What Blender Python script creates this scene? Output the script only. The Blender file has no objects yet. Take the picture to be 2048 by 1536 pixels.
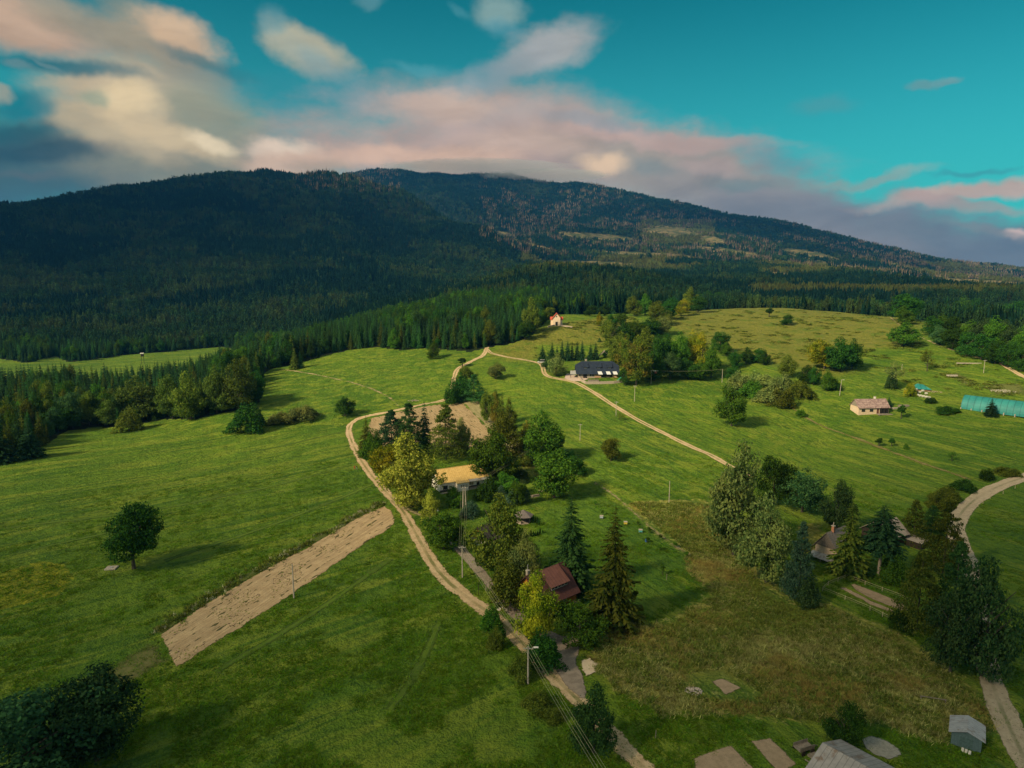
import bpy, bmesh, math, random
import numpy as np
from mathutils import Vector, Matrix

scene = bpy.context.scene
C = scene.collection
R = math.radians
rng = np.random.default_rng(7)
random.seed(7)

# ------------------------------------------------------------------ camera
W0, H0, F = 2048.0, 1536.0, 1359.0
CAMZ = 84.0
PITCH = R(9.5)
cam_d = bpy.data.cameras.new('camera')
cam_d.sensor_width = 36.0
cam_d.lens = F / W0 * 36.0
cam_d.clip_start = 1.0
cam_d.clip_end = 40000.0
cam = bpy.data.objects.new('camera', cam_d)
C.objects.link(cam)
cam.location = (0, 0, CAMZ)
cam.rotation_euler = (math.pi / 2 - PITCH, 0, 0)
scene.camera = cam

# ------------------------------------------------------------------ light and exposure
SUN_EL, SUN_AZ = R(35), math.atan2(-0.82, -0.57)      # azimuth from +Y towards +X
SUN_DIR = Vector((math.sin(SUN_AZ) * math.cos(SUN_EL), math.cos(SUN_AZ) * math.cos(SUN_EL), math.sin(SUN_EL)))
sun_d = bpy.data.lights.new('sun', 'SUN')
sun_d.energy = 5.0
sun_d.angle = R(7.0)
sun_d.color = (1.0, 0.83, 0.55)
sun = bpy.data.objects.new('sun', sun_d)
C.objects.link(sun)
sun.rotation_euler = SUN_DIR.to_track_quat('Z', 'Y').to_euler()
scene.view_settings.view_transform = 'Standard'
scene.view_settings.look = 'None'
scene.view_settings.gamma = 1.0
EXPO = 0.5
scene.view_settings.exposure = EXPO
try:
    scene.cycles.max_bounces = 5
    scene.cycles.diffuse_bounces = 2
    scene.cycles.glossy_bounces = 2
    scene.cycles.transmission_bounces = 2
    scene.cycles.volume_bounces = 0
    scene.cycles.transparent_max_bounces = 8
except Exception:
    pass


def srgb(r, g, b):
    out = []
    for c in (r, g, b):
        c = c / 255.0
        out.append(c / 12.92 if c <= 0.04045 else ((c + 0.055) / 1.055) ** 2.4)
    return tuple(out)


class NT:
    """small node-tree helper"""
    def __init__(self, nt):
        self.nt = nt
        self.n = nt.nodes
        self.l = nt.links

    def node(self, typ, ins=None, **props):
        nd = self.n.new(typ)
        for k, v in props.items():
            setattr(nd, k, v)
        if ins:
            for k, v in ins.items():
                s = nd.inputs[k]
                if isinstance(v, bpy.types.NodeSocket):
                    self.l.new(v, s)
                else:
                    if hasattr(s, 'default_value') and hasattr(s.default_value, '__len__') and not hasattr(v, '__len__'):
                        v = (v, v, v)
                    if isinstance(v, tuple) and len(v) == 3 and hasattr(s.default_value, '__len__') and len(s.default_value) == 4:
                        v = v + (1.0,)
                    s.default_value = v
        return nd

    def math(self, op, a, b=0.0, c=None, clamp=False):
        d = {0: a, 1: b}
        if c is not None:
            d[2] = c
        return self.node('ShaderNodeMath', d, operation=op, use_clamp=clamp).outputs[0]

    def mix(self, f, a, b, blend='MIX'):
        nd = self.node('ShaderNodeMix', None, data_type='RGBA', blend_type=blend)
        nd.clamp_factor = True
        for k, v in ((0, f), (6, a), (7, b)):
            s = nd.inputs[k]
            if isinstance(v, bpy.types.NodeSocket):
                self.l.new(v, s)
            else:
                s.default_value = (tuple(v) + (1.0,)) if k else v
        return nd.outputs[2]

    def ramp(self, v, lo, hi, a=0.0, b=1.0, smooth=True):
        nd = self.node('ShaderNodeMapRange', {0: v, 1: lo, 2: hi, 3: a, 4: b},
                       interpolation_type='SMOOTHSTEP' if smooth else 'LINEAR')
        return nd.outputs[0]

    def noise(self, vec, scale, detail=3.0, rough=0.55, out=0, dist=0.0):
        return self.node('ShaderNodeTexNoise', {'Vector': vec, 'Scale': scale, 'Detail': detail, 'Roughness': rough, 'Distortion': dist}).outputs[out]

    def aniso(self, vec, ang, sx, sy):
        """coordinates stretched along a ground direction"""
        return self.node('ShaderNodeMapping', {'Vector': vec, 'Rotation': (0, 0, ang), 'Scale': (1 / sx, 1 / sy, 1.0)}, vector_type='TEXTURE').outputs[0]

    def mapping(self, vec, loc=(0, 0, 0), rot=(0, 0, 0), scale=(1, 1, 1), typ='POINT'):
        return self.node('ShaderNodeMapping', {'Vector': vec, 'Location': loc, 'Rotation': rot, 'Scale': scale}, vector_type=typ).outputs[0]


def pix_dir(px, py):
    """world direction of the ray seen at photo pixel (px, py): used to find real places on the terrain"""
    cx = (px - W0 / 2) / F
    cy = -(py - H0 / 2) / F
    return cx, math.cos(PITCH) + cy * math.sin(PITCH), -math.sin(PITCH) + cy * math.cos(PITCH)


def pix_azel(px, py):
    x, y, z = pix_dir(px, py)
    return math.atan2(x, y), math.atan2(z, math.hypot(x, y))


# ------------------------------------------------------------------ sky with clouds, by direction
world = bpy.data.worlds.new('World')
scene.world = world
world.use_nodes = True
wn = NT(world.node_tree)
wn.n.clear()
sky = wn.node('ShaderNodeTexSky', None, sky_type='NISHITA')
sky.sun_disc = False
sky.sun_elevation = SUN_EL
sky.sun_rotation = SUN_AZ
sky.altitude = 700
sky.air_density = 1.0
sky.dust_density = 0.6
sky.ozone_density = 3.0
SKY_STRENGTH = 0.10
SKYK = SKY_STRENGTH * 2 ** EXPO      # cloud colours are given as they appear
tc = wn.node('ShaderNodeTexCoord').outputs['Generated']
sep = wn.node('ShaderNodeSeparateXYZ', {0: tc})
az = wn.math('ARCTAN2', sep.outputs[0], sep.outputs[1])
el = wn.math('ARCSINE', sep.outputs[2])
skycol = wn.mix(1.0, sky.outputs[0], (0.02, 0.70, 0.49), 'MULTIPLY')
tope = wn.ramp(el, R(8), R(30), 1.0, 0.66)
skycol = wn.mix(1.0, skycol, wn.node('ShaderNodeCombineColor', {0: tope, 1: tope, 2: tope}).outputs[0], 'MULTIPLY')
# paler, greener band low over the land
lowband = wn.ramp(el, R(-2), R(22), 1.0, 0.0)
skycol = wn.mix(wn.math('MULTIPLY', lowband, 0.35), skycol, tuple(c / SKYK for c in srgb(110, 196, 190)))
nz = wn.noise(tc, 3.2, 5.0, 0.55, out=1)
nzv = wn.node('ShaderNodeVectorMath', {0: nz, 1: (0.5, 0.5, 0.5)}, operation='SUBTRACT').outputs[0]
nz2 = wn.noise(tc, 11.0, 4.0, 0.6, out=1)
nzv2 = wn.node('ShaderNodeVectorMath', {0: nz2, 1: (0.5, 0.5, 0.5)}, operation='SUBTRACT').outputs[0]
base = wn.node('ShaderNodeCombineXYZ', {0: az, 1: el, 2: 0.0}).outputs[0]
nzs = wn.node('ShaderNodeVectorMath', {0: nzv, 1: (0.085, 0.055, 0.0)}, operation='MULTIPLY').outputs[0]
nzs2 = wn.node('ShaderNodeVectorMath', {0: nzv2, 1: (0.065, 0.040, 0.0)}, operation='MULTIPLY').outputs[0]
uv = wn.node('ShaderNodeVectorMath', {0: base, 1: nzs}, operation='ADD').outputs[0]
uv = wn.node('ShaderNodeVectorMath', {0: uv, 1: nzs2}, operation='ADD').outputs[0]
detail = wn.noise(wn.mapping(base, scale=(1.0, 2.0, 1.0)), 9.0, 7.0, 0.62)

CLOUDS = [
    # px, py, rx, ry, tilt(deg), colour, opacity, hardness
    (90, 345, 400, 100, 2, (74, 96, 94), 0.95, 0.25),
    (420, 335, 230, 90, 0, (150, 146, 120), 0.9, 0.2),
    (1010, 318, 430, 66, -3, (196, 165, 149), 0.95, 0.25),
    (990, 235, 250, 52, -3, (198, 172, 159), 0.85, 0.15),
    (1230, 300, 240, 46, -8, (196, 170, 157), 0.9, 0.25),
    (1380, 350, 270, 56, -14, (170, 158, 141), 0.95, 0.3),
    (1560, 420, 240, 62, -16, (158, 148, 140), 0.95, 0.3),
    (1800, 490, 380, 80, -12, (140, 136, 134), 0.95, 0.35),
    (2080, 505, 260, 70, 0, (120, 122, 124), 0.95, 0.35),
    (300, 215, 150, 78, 0, (200, 179, 145), 0.9, 0.35),
    (430, 240, 90, 60, 10, (150, 156, 131), 0.75, 0.2),
    (240, 280, 110, 34, -20, (206, 185, 145), 0.75, 0.3),
    (40, 52, 170, 46, -4, (204, 170, 141), 0.95, 0.4),
    (210, 70, 120, 36, -18, (160, 152, 129), 0.85, 0.25),
    (260, 20, 80, 22, -30, (120, 140, 129), 0.7, 0.2),
    (330, 100, 90, 40, -22, (170, 156, 129), 0.85, 0.3),
    (366, 78, 66, 34, -12, (222, 187, 149), 0.9, 0.35),
    (400, 122, 80, 14, -10, (60, 112, 116), 0.7, 0.0),
    (612, 104, 70, 32, -18, (186, 179, 151), 0.9, 0.4),
    (650, 140, 70, 22, -26, (120, 160, 166), 0.55, 0.1),
    (552, 48, 24, 22, -40, (110, 160, 165), 0.55, 0.1),
    (738, 8, 22, 10, 0, (110, 160, 165), 0.5, 0.1),
    (1005, 26, 48, 22, 6, (146, 172, 165), 0.75, 0.2),
    (1012, 60, 34, 14, -6, (100, 158, 168), 0.5, 0.1),
    (1110, 98, 86, 34, 12, (176, 174, 170), 0.9, 0.3),
    (1040, 128, 90, 24, 24, (164, 168, 168), 0.75, 0.2),
    (950, 165, 90, 22, 18, (140, 166, 172), 0.6, 0.1),
    (830, 140, 56, 9, -4, (96, 164, 172), 0.5, 0.0),
    (915, 32, 18, 8, -30, (80, 150, 160), 0.5, 0.0),
    (270, 222, 66, 34, 0, (244, 217, 168), 0.9, 0.2),
    (170, 180, 60, 16, 6, (206, 185, 149), 0.7, 0.2),
    (360, 282, 120, 22, -12, (224, 198, 153), 0.8, 0.2),
    (440, 290, 40, 14, -8, (250, 227, 185), 0.85, 0.2),
    (208, 214, 30, 16, 0, (110, 150, 131), 0.55, 0.0),
    (150, 148, 130, 16, -3, (8, 104, 116), 0.8, 0.0),
    (60, 215, 50, 24, 0, (14, 124, 134), 0.85, 0.1),
    (90, 312, 150, 22, 4, (30, 66, 76), 0.7, 0.1),
    (20, 268, 90, 22, 4, (30, 84, 92), 0.7, 0.1),
    (60, 360, 60, 10, 0, (110, 112, 104), 0.5, 0.0),
    (575, 292, 60, 18, 0, (250, 222, 193), 0.95, 0.3),
    (590, 318, 76, 20, 4, (226, 191, 161), 0.9, 0.3),
    (660, 325, 60, 12, 0, (190, 169, 143), 0.8, 0.2),
    (560, 185, 170, 34, -6, (60, 140, 150), 0.35, 0.0),
    (760, 205, 100, 20, -4, (160, 164, 164), 0.6, 0.1),
    (870, 212, 110, 24, 0, (216, 185, 163), 0.8, 0.15),
    (840, 312, 200, 20, 0, (232, 191, 161), 0.8, 0.2),
    (1060, 290, 120, 24, -4, (214, 183, 161), 0.7, 0.15),
    (1210, 326, 48, 18, 4, (244, 207, 166), 0.9, 0.2),
    (1300, 322, 46, 16, 0, (120, 136, 133), 0.55, 0.0),
    (1320, 276, 200, 13, -5, (206, 174, 159), 0.8, 0.3),
    (1190, 250, 110, 12, -8, (150, 160, 166), 0.5, 0.1),
    (1490, 358, 80, 12, -6, (118, 140, 134), 0.6, 0.0),
    (1560, 318, 90, 26, -20, (120, 150, 156), 0.5, 0.0),
    (1420, 320, 60, 14, -10, (196, 170, 157), 0.6, 0.1),
    (1960, 384, 160, 15, 4, (222, 187, 161), 0.95, 0.35),
    (1880, 402, 80, 12, -10, (206, 172, 151), 0.8, 0.2),
    (1990, 412, 70, 10, -4, (190, 165, 141), 0.7, 0.2),
    (2040, 458, 22, 10, 0, (250, 209, 185), 0.9, 0.3),
    (1990, 455, 80, 10, -14, (150, 144, 133), 0.7, 0.1),
    (1720, 470, 140, 22, -14, (150, 142, 138), 0.7, 0.1),
    (1760, 360, 90, 9, 5, (176, 179, 159), 0.6, 0.1),
    (1960, 350, 80, 6, 2, (70, 146, 152), 0.5, 0.0),
    (1668, 218, 50, 14, 0, (84, 160, 164), 0.6, 0.1),
    (1848, 178, 24, 8, -10, (112, 166, 166), 0.8, 0.2),
    (1886, 166, 22, 8, 10, (120, 168, 168), 0.8, 0.2),
    (42, 134, 22, 8, -14, (120, 150, 150), 0.6, 0.1),
    (98, 140, 24, 5, -24, (116, 148, 148), 0.55, 0.1),
    (4, 190, 18, 14, 0, (174, 169, 145), 0.75, 0.2),
]
col = skycol
cmask = None
for (cpx, cpy, rx, ry, tilt, rgb, op, hard) in CLOUDS:
    a0, e0 = pix_azel(cpx, cpy)
    shrink = math.cos(math.atan((cpx - W0 / 2) / F)) ** 1.2
    mp = wn.mapping(uv, loc=(a0, e0, 0), rot=(0, 0, R(tilt)), scale=(rx / F * shrink * 1.12, ry / F * shrink * 1.12, 1), typ='TEXTURE')
    ln = wn.node('ShaderNodeVectorMath', {0: mp}, operation='LENGTH').outputs[1]
    dd = wn.math('ADD', ln, wn.math('MULTIPLY', wn.math('SUBTRACT', detail, 0.5), 1.0))
    m = wn.ramp(dd, 0.20 + hard * 0.8, 1.36, op, 0.0)
    col = wn.mix(m, col, tuple(c / SKYK for c in srgb(*rgb)))
    if rgb[0] > 90: cmask = m if cmask is None else wn.math('MAXIMUM', cmask, m)
# bright gapped cloud cover added overhead and behind the viewer as warm fill light
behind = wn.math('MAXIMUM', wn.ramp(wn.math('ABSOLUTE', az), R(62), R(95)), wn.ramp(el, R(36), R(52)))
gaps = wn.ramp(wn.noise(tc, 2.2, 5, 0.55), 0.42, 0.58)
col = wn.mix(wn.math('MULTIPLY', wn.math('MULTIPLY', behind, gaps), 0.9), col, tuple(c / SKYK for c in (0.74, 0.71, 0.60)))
fine = wn.noise(wn.mapping(base, scale=(1.0, 2.4, 1.0)), 9.0, 8.0, 0.58, dist=0.5)
fv = wn.ramp(fine, 0.28, 0.72, 0.86, 1.12)
fcol = wn.node('ShaderNodeCombineColor', {0: fv, 1: fv, 2: fv}).outputs[0]
col = wn.mix(cmask, col, wn.mix(1.0, col, fcol, 'MULTIPLY'))
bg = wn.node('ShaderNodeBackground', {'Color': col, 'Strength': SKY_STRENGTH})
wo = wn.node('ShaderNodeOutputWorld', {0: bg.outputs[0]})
world.cycles.sampling_method = 'MANUAL'
world.cycles.sample_map_resolution = 512

# ------------------------------------------------------------------ terrain
def flat_tab():
    def z(v): return ('z', v)
    T = {}
    def py(v): return ('p', v)
    T[-500] = [(60, z(0)), (250, z(0)), (350, z(0)), (500, z(1)), (600, z(1)), (680, z(-7)), (800, z(-9)), (960, z(-6)), (1300, py(650)), (1700, py(590)), (2200, py(525)), (2800, py(465)), (3300, py(440)), (3900, z(180)), (9000, z(100))]
    T[0] = [(60, z(0)), (250, z(0)), (350, z(0)), (500, z(1)), (600, z(1)), (680, z(-7)), (800, z(-9)), (960, z(-6)), (1300, py(640)), (1700, py(575)), (2200, py(500)), (2800, py(440)), (3300, py(424)), (3900, z(200)), (9000, z(100))]
    T[250] = [(60, z(0)), (250, z(0)), (350, z(0)), (500, z(-2)), (590, z(-4)), (660, z(-12)), (800, z(-14)), (970, z(-13)), (1300, py(632)), (1700, py(565)), (2200, py(490)), (2800, py(415)), (3300, py(386)), (3900, z(260)), (9000, z(150))]
    T[500] = [(60, z(0)), (250, z(0)), (350, z(1)), (430, z(9)), (490, z(16)), (540, z(15)), (640, z(0)), (800, z(-14)), (980, z(-13)), (1300, py(622)), (1700, py(555)), (2200, py(475)), (2800, py(400)), (3300, py(356)), (3900, z(300)), (9000, z(150))]
    T[650] = [(60, z(0)), (250, z(0)), (340, z(2)), (430, z(12)), (500, z(21)), (560, z(24)), (700, z(12)), (900, z(-5)), (1300, py(615)), (1700, py(550)), (2200, py(472)), (2800, py(395)), (3300, py(353)), (3900, z(330)), (5500, py(370)), (9000, z(250))]
    T[800] = [(60, z(0)), (250, z(0)), (340, z(4)), (430, z(15)), (510, z(26)), (580, z(30)), (700, z(29)), (900, z(22)), (1300, py(605)), (1700, py(560)), (2200, py(505)), (2700, py(448)), (3150, py(386)), (3600, z(250)), (4500, py(378)), (5500, py(350)), (6500, z(500)), (9000, z(300))]
    T[950] = [(60, z(0)), (250, z(0)), (340, z(5)), (420, z(16)), (500, z(28)), (600, z(36)), (750, z(38)), (950, z(42)), (1250, py(572)), (1500, z(42)), (1800, z(60)), (2300, py(505)), (2800, py(458)), (3300, z(195)), (4200, py(408)), (5500, py(354)), (6500, z(540)), (9000, z(300))]
    T[1100] = [(60, z(0)), (250, z(0)), (340, z(6)), (420, z(18)), (480, z(25)), (560, z(41)), (620, z(43)), (760, z(36)), (950, z(46)), (1200, py(553)), (1350, py(541)), (1600, z(52)), (2000, z(60)), (2500, py(520)), (3200, py(488)), (4300, py(430)), (5500, py(364)), (6500, z(520)), (9000, z(300))]
    T[1300] = [(60, z(0)), (200, z(0)), (250, z(1)), (380, z(11)), (420, z(17)), (520, z(30)), (650, z(42)), (700, z(42)), (820, z(34)), (1100, z(46)), (1350, py(556)), (1650, z(48)), (2200, py(540)), (2800, py(515)), (3600, py(475)), (4500, py(438)), (5500, py(402)), (6500, z(420)), (9000, z(250))]
    T[1500] = [(60, z(0)), (200, z(0)), (250, z(1)), (380, z(9)), (440, z(16)), (560, z(31)), (720, z(46)), (780, z(44)), (900, z(30)), (1100, z(26)), (1500, py(586)), (2000, py(562)), (2600, py(535)), (3500, py(500)), (4500, py(468)), (5500, py(434)), (6500, z(300)), (9000, z(200))]
    T[1700] = [(60, z(0)), (200, z(0)), (300, z(0)), (370, z(4)), (450, z(17)), (560, z(30)), (700, z(43)), (760, z(41)), (880, z(28)), (1100, z(18)), (1500, py(590)), (2000, py(572)), (2600, py(553)), (3500, py(527)), (4500, py(508)), (5500, py(490)), (6500, z(200)), (9000, z(150))]
    T[1900] = [(60, z(0)), (200, z(0)), (300, z(0)), (370, z(4)), (450, z(14)), (560, z(32)), (640, z(41)), (700, z(39)), (800, z(28)), (1100, z(10)), (1500, py(594)), (2000, py(582)), (2600, py(573)), (3500, py(562)), (4500, py(545)), (5500, py(528)), (6500, z(60)), (9000, z(60))]
    T[2048] = [(60, z(0)), (200, z(0)), (300, z(0)), (360, z(3)), (450, z(14)), (560, z(30)), (640, z(36)), (700, z(34)), (800, z(24)), (1100, z(6)), (1500, py(600)), (2000, py(588)), (2600, py(579)), (3500, py(569)), (4500, py(556)), (5500, py(545)), (6500, z(30)), (9000, z(40))]
    T[2500] = [(60, z(0)), (200, z(0)), (300, z(0)), (360, z(2)), (450, z(10)), (560, z(22)), (640, z(28)), (700, z(26)), (800, z(18)), (1100, z(2)), (1500, py(606)), (2000, py(596)), (2600, py(588)), (3500, py(578)), (4500, py(568)), (5500, py(562)), (6500, z(10)), (9000, z(20))]
    return T


def row_tanel(a, py):
    cy = -(py - H0 / 2) / F
    hy = math.cos(PITCH) + cy * math.sin(PITCH)
    return (-math.sin(PITCH) + cy * math.cos(PITCH)) / (hy / math.cos(a))


R_GRID = np.exp(np.linspace(math.log(30), math.log(9500), 640))
T = flat_tab()
col_az, col_z = [], []


def pchip(x, y, xi):
    x, y = np.asarray(x, float), np.asarray(y, float)
    h = np.diff(x)
    d = np.diff(y) / h
    m = np.zeros_like(x)
    for i in range(1, len(x) - 1):
        if d[i - 1] * d[i] > 0:
            w1, w2 = 2 * h[i] + h[i - 1], h[i] + 2 * h[i - 1]
            m[i] = (w1 + w2) / (w1 / d[i - 1] + w2 / d[i])
    m[0], m[-1] = d[0], d[-1]
    i = np.clip(np.searchsorted(x, xi) - 1, 0, len(x) - 2)
    t = np.clip((xi - x[i]) / h[i], 0, 1)
    return ((2 * t**3 - 3 * t**2 + 1) * y[i] + (t**3 - 2 * t**2 + t) * h[i] * m[i]
            + (-2 * t**3 + 3 * t**2) * y[i + 1] + (t**3 - t**2) * h[i] * m[i + 1])


for cpx in sorted(T):
    a = math.atan(((cpx - W0 / 2) / F) / math.cos(PITCH))
    rs, zs = [], []
    for r_, (k, v) in T[cpx]:
        rs.append(r_)
        zs.append(v if k == 'z' else CAMZ + r_ * row_tanel(a, v))
    col_az.append(a)
    col_z.append(pchip(rs, zs, R_GRID))
col_az, col_z = np.array(col_az), np.array(col_z)

AZ_IN = np.radians(np.arange(-52, 52.01, 0.2))
Z_in = np.empty((len(AZ_IN), len(R_GRID)))
for j in range(len(R_GRID)):
    Z_in[:, j] = pchip(col_az, col_z[:, j], np.clip(AZ_IN, col_az[0], col_az[-1]))
# soften across azimuth, more with distance from table knots
ker = np.hanning(11); ker /= ker.sum()
pad = np.pad(Z_in, ((5, 5), (0, 0)), mode='edge')
Z_in = sum(ker[k] * pad[k:k + len(AZ_IN)] for k in range(11))


def vnoise(x, y, seed=0):
    """value noise, smooth"""
    xi, yi = np.floor(x).astype(np.int64), np.floor(y).astype(np.int64)
    fx, fy = x - xi, y - yi
    fx, fy = fx * fx * (3 - 2 * fx), fy * fy * (3 - 2 * fy)
    def h(a, b):
        n = (a * 374761393 + b * 668265263 + seed * 974711) & 0x7fffffff
        n = ((n ^ (n >> 13)) * 1274126177) & 0x7fffffff
        return ((n ^ (n >> 16)) & 0xffff) / 65535.0
    return (h(xi, yi) * (1 - fx) + h(xi + 1, yi) * fx) * (1 - fy) + (h(xi, yi + 1) * (1 - fx) + h(xi + 1, yi + 1) * fx) * fy


def fnoise(x, y, sc, octv=4, seed=0):
    s, a, t = 0, 1.0, 0
    for k in range(octv):
        s = s + a * vnoise(x / sc * 2**k + 17.3 * k, y / sc * 2**k - 9.1 * k, seed + k)
        t += a
        a *= 0.5
    return s / t - 0.5


XX = np.sin(AZ_IN)[:, None] * R_GRID[None, :]
YY = np.cos(AZ_IN)[:, None] * R_GRID[None, :]
far = np.clip((R_GRID - 1000) / 1400, 0, 1)[None, :]
# gullies and spurs running down the mountain
gul = 1 - np.abs(2 * fnoise(XX + 0.35 * YY, YY * 0.35, 420, 4, 3)) * 2
Z_in += far * (fnoise(XX, YY, 900, 4, 11) * 60 + (gul - 0.6) * 42) * np.clip(1.25 - np.abs(R_GRID - 3000)[None, :] / 9000, 0.2, 1)
near = np.clip((R_GRID - 90) / 200, 0, 1)[None, :] * np.clip(1 - (R_GRID - 900) / 300, 0, 1)[None, :]
Z_in += near * (fnoise(XX, YY, 70, 3, 5) * 3.0 + fnoise(XX, YY, 22, 2, 9) * 0.7)
Z_in += (1 - near) * fnoise(XX, YY, 30, 2, 9) * 0.35 * (R_GRID[None, :] < 400)

AZ_OUT = np.radians(np.array([-180, -160, -140, -120, -100, -85, -72, -62, -56]))
AZ_ALL = np.concatenate([AZ_OUT, AZ_IN, -AZ_OUT[::-1][:-1]])
nL = len(AZ_OUT)
Z_ALL = np.empty((len(AZ_ALL), len(R_GRID)))
Z_ALL[nL:nL + len(AZ_IN)] = Z_in
for k in range(nL):
    w = (k + 1) / (nL + 1)
    w = w * w * (3 - 2 * w)
    base_z = np.where(R_GRID > 1500, 30 + 40 * np.sin(R_GRID / 900.0), 0)
    Z_ALL[k] = Z_in[0] * w + base_z * (1 - w)
    if k > 0:
        Z_ALL[len(AZ_ALL) - k] = Z_in[-1] * w + base_z * (1 - w)

LR0, LR1 = math.log(30), math.log(9500)


def terr(x, y):
    """height of the terrain mesh at world x, y (numpy arrays)"""
    x, y = np.asarray(x, float), np.asarray(y, float)
    a = np.clip(np.arctan2(x, y), AZ_IN[0], AZ_IN[-1])
    r = np.clip(np.hypot(x, y), 30.01, 9450)
    u = (a - AZ_IN[0]) / (AZ_IN[1] - AZ_IN[0])
    v = (np.log(r) - LR0) / (LR1 - LR0) * (len(R_GRID) - 1)
    i = np.clip(u.astype(int), 0, len(AZ_IN) - 2)
    j = np.clip(v.astype(int), 0, len(R_GRID) - 2)
    # linear in r inside a cell, as the mesh is
    fu = u - i
    fv = np.clip((r - R_GRID[j]) / (R_GRID[j + 1] - R_GRID[j]), 0, 1)
    return (Z_in[i, j] * (1 - fu) + Z_in[i + 1, j] * fu) * (1 - fv) + (Z_in[i, j + 1] * (1 - fu) + Z_in[i + 1, j + 1] * fu) * fv


def G(px, py, rmin=60.0, rmax=9000.0):
    """the place on the terrain seen at photo pixel (px, py)"""
    x, y, z = pix_dir(px, py)
    a = math.atan2(x, y)
    te = z / math.hypot(x, y)
    rr = np.exp(np.linspace(math.log(rmin), math.log(rmax), 3000))
    tz = terr(np.sin(a) * rr, np.cos(a) * rr)
    ray = CAMZ + rr * te
    hit = np.nonzero(tz >= ray)[0]
    k = hit[0] if len(hit) else len(rr) - 1
    if k > 0 and len(hit):
        d0, d1 = ray[k - 1] - tz[k - 1], tz[k] - ray[k]
        r = rr[k - 1] + (rr[k] - rr[k - 1]) * d0 / max(d0 + d1, 1e-9)
    else:
        r = rr[k]
    X, Y = math.sin(a) * r, math.cos(a) * r
    return Vector((X, Y, float(terr(X, Y))))


def proj(x, y, z):
    """photo pixel of a world point (arrays)"""
    dz = z - CAMZ
    f = y * math.cos(PITCH) - dz * math.sin(PITCH)
    u = y * math.sin(PITCH) + dz * math.cos(PITCH)
    f = np.where(f < 1, 1, f)
    return W0 / 2 + F * x / f, H0 / 2 - F * u / f, f


def height_at(p, px, py_top):
    """height above p so that a vertical pole at p reaches photo row py_top"""
    r = math.hypot(p.x, p.y)
    lo, hi = 0.0, 200.0
    for _ in range(40):
        m = (lo + hi) / 2
        if proj(p.x, p.y, p.z + m)[1] > py_top: lo = m
        else: hi = m
    return lo


def ptsG(pts):
    return [G(a, b) for a, b in pts]


def sdist(x, y, poly):
    """signed distance to polygon (positive inside), arrays"""
    P = np.array([(p[0], p[1]) for p in poly])
    x, y = np.asarray(x, float), np.asarray(y, float)
    d = np.full(x.shape, 1e9)
    inside = np.zeros(x.shape, bool)
    n = len(P)
    for i in range(n):
        x1, y1 = P[i]; x2, y2 = P[(i + 1) % n]
        dx, dy = x2 - x1, y2 - y1
        L = dx * dx + dy * dy + 1e-9
        t = np.clip(((x - x1) * dx + (y - y1) * dy) / L, 0, 1)
        d = np.minimum(d, np.hypot(x - x1 - t * dx, y - y1 - t * dy))
        c = ((y1 > y) != (y2 > y)) & (x < (x2 - x1) * (y - y1) / ((y2 - y1) if abs(y2 - y1) > 1e-9 else 1e-9) + x1)
        inside ^= c
    return np.where(inside, d, -d)


def tag(o, label=None, cat=None, group=None, kind=None):
    if label: o['label'] = label
    if cat: o['category'] = cat
    if group: o['group'] = group
    if kind: o['kind'] = kind
    return o


def mesh_np(name, V, Fq, mats, mat_idx=None, smooth=False):
    """mesh from numpy verts and a (n,k) face array"""
    me = bpy.data.meshes.new(name)
    V = np.asarray(V, np.float32)
    Fq = np.asarray(Fq, np.int32)
    k = Fq.shape[1]
    me.vertices.add(len(V)); me.vertices.foreach_set('co', V.ravel())
    me.loops.add(Fq.size); me.loops.foreach_set('vertex_index', Fq.ravel())
    me.polygons.add(len(Fq))
    me.polygons.foreach_set('loop_start', np.arange(0, Fq.size, k, dtype=np.int32))
    me.polygons.foreach_set('loop_total', np.full(len(Fq), k, np.int32))
    me.polygons.foreach_set('use_smooth', np.full(len(Fq), smooth, bool))
    for m in (mats if isinstance(mats, (list, tuple)) else [mats]):
        me.materials.append(m)
    if mat_idx is not None:
        me.polygons.foreach_set('material_index', np.asarray(mat_idx, np.int32))
    me.update(calc_edges=True)
    return me


def link(name, me, parent=None):
    o = bpy.data.objects.new(name, me)
    C.objects.link(o)
    if parent is not None: o.parent = parent
    return o


def new_mat(name):
    m = bpy.data.materials.new(name)
    m.use_nodes = True
    nt = NT(m.node_tree)
    nt.n.clear()
    return m, nt


def out_surface(nt, sh):
    nt.node('ShaderNodeOutputMaterial', {0: sh})


_a, _b = G(150, 1060), G(680, 950)
ANG_L = math.atan2(_b.y - _a.y, _b.x - _a.x)
_a, _b = G(1250, 850), G(1500, 960)
ANG_R = math.atan2(_b.y - _a.y, _b.x - _a.x)
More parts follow.
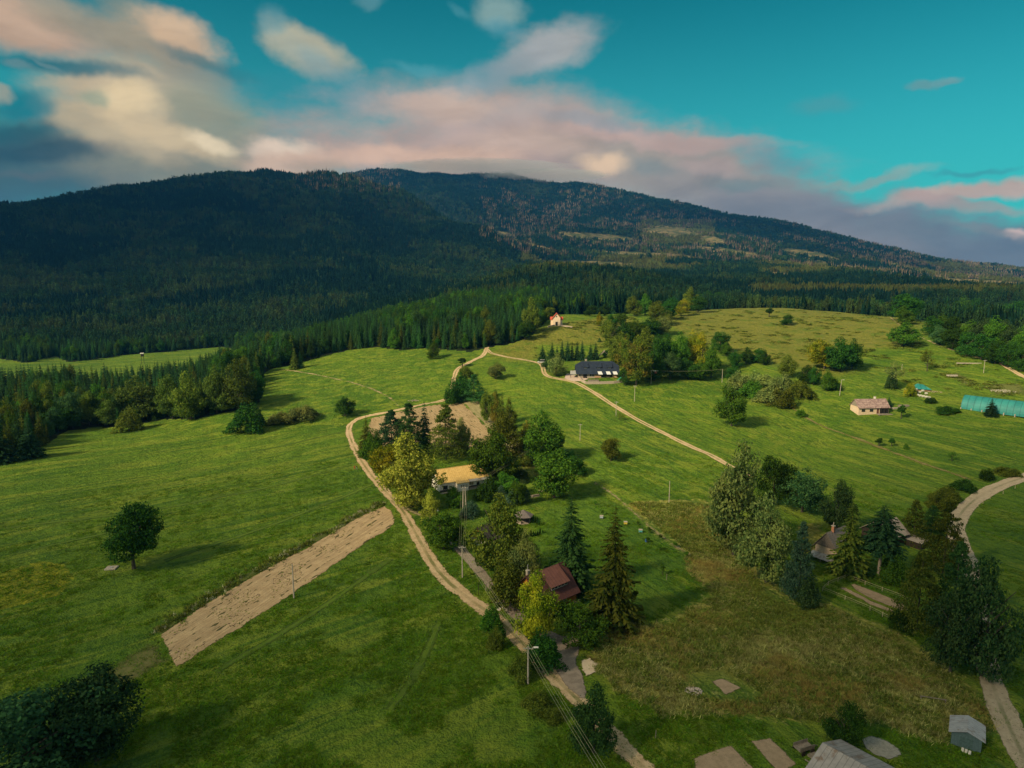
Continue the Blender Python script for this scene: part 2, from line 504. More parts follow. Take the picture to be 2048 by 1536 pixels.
# ---- ground material
def ground_material():
    m, n = new_mat('meadow_and_forest_floor')
    pos = n.node('ShaderNodeNewGeometry').outputs['Position']
    big = n.noise(pos, 0.012, 4, 0.6)
    mid = n.noise(pos, 0.07, 4, 0.6)
    fine = n.noise(pos, 0.55, 4, 0.65)
    tuft = n.noise(pos, 2.2, 3, 0.7)
    st = n.noise(n.aniso(pos, ANG_L, 0.012, 0.16), 1.0, 4, 0.55, dist=0.3)
    st2 = n.noise(n.aniso(pos, ANG_R, 0.022, 0.55), 1.0, 3, 0.6, dist=0.5)
    c = n.mix(n.ramp(big, 0.35, 0.65), (0.075, 0.150, 0.010), (0.135, 0.215, 0.014))
    side = n.ramp(n.node('ShaderNodeSeparateXYZ', {0: pos}).outputs[0], -30.0, 50.0)
    st = n.math('ADD', n.math('MULTIPLY', st, n.math('SUBTRACT', 1.0, side)), n.math('MULTIPLY', n.noise(n.aniso(pos, ANG_R, 0.012, 0.13), 1.0, 4, 0.55, dist=0.4), side))
    st2 = n.math('ADD', n.math('MULTIPLY', n.noise(n.aniso(pos, ANG_L, 0.018, 0.40), 1.0, 3, 0.6, dist=0.5), n.math('SUBTRACT', 1.0, side)), n.math('MULTIPLY', st2, side))
    c = n.mix(n.math('MULTIPLY', n.ramp(st, 0.46, 0.60), 0.85), c, (0.199, 0.251, 0.023))
    c = n.mix(n.math('MULTIPLY', n.ramp(st2, 0.53, 0.64), 0.8), c, (0.043, 0.111, 0.007))
    c = n.mix(n.math('MULTIPLY', n.ramp(mid, 0.45, 0.7), 0.5), c, (0.064, 0.153, 0.009))
    c = n.mix(n.math('MULTIPLY', n.ramp(fine, 0.52, 0.70), 0.5), c, (0.178, 0.263, 0.018))
    c = n.mix(n.math('MULTIPLY', n.ramp(fine, 0.48, 0.32), 0.55), c, (0.028, 0.076, 0.005))
    c = n.mix(n.math('MULTIPLY', n.ramp(tuft, 0.56, 0.68), 0.45), c, (0.215, 0.298, 0.033))
    c = n.mix(n.math('MULTIPLY', n.ramp(tuft, 0.42, 0.30), 0.5), c, (0.021, 0.062, 0.004))
    cov = n.node('ShaderNodeVertexColor', layer_name='cover')
    cs = n.node('ShaderNodeSeparateColor', {0: cov.outputs[0]})
    cov2 = n.node('ShaderNodeVertexColor', layer_name='cover_more')
    cs2 = n.node('ShaderNodeSeparateColor', {0: cov2.outputs[0]})
    # rough dry meadow: straw, rust and green patches
    dry = n.mix(n.ramp(mid, 0.38, 0.62), (0.104, 0.162, 0.018), (0.282, 0.253, 0.049))
    dry = n.mix(n.math('MULTIPLY', n.ramp(fine, 0.5, 0.68), 0.8), dry, (0.443, 0.416, 0.113))
    dry = n.mix(n.math('MULTIPLY', n.ramp(tuft, 0.44, 0.34), 0.8), dry, (0.034, 0.081, 0.012))
    dry = n.mix(n.math('MULTIPLY', n.ramp(big, 0.5, 0.62), 0.5), dry, (0.320, 0.213, 0.034))
    edge = n.math('ADD', cs.outputs[0], n.math('MULTIPLY', n.math('SUBTRACT', fine, 0.5), 0.9))
    c = n.mix(n.ramp(edge, 0.40, 0.62), c, dry)
    # hill pasture: tan-green with dark tussocks
    pa = n.mix(n.ramp(fine, 0.35, 0.65), (0.144, 0.169, 0.018), (0.231, 0.213, 0.037))
    pa = n.mix(n.math('MULTIPLY', n.ramp(mid, 0.5, 0.66), 0.7), pa, (0.094, 0.156, 0.013))
    pa = n.mix(n.math('MULTIPLY', n.ramp(n.noise(n.mapping(pos, scale=(0.16, 0.45, 1)), 1.0, 3, 0.6), 0.60, 0.68), 0.8), pa, (0.035, 0.069, 0.007))
    edge = n.math('ADD', cs.outputs[1], n.math('MULTIPLY', n.math('SUBTRACT', mid, 0.5), 0.9))
    c = n.mix(n.ramp(edge, 0.35, 0.70), c, pa)
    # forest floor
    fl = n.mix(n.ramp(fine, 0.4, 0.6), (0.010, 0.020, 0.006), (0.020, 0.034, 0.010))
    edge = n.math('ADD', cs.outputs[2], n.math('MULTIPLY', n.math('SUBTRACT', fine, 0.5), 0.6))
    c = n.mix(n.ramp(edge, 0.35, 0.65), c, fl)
    # clearings on the mountain: felled ground
    cl = n.mix(n.ramp(n.noise(pos, 0.02, 4, 0.7), 0.40, 0.6), (0.06, 0.075, 0.020), (0.20, 0.155, 0.065))
    edge = n.math('ADD', cs2.outputs[0], n.math('MULTIPLY', n.math('SUBTRACT', n.noise(pos, 0.015, 4, 0.6), 0.5), 0.8))
    c = n.mix(n.ramp(edge, 0.42, 0.60), c, cl)
    # yellow uncut patch and mown garden lawn
    yl = n.mix(n.ramp(fine, 0.4, 0.6), (0.13, 0.175, 0.008), (0.27, 0.27, 0.015))
    edge = n.math('ADD', cs2.outputs[1], n.math('MULTIPLY', n.math('SUBTRACT', fine, 0.5), 0.5))
    c = n.mix(n.ramp(edge, 0.42, 0.60), c, yl)
    lw = n.mix(n.ramp(fine, 0.35, 0.65), (0.045, 0.125, 0.010), (0.085, 0.175, 0.014))
    lw = n.mix(0.45, lw, c)
    edge = n.math('ADD', cs2.outputs[2], n.math('MULTIPLY', n.math('SUBTRACT', mid, 0.5), 1.0))
    c = n.mix(n.ramp(edge, 0.30, 0.75), c, lw)
    hgt = n.math('ADD', n.math('MULTIPLY', fine, 1.0), n.math('ADD', n.math('MULTIPLY', tuft, 0.35), n.math('ADD', n.math('MULTIPLY', mid, 3.0), n.math('MULTIPLY', st2, 0.8))))
    bp = n.node('ShaderNodeBump', {'Height': hgt, 'Strength': 1.0, 'Distance': 1.5})
    b = n.node('ShaderNodeBsdfPrincipled', {'Base Color': c, 'Roughness': 0.9, 'Specular IOR Level': 0.15, 'Normal': bp.outputs[0]})
    out_surface(n, b.outputs[0])
    return m


# land-cover regions, given as the places seen at photo pixels
DRY = [ptsG([(1255, 1005), (1335, 1000), (1415, 1000), (1500, 1120), (1580, 1195), (1650, 1205), (1720, 1235), (1800, 1265), (1890, 1330), (1965, 1390), (1985, 1460), (1880, 1480), (1760, 1440), (1560, 1440), (1330, 1420), (1235, 1380), (1180, 1310), (1240, 1260), (1330, 1240), (1420, 1190), (1380, 1120), (1300, 1060)]),
       ptsG([(1600, 1050), (1640, 1045), (1650, 1100), (1600, 1110)]),
       ptsG([(1040, 900), (1065, 900), (1080, 950), (1040, 955)])]
PAST = [ptsG([(975, 712), (1010, 690), (1060, 672), (1100, 650), (1200, 636), (1260, 632), (1300, 660), (1200, 700), (1190, 690), (1085, 690), (1070, 722), (1020, 722)]),
        ptsG([(1300, 640), (1400, 616), (1600, 618), (1760, 632), (1850, 645), (1830, 690), (1720, 700), (1640, 690), (1540, 715), (1440, 700), (1350, 660)]),
        ptsG([(1480, 700), (1600, 690), (1700, 745), (1640, 760), (1600, 740), (1520, 720)])]
LAWN = [ptsG([(870, 985), (925, 980), (1010, 985), (1040, 1010), (1000, 1050), (930, 1060), (870, 1040)]),
        ptsG([(930, 905), (955, 900), (970, 935), (930, 920)]),
        ptsG([(1110, 975), (1180, 970), (1260, 1020), (1380, 1110), (1330, 1190), (1260, 1230), (1180, 1200), (1100, 1130), (1060, 1060)]),
        ptsG([(1690, 1125), (1800, 1140), (1820, 1210), (1700, 1170)]),
        ptsG([(1370, 1350), (1440, 1340), (1520, 1385), (1500, 1400), (1400, 1395)])]
YELL = [ptsG([(-40, 1160), (20, 1140), (80, 1122), (130, 1130), (148, 1155), (120, 1190), (60, 1205), (-40, 1230)])]
sc_ = lambda x, y, polys, w: np.clip(0.5 + np.max([sdist(x, y, p) for p in polys], axis=0) / w, 0, 1)

# forest extents by azimuth
FRONT = [(-420, 985), (-120, 940), (0, 918), (60, 905), (105, 880), (132, 862), (190, 855), (250, 852), (330, 838), (400, 838), (470, 822), (520, 806), (523, 780), (524, 752), (545, 737), (600, 725), (640, 714), (700, 700), (760, 695), (800, 700), (860, 697), (900, 700), (940, 704), (968, 697), (990, 693), (1020, 688), (1060, 672), (1080, 655), (1096, 640)]
fa = []
for (a_, b_) in FRONT:
    g_ = G(a_, b_)
    fa.append((math.atan2(g_.x, g_.y), math.hypot(g_.x, g_.y)))
FA = np.array(sorted(fa))
def azp(px): return math.atan(((px - W0 / 2) / F) / math.cos(PITCH))
BA = np.array([(azp(p), r_) for p, r_ in [(-420, 600), (0, 600), (250, 590), (400, 600), (440, 680), (480, 780), (530, 3000), (1096, 3000)]])
MS = np.array([(azp(p), r_) for p, r_ in [(-600, 900), (0, 890), (60, 850), (120, 900), (140, 850), (250, 905), (400, 940), (450, 950), (480, 900), (520, 700), (1060, 650), (1100, 640), (1250, 690), (1380, 790), (1500, 820), (1700, 800), (1850, 760), (2048, 740), (2700, 740)]])


def forest_mask(x, y):
    a = np.arctan2(x, y); r = np.hypot(x, y)
    rf = np.interp(a, FA[:, 0], FA[:, 1], right=1e9)
    rb = np.interp(a, BA[:, 0], BA[:, 1], right=0)
    near_f = (a <= FA[-1, 0]) & (r > rf) & (r < rb)
    ms = np.interp(a, MS[:, 0], MS[:, 1]) + 25 * fnoise(x, y, 80, 2, 21)
    return near_f | (r > ms)


# clearings and the young pale woods low on the right
def clear_mask(x, y, z):
    px, py, _ = proj(x, y, z)
    r = np.hypot(x, y)
    m = np.zeros_like(x)
    for (cx, cy, rx, ry, til) in [(1185, 474, 85, 8, 4), (1010, 468, 22, 4, 12), (1060, 490, 90, 4, 14), (1345, 463, 60, 12, 6), (1425, 480, 30, 8, 14), (1620, 510, 60, 9, 10), (1470, 505, 70, 6, 8), (1300, 510, 110, 5, 3), (1700, 535, 90, 4, 5), (1960, 566, 200, 7, 3), (1560, 548, 40, 4, 3), (1180, 527, 130, 5, 2)]:
        c, s = math.cos(R(til)), math.sin(R(til))
        u = ((px - cx) * c + (py - cy) * s) / rx
        v = (-(px - cx) * s + (py - cy) * c) / ry
        m = np.maximum(m, np.clip(1.5 - np.hypot(u, v), 0, 1))
    return m * (r > 1500)


rr_, aa_ = np.meshgrid(R_GRID, AZ_ALL)
TX, TY = np.sin(aa_) * rr_, np.cos(aa_) * rr_
nA, nR = TX.shape
V = np.stack([TX, TY, Z_ALL], -1).reshape(-1, 3)
V = np.vstack([V, [[0, 0, 0]]])
ii, jj = np.meshgrid(np.arange(nA), np.arange(nR - 1), indexing='ij')
i2 = (ii + 1) % nA
Fq = np.stack([ii * nR + jj, ii * nR + jj + 1, i2 * nR + jj + 1, i2 * nR + jj], -1).reshape(-1, 4)[:, ::-1]
cen = np.array([[i * nR, ((i + 1) % nA) * nR, nA * nR, nA * nR] for i in range(nA)])
ground_me = mesh_np('ground', V, Fq[:, ::-1], ground_material(), smooth=True)
# the small disc right below the camera
disc = bmesh.new()
disc.from_mesh(ground_me)
disc.verts.ensure_lookup_table()
for i in range(nA):
    try:
        disc.faces.new((disc.verts[nA * nR], disc.verts[((i + 1) % nA) * nR], disc.verts[i * nR]))
    except ValueError:
        pass
bmesh.ops.recalc_face_normals(disc, faces=disc.faces[:])
disc.to_mesh(ground_me); disc.free()
for p_ in ground_me.polygons[:1]:
    if p_.normal.z < 0:
        ground_me.flip_normals()
gx, gy, gz = V[:, 0], V[:, 1], V[:, 2]
nearm = np.hypot(gx, gy) < 1100
cov = np.zeros((len(V), 4)); cov[:, 3] = 1
cov2 = np.zeros((len(V), 4)); cov2[:, 3] = 1
cov[nearm, 0] = sc_(gx[nearm], gy[nearm], DRY, 10)
cov[nearm, 1] = sc_(gx[nearm], gy[nearm], PAST, 40)
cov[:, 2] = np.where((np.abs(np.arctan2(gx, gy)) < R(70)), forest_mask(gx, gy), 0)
cov2[:, 0] = clear_mask(gx, gy, gz)
cov2[nearm, 1] = sc_(gx[nearm], gy[nearm], YELL, 4)
cov2[nearm, 2] = sc_(gx[nearm], gy[nearm], LAWN, 14)
for nm, arr in (('cover', cov), ('cover_more', cov2)):
    at = ground_me.color_attributes.new(nm, 'FLOAT_COLOR', 'POINT')
    at.data.foreach_set('color', arr.astype(np.float32).ravel())
ground = link('ground', ground_me)
tag(ground, kind='structure')


# ---- sheets on the ground
def sheet_mat(name, cols, scale=0.6, rut=False, furrow=None, edge_noise=1.4, bump=0.3, grass=(0.05, 0.11, 0.006), edge_soft=0.35, clods=0.0, rut_w=0.16):
    m, n = new_mat(name)
    pos = n.node('ShaderNodeNewGeometry').outputs['Position']
    f1 = n.noise(pos, scale, 4, 0.65)
    f2 = n.noise(pos, scale * 6, 3, 0.65)
    c = n.mix(n.ramp(f1, 0.35, 0.65), cols[0], cols[1])
    c = n.mix(n.math('MULTIPLY', n.ramp(f2, 0.55, 0.7), 0.5), c, cols[2])
    h = n.math('ADD', f1, f2)
    if furrow is not None:
        mv = n.aniso(pos, furrow, 0.015, 1.0)
        fw = n.noise(mv, 1.5, 2, 0.6)
        c = n.mix(n.math('MULTIPLY', n.ramp(fw, 0.42, 0.60), 0.38), c, tuple(x * 0.55 for x in cols[0]))
        mv2 = n.aniso(pos, furrow, 0.25, 1.0)
        cl = n.noise(mv2, 0.9, 2, 0.5)
        c = n.mix(n.math('MULTIPLY', n.ramp(cl, 0.62, 0.67), clods), c, (0.035, 0.045, 0.012))
        h = n.math('ADD', h, n.math('MULTIPLY', fw, 1.5))
    alpha_in = n.node('ShaderNodeAttribute', attribute_name='edge').outputs['Fac']
    if rut:
        acr = n.node('ShaderNodeAttribute', attribute_name='across').outputs['Fac']
        d = n.math('ABSOLUTE', n.math('SUBTRACT', n.math('ABSOLUTE', acr), 0.58))
        d = n.math('ADD', d, n.math('MULTIPLY', n.math('SUBTRACT', f1, 0.5), 0.35))
        ruts = n.ramp(d, rut_w + 0.10, rut_w + 0.26, 0.0, 1.0)
        brk = n.ramp(n.noise(pos, 0.07, 3, 0.6), 0.38, 0.60, 0.25, 1.0)
        c = n.mix(n.math('MULTIPLY', n.math('MULTIPLY', ruts, 0.92), brk), c, grass)
        c = n.mix(n.math('MULTIPLY', n.ramp(n.noise(pos, 1.3, 4, 0.75), 0.55, 0.66), 0.55), c, tuple(x * 0.42 for x in cols[2]))
    e = n.math('ADD', alpha_in, n.math('MULTIPLY', n.math('SUBTRACT', n.noise(pos, 0.9, 4, 0.7), 0.5), edge_noise * 1.6))
    e = n.math('ADD', e, n.math('MULTIPLY', n.math('SUBTRACT', n.noise(pos, 0.17, 3, 0.6), 0.5), edge_noise * 2.2))
    al = n.ramp(e, 0.0, edge_soft)
    bp = n.node('ShaderNodeBump', {'Height': h, 'Strength': bump, 'Distance': 0.3})
    b = n.node('ShaderNodeBsdfPrincipled', {'Base Color': c, 'Roughness': 0.92, 'Specular IOR Level': 0.15, 'Normal': bp.outputs[0]})
    tr = n.node('ShaderNodeBsdfTransparent')
    mx = n.node('ShaderNodeMixShader', {0: al, 1: tr.outputs[0], 2: b.outputs[0]})
    out_surface(n, mx.outputs[0])
    return m


def fattr(me, name, vals):
    a = me.attributes.new(name, 'FLOAT', 'POINT')
    a.data.foreach_set('value', np.asarray(vals, np.float32))


def ribbon(name, pix, width, mat, lift=0.10, kind='structure', label=None, cat=None, world_pts=None):
    pts = np.array([(p.x, p.y) for p in (world_pts or ptsG(pix))])
    # smooth centreline
    seg = np.hypot(*np.diff(pts, axis=0).T)
    s = np.concatenate([[0], np.cumsum(seg)])
    n = max(4, int(s[-1] / 1.6))
    si = np.linspace(0, s[-1], n)
    P = np.stack([pchip(s, pts[:, 0], si), pchip(s, pts[:, 1], si)], -1)
    for _ in range(6):
        P[1:-1] = 0.25 * P[:-2] + 0.5 * P[1:-1] + 0.25 * P[2:]
    w = np.interp(si, s, width) if hasattr(width, '__len__') else np.full(n, width)
    w = w * (1 + 0.38 * fnoise(si, si * 0 + len(pix), 9.0, 3, 7))
    t = np.gradient(P, axis=0)
    t /= np.maximum(np.hypot(t[:, 0], t[:, 1]), 1e-6)[:, None]
    nrm = np.stack([-t[:, 1], t[:, 0]], -1)
    acr = np.linspace(-1.35, 1.35, 15)
    X = P[:, None, 0] + nrm[:, None, 0] * acr[None] * (w[:, None] / 2)
    Y = P[:, None, 1] + nrm[:, None, 1] * acr[None] * (w[:, None] / 2)
    Z = terr(X, Y) + lift
    k = len(acr)
    V = np.stack([X, Y, Z], -1).reshape(-1, 3)
    a, b = np.meshgrid(np.arange(n - 1), np.arange(k - 1), indexing='ij')
    Fq = np.stack([a * k + b, (a + 1) * k + b, (a + 1) * k + b + 1, a * k + b + 1], -1).reshape(-1, 4)[:, ::-1]
    me = mesh_np(name, V, Fq, mat, smooth=True)
    fattr(me, 'edge', ((1 - np.abs(acr))[None] * (w[:, None] / 2)).ravel())
    fattr(me, 'across', np.broadcast_to(acr[None], (n, k)).ravel())
    o = link(name, me)
    tag(o, label, cat, kind=kind)
    return o


def patch(name, poly, mat, cell=1.5, lift=0.08, margin=2.0, label=None, cat=None, kind='structure'):
    xs = [p[0] for p in poly]; ys = [p[1] for p in poly]
    gx = np.arange(min(xs) - margin, max(xs) + margin + cell, cell)
    gy = np.arange(min(ys) - margin, max(ys) + margin + cell, cell)
    X, Y = np.meshgrid(gx, gy, indexing='ij')
    D = sdist(X, Y, poly)
    Z = terr(X, Y) + lift
    k = len(gy)
    keep = D > -margin
    a, b = np.meshgrid(np.arange(len(gx) - 1), np.arange(k - 1), indexing='ij')
    ok = keep[:-1, :-1] | keep[1:, :-1] | keep[1:, 1:] | keep[:-1, 1:]
    Fq = np.stack([a * k + b, (a + 1) * k + b, (a + 1) * k + b + 1, a * k + b + 1], -1)[ok]
    used = np.unique(Fq)
    remap = np.full(X.size, -1); remap[used] = np.arange(len(used))
    V = np.stack([X, Y, Z], -1).reshape(-1, 3)[used]
    me = mesh_np(name, V, remap[Fq], mat, smooth=True)
    fattr(me, 'edge', D.ravel()[used])
    o = link(name, me)
    tag(o, label, cat, kind=kind)
    return o


SAND = [(0.44, 0.31, 0.17), (0.55, 0.40, 0.235), (0.28, 0.19, 0.10)]
GREY = [(0.22, 0.175, 0.135), (0.30, 0.24, 0.185), (0.40, 0.33, 0.26)]
m_track = sheet_mat('sandy_track', SAND, 0.5, rut=True, grass=(0.17, 0.165, 0.055), rut_w=0.17, edge_noise=1.2)
m_track2 = sheet_mat('sandy_two_rut_track', SAND, 0.4, rut=True, grass=(0.085, 0.12, 0.012), rut_w=0.10, edge_noise=0.35)
m_lane = sheet_mat('grey_gravel_lane', GREY, 0.8, edge_noise=0.5)
m_lane2 = sheet_mat('pale_gravel_lane', [(0.36, 0.285, 0.19), (0.44, 0.35, 0.24), (0.26, 0.20, 0.135)], 0.8, rut=True, grass=(0.22, 0.20, 0.11), rut_w=0.26, edge_noise=0.5)
m_faint = sheet_mat('faint_worn_path', [(0.30, 0.25, 0.11), (0.36, 0.29, 0.15), (0.20, 0.2, 0.07)], 0.3, edge_noise=1.8, edge_soft=1.4)

# ------------------------------------------------------------------ roads, tracks, fields
main_pix = [(974, 694), (971, 703), (965, 712), (950, 719), (935, 727), (918, 736), (911, 745), (908, 756), (905, 775), (898, 795), (880, 803), (845, 809), (810, 817), (775, 825), (740, 831), (715, 838), (700, 850), (698, 864), (703, 882), (712, 902), (728, 930), (747, 956), (768, 980), (790, 1003), (806, 1023), (820, 1046), (835, 1074), (852, 1105), (873, 1138), (905, 1172), (945, 1203), (985, 1232), (1020, 1262), (1050, 1292), (1080, 1326), (1112, 1358), (1145, 1390), (1180, 1424), (1215, 1462), (1255, 1503), (1300, 1550), (1345, 1600)]
ribbon('dirt_road', main_pix, 0.84 * np.interp(np.linspace(0, 1, len(main_pix)), [0, 0.3, 0.5, 0.60, 0.72, 0.85, 1], [3.6, 3.6, 4.4, 4.6, 5.6, 4.2, 4.0]), m_track, 0.12)
ribbon('path', [(785, 1000), (800, 1012), (820, 1022), (845, 1030), (868, 1042), (884, 1056), (893, 1068)], 3.2, m_faint, 0.16)
ribbon('lane', [(884, 1056), (905, 1082), (925, 1104), (948, 1130), (972, 1158), (998, 1190), (1030, 1228), (1065, 1255), (1100, 1272), (1128, 1285)], 3.4, m_lane, 0.14)
patch('gravel_yard', ptsG([(1112, 1276), (1140, 1270), (1158, 1274), (1160, 1300), (1152, 1325), (1165, 1350), (1176, 1385), (1168, 1402), (1135, 1378), (1112, 1345), (1108, 1310)]), m_lane, 0.5, 0.17)
m_pale = sheet_mat('pale_crushed_stone', [(0.55, 0.43, 0.29), (0.62, 0.50, 0.35), (0.38, 0.30, 0.2)], 1.2, edge_noise=0.8)
patch('pale_gravel_patch', ptsG([(1162, 1322), (1180, 1318), (1197, 1330), (1190, 1345), (1172, 1354), (1163, 1340)]), m_pale, 0.4, 0.19)
ribbon('farm_track', [(974, 698), (981, 706), (1000, 711), (1030, 717), (1060, 722), (1080, 727), (1086, 735), (1088, 746), (1098, 754), (1125, 759), (1150, 765), (1172, 776), (1200, 793), (1232, 814), (1270, 837), (1310, 858), (1350, 878), (1390, 897), (1440, 921), (1500, 955)], [3.0] * 6 + [3.4] * 14, m_track2, 0.12)
ribbon('road', [(2120, 930), (2060, 951), (2010, 968), (1975, 984), (1948, 1001), (1928, 1020), (1914, 1042), (1912, 1065), (1925, 1100), (1945, 1160), (1955, 1220), (1962, 1280), (1975, 1335), (1992, 1390), (2012, 1440), (2040, 1500), (2085, 1590)], [5.8] * 9 + [5.0] * 8, m_lane2, 0.12)
ribbon('path', [(560, 738), (600, 744), (640, 751), (668, 757)], 2.2, m_faint, 0.1)
ribbon('path', [(640, 751), (700, 764), (735, 775), (765, 788), (788, 802), (796, 812)], 1.6, m_faint, 0.1)
ribbon('path', [(1772, 630), (1782, 636), (1800, 650), (1830, 668), (1858, 682), (1895, 697), (1930, 708), (1962, 717)], 2.2, m_faint, 0.12)
ribbon('path', [(2000, 722), (2004, 729), (2020, 738), (2040, 750), (2080, 770)], 3.2, m_track, 0.12)
ribbon('path', [(1560, 800), (1620, 840), (1700, 872), (1760, 895), (1840, 925), (1900, 945), (1940, 960)], 2.4, sheet_mat('boundary_weeds', [(0.13, 0.12, 0.03), (0.20, 0.17, 0.06), (0.05, 0.06, 0.012)], 0.5, edge_noise=1.8, edge_soft=0.8), 0.12)
ribbon('path', [(1190, 965), (1240, 1000), (1290, 1045), (1340, 1085), (1385, 1112)], 1.6, m_faint, 0.1)

fdir = ptsG([(345, 1310), (775, 1030)])
fa_ = math.atan2(fdir[1].y - fdir[0].y, fdir[1].x - fdir[0].x)
m_plough = sheet_mat('ploughed_soil', [(0.41, 0.285, 0.155), (0.49, 0.35, 0.195), (0.30, 0.205, 0.11)], 0.35, furrow=fa_, edge_noise=1.1, bump=0.5, clods=0.85)
patch('field', ptsG([(752, 1018), (768, 1012), (780, 1020), (789, 1036), (787, 1050), (772, 1062), (740, 1080), (640, 1150), (560, 1205), (470, 1262), (352, 1336), (340, 1310), (320, 1270), (400, 1215), (500, 1157), (620, 1092), (700, 1044)]), m_plough, 1.0, 0.10)
m_thin = sheet_mat('thin_sown_strip', [(0.16, 0.15, 0.05), (0.12, 0.13, 0.035), (0.22, 0.19, 0.08)], 0.5, furrow=fa_, edge_noise=2.6, edge_soft=3.5)
patch('field', ptsG([(345, 1322), (318, 1275), (250, 1310), (160, 1375), (250, 1372)]), m_thin, 1.5, 0.06)
m_weed = sheet_mat('weedy_field_edge', [(0.045, 0.075, 0.010), (0.10, 0.11, 0.02), (0.36, 0.33, 0.20)], 1.5, edge_noise=1.0, edge_soft=0.8)
ribbon('field_edge', [(762, 1008), (700, 1040), (620, 1086), (500, 1150), (400, 1208), (318, 1266)], 3.2, m_weed, 0.12)
d2 = ptsG([(1000, 860), (880, 810)])
d3 = ptsG([(1040, 905), (930, 812)])
fb_ = math.atan2(d3[1].y - d3[0].y, d3[1].x - d3[0].x)
m_stub = sheet_mat('stubble_field', [(0.29, 0.205, 0.105), (0.36, 0.26, 0.14), (0.19, 0.16, 0.06)], 0.12, furrow=fb_, edge_noise=2.2, clods=0.9)
patch('field', ptsG([(742, 838), (800, 822), (868, 810), (925, 806), (960, 840), (990, 875), (1000, 895), (940, 900), (760, 900), (735, 862)]), m_stub, 1.2, 0.10)
m_stub2 = sheet_mat('green_brown_stubble', [(0.23, 0.20, 0.09), (0.30, 0.25, 0.12), (0.12, 0.13, 0.04)], 0.12, furrow=fb_, edge_noise=2.2)
patch('field', ptsG([(925, 804), (955, 802), (985, 825), (1015, 855), (1045, 890), (1052, 912), (1005, 900), (990, 872), (958, 838)]), m_stub2, 1.2, 0.12)
m_bed = sheet_mat('garden_soil', [(0.31, 0.225, 0.14), (0.39, 0.28, 0.18), (0.21, 0.155, 0.1)], 1.0, edge_noise=0.45, bump=0.6)
patch('garden_bed', ptsG([(1385, 1518), (1462, 1490), (1515, 1545), (1530, 1580), (1400, 1580)]), m_bed, 0.5, 0.12)
patch('garden_bed', ptsG([(1498, 1482), (1540, 1475), (1595, 1530), (1560, 1550)]), m_bed, 0.5, 0.12)
patch('garden_bed', ptsG([(1421, 1363), (1445, 1357), (1482, 1376), (1452, 1390)]), m_bed, 0.4, 0.12)
patch('garden_bed', ptsG([(1699, 1170), (1708, 1168), (1750, 1184), (1800, 1204), (1830, 1222), (1800, 1222), (1745, 1200), (1712, 1182)]), m_bed, 0.4, 0.12)
patch('garden_bed', ptsG([(1678, 1176), (1690, 1175), (1745, 1203), (1800, 1226), (1790, 1228), (1740, 1210)]), m_bed, 0.4, 0.12)
patch('stone_heap_ground', ptsG([(1722, 1478), (1742, 1472), (1775, 1484), (1800, 1500), (1805, 1512), (1780, 1522), (1752, 1512), (1728, 1498)]), sheet_mat('pale_rubble', [(0.30, 0.29, 0.24), (0.40, 0.38, 0.32), (0.08, 0.09, 0.06)], 2.0, edge_noise=0.6, bump=0.9), 0.4, 0.15)
patch('paved_yard', ptsG([(1128, 757), (1133, 747), (1142, 748), (1160, 754), (1178, 758), (1165, 763), (1145, 763)]), sheet_mat('grey_paving', [(0.42, 0.32, 0.26), (0.46, 0.36, 0.30), (0.34, 0.27, 0.22)], 0.6, edge_noise=0.3), 0.8, 0.18)
for poly in ([(1900, 748), (1912, 744), (1948, 756), (1960, 770), (1920, 772)], [(1960, 772), (1985, 765), (2048, 768), (2060, 790), (1990, 790)]):
    patch('stony_ground', ptsG(poly), sheet_mat('stony_turf', [(0.09, 0.11, 0.02), (0.12, 0.13, 0.03), (0.40, 0.36, 0.26)], 1.2, edge_noise=5.0, edge_soft=5.0), 1.0, 0.12)

m_wheel = sheet_mat('wheel_marks_in_grass', [(0.045, 0.085, 0.008), (0.07, 0.115, 0.012), (0.16, 0.17, 0.04)], 0.5, rut=True, grass=(0.10, 0.16, 0.014), rut_w=0.06, edge_noise=0.8, edge_soft=0.6)
for pts_, w_ in (([(0, 1058), (180, 1036), (330, 1016), (460, 990), (600, 958), (700, 930)], 2.6), ([(20, 1110), (140, 1082), (300, 1050)], 2.4), ([(330, 1122), (480, 1072), (640, 1012), (745, 968)], 2.6), ([(430, 1345), (560, 1268), (680, 1190), (780, 1118)], 2.6), ([(780, 1420), (835, 1340), (880, 1240)], 2.6), ([(500, 905), (600, 884), (690, 862)], 2.2)):
    ribbon('path', pts_, w_, m_wheel, 0.06)

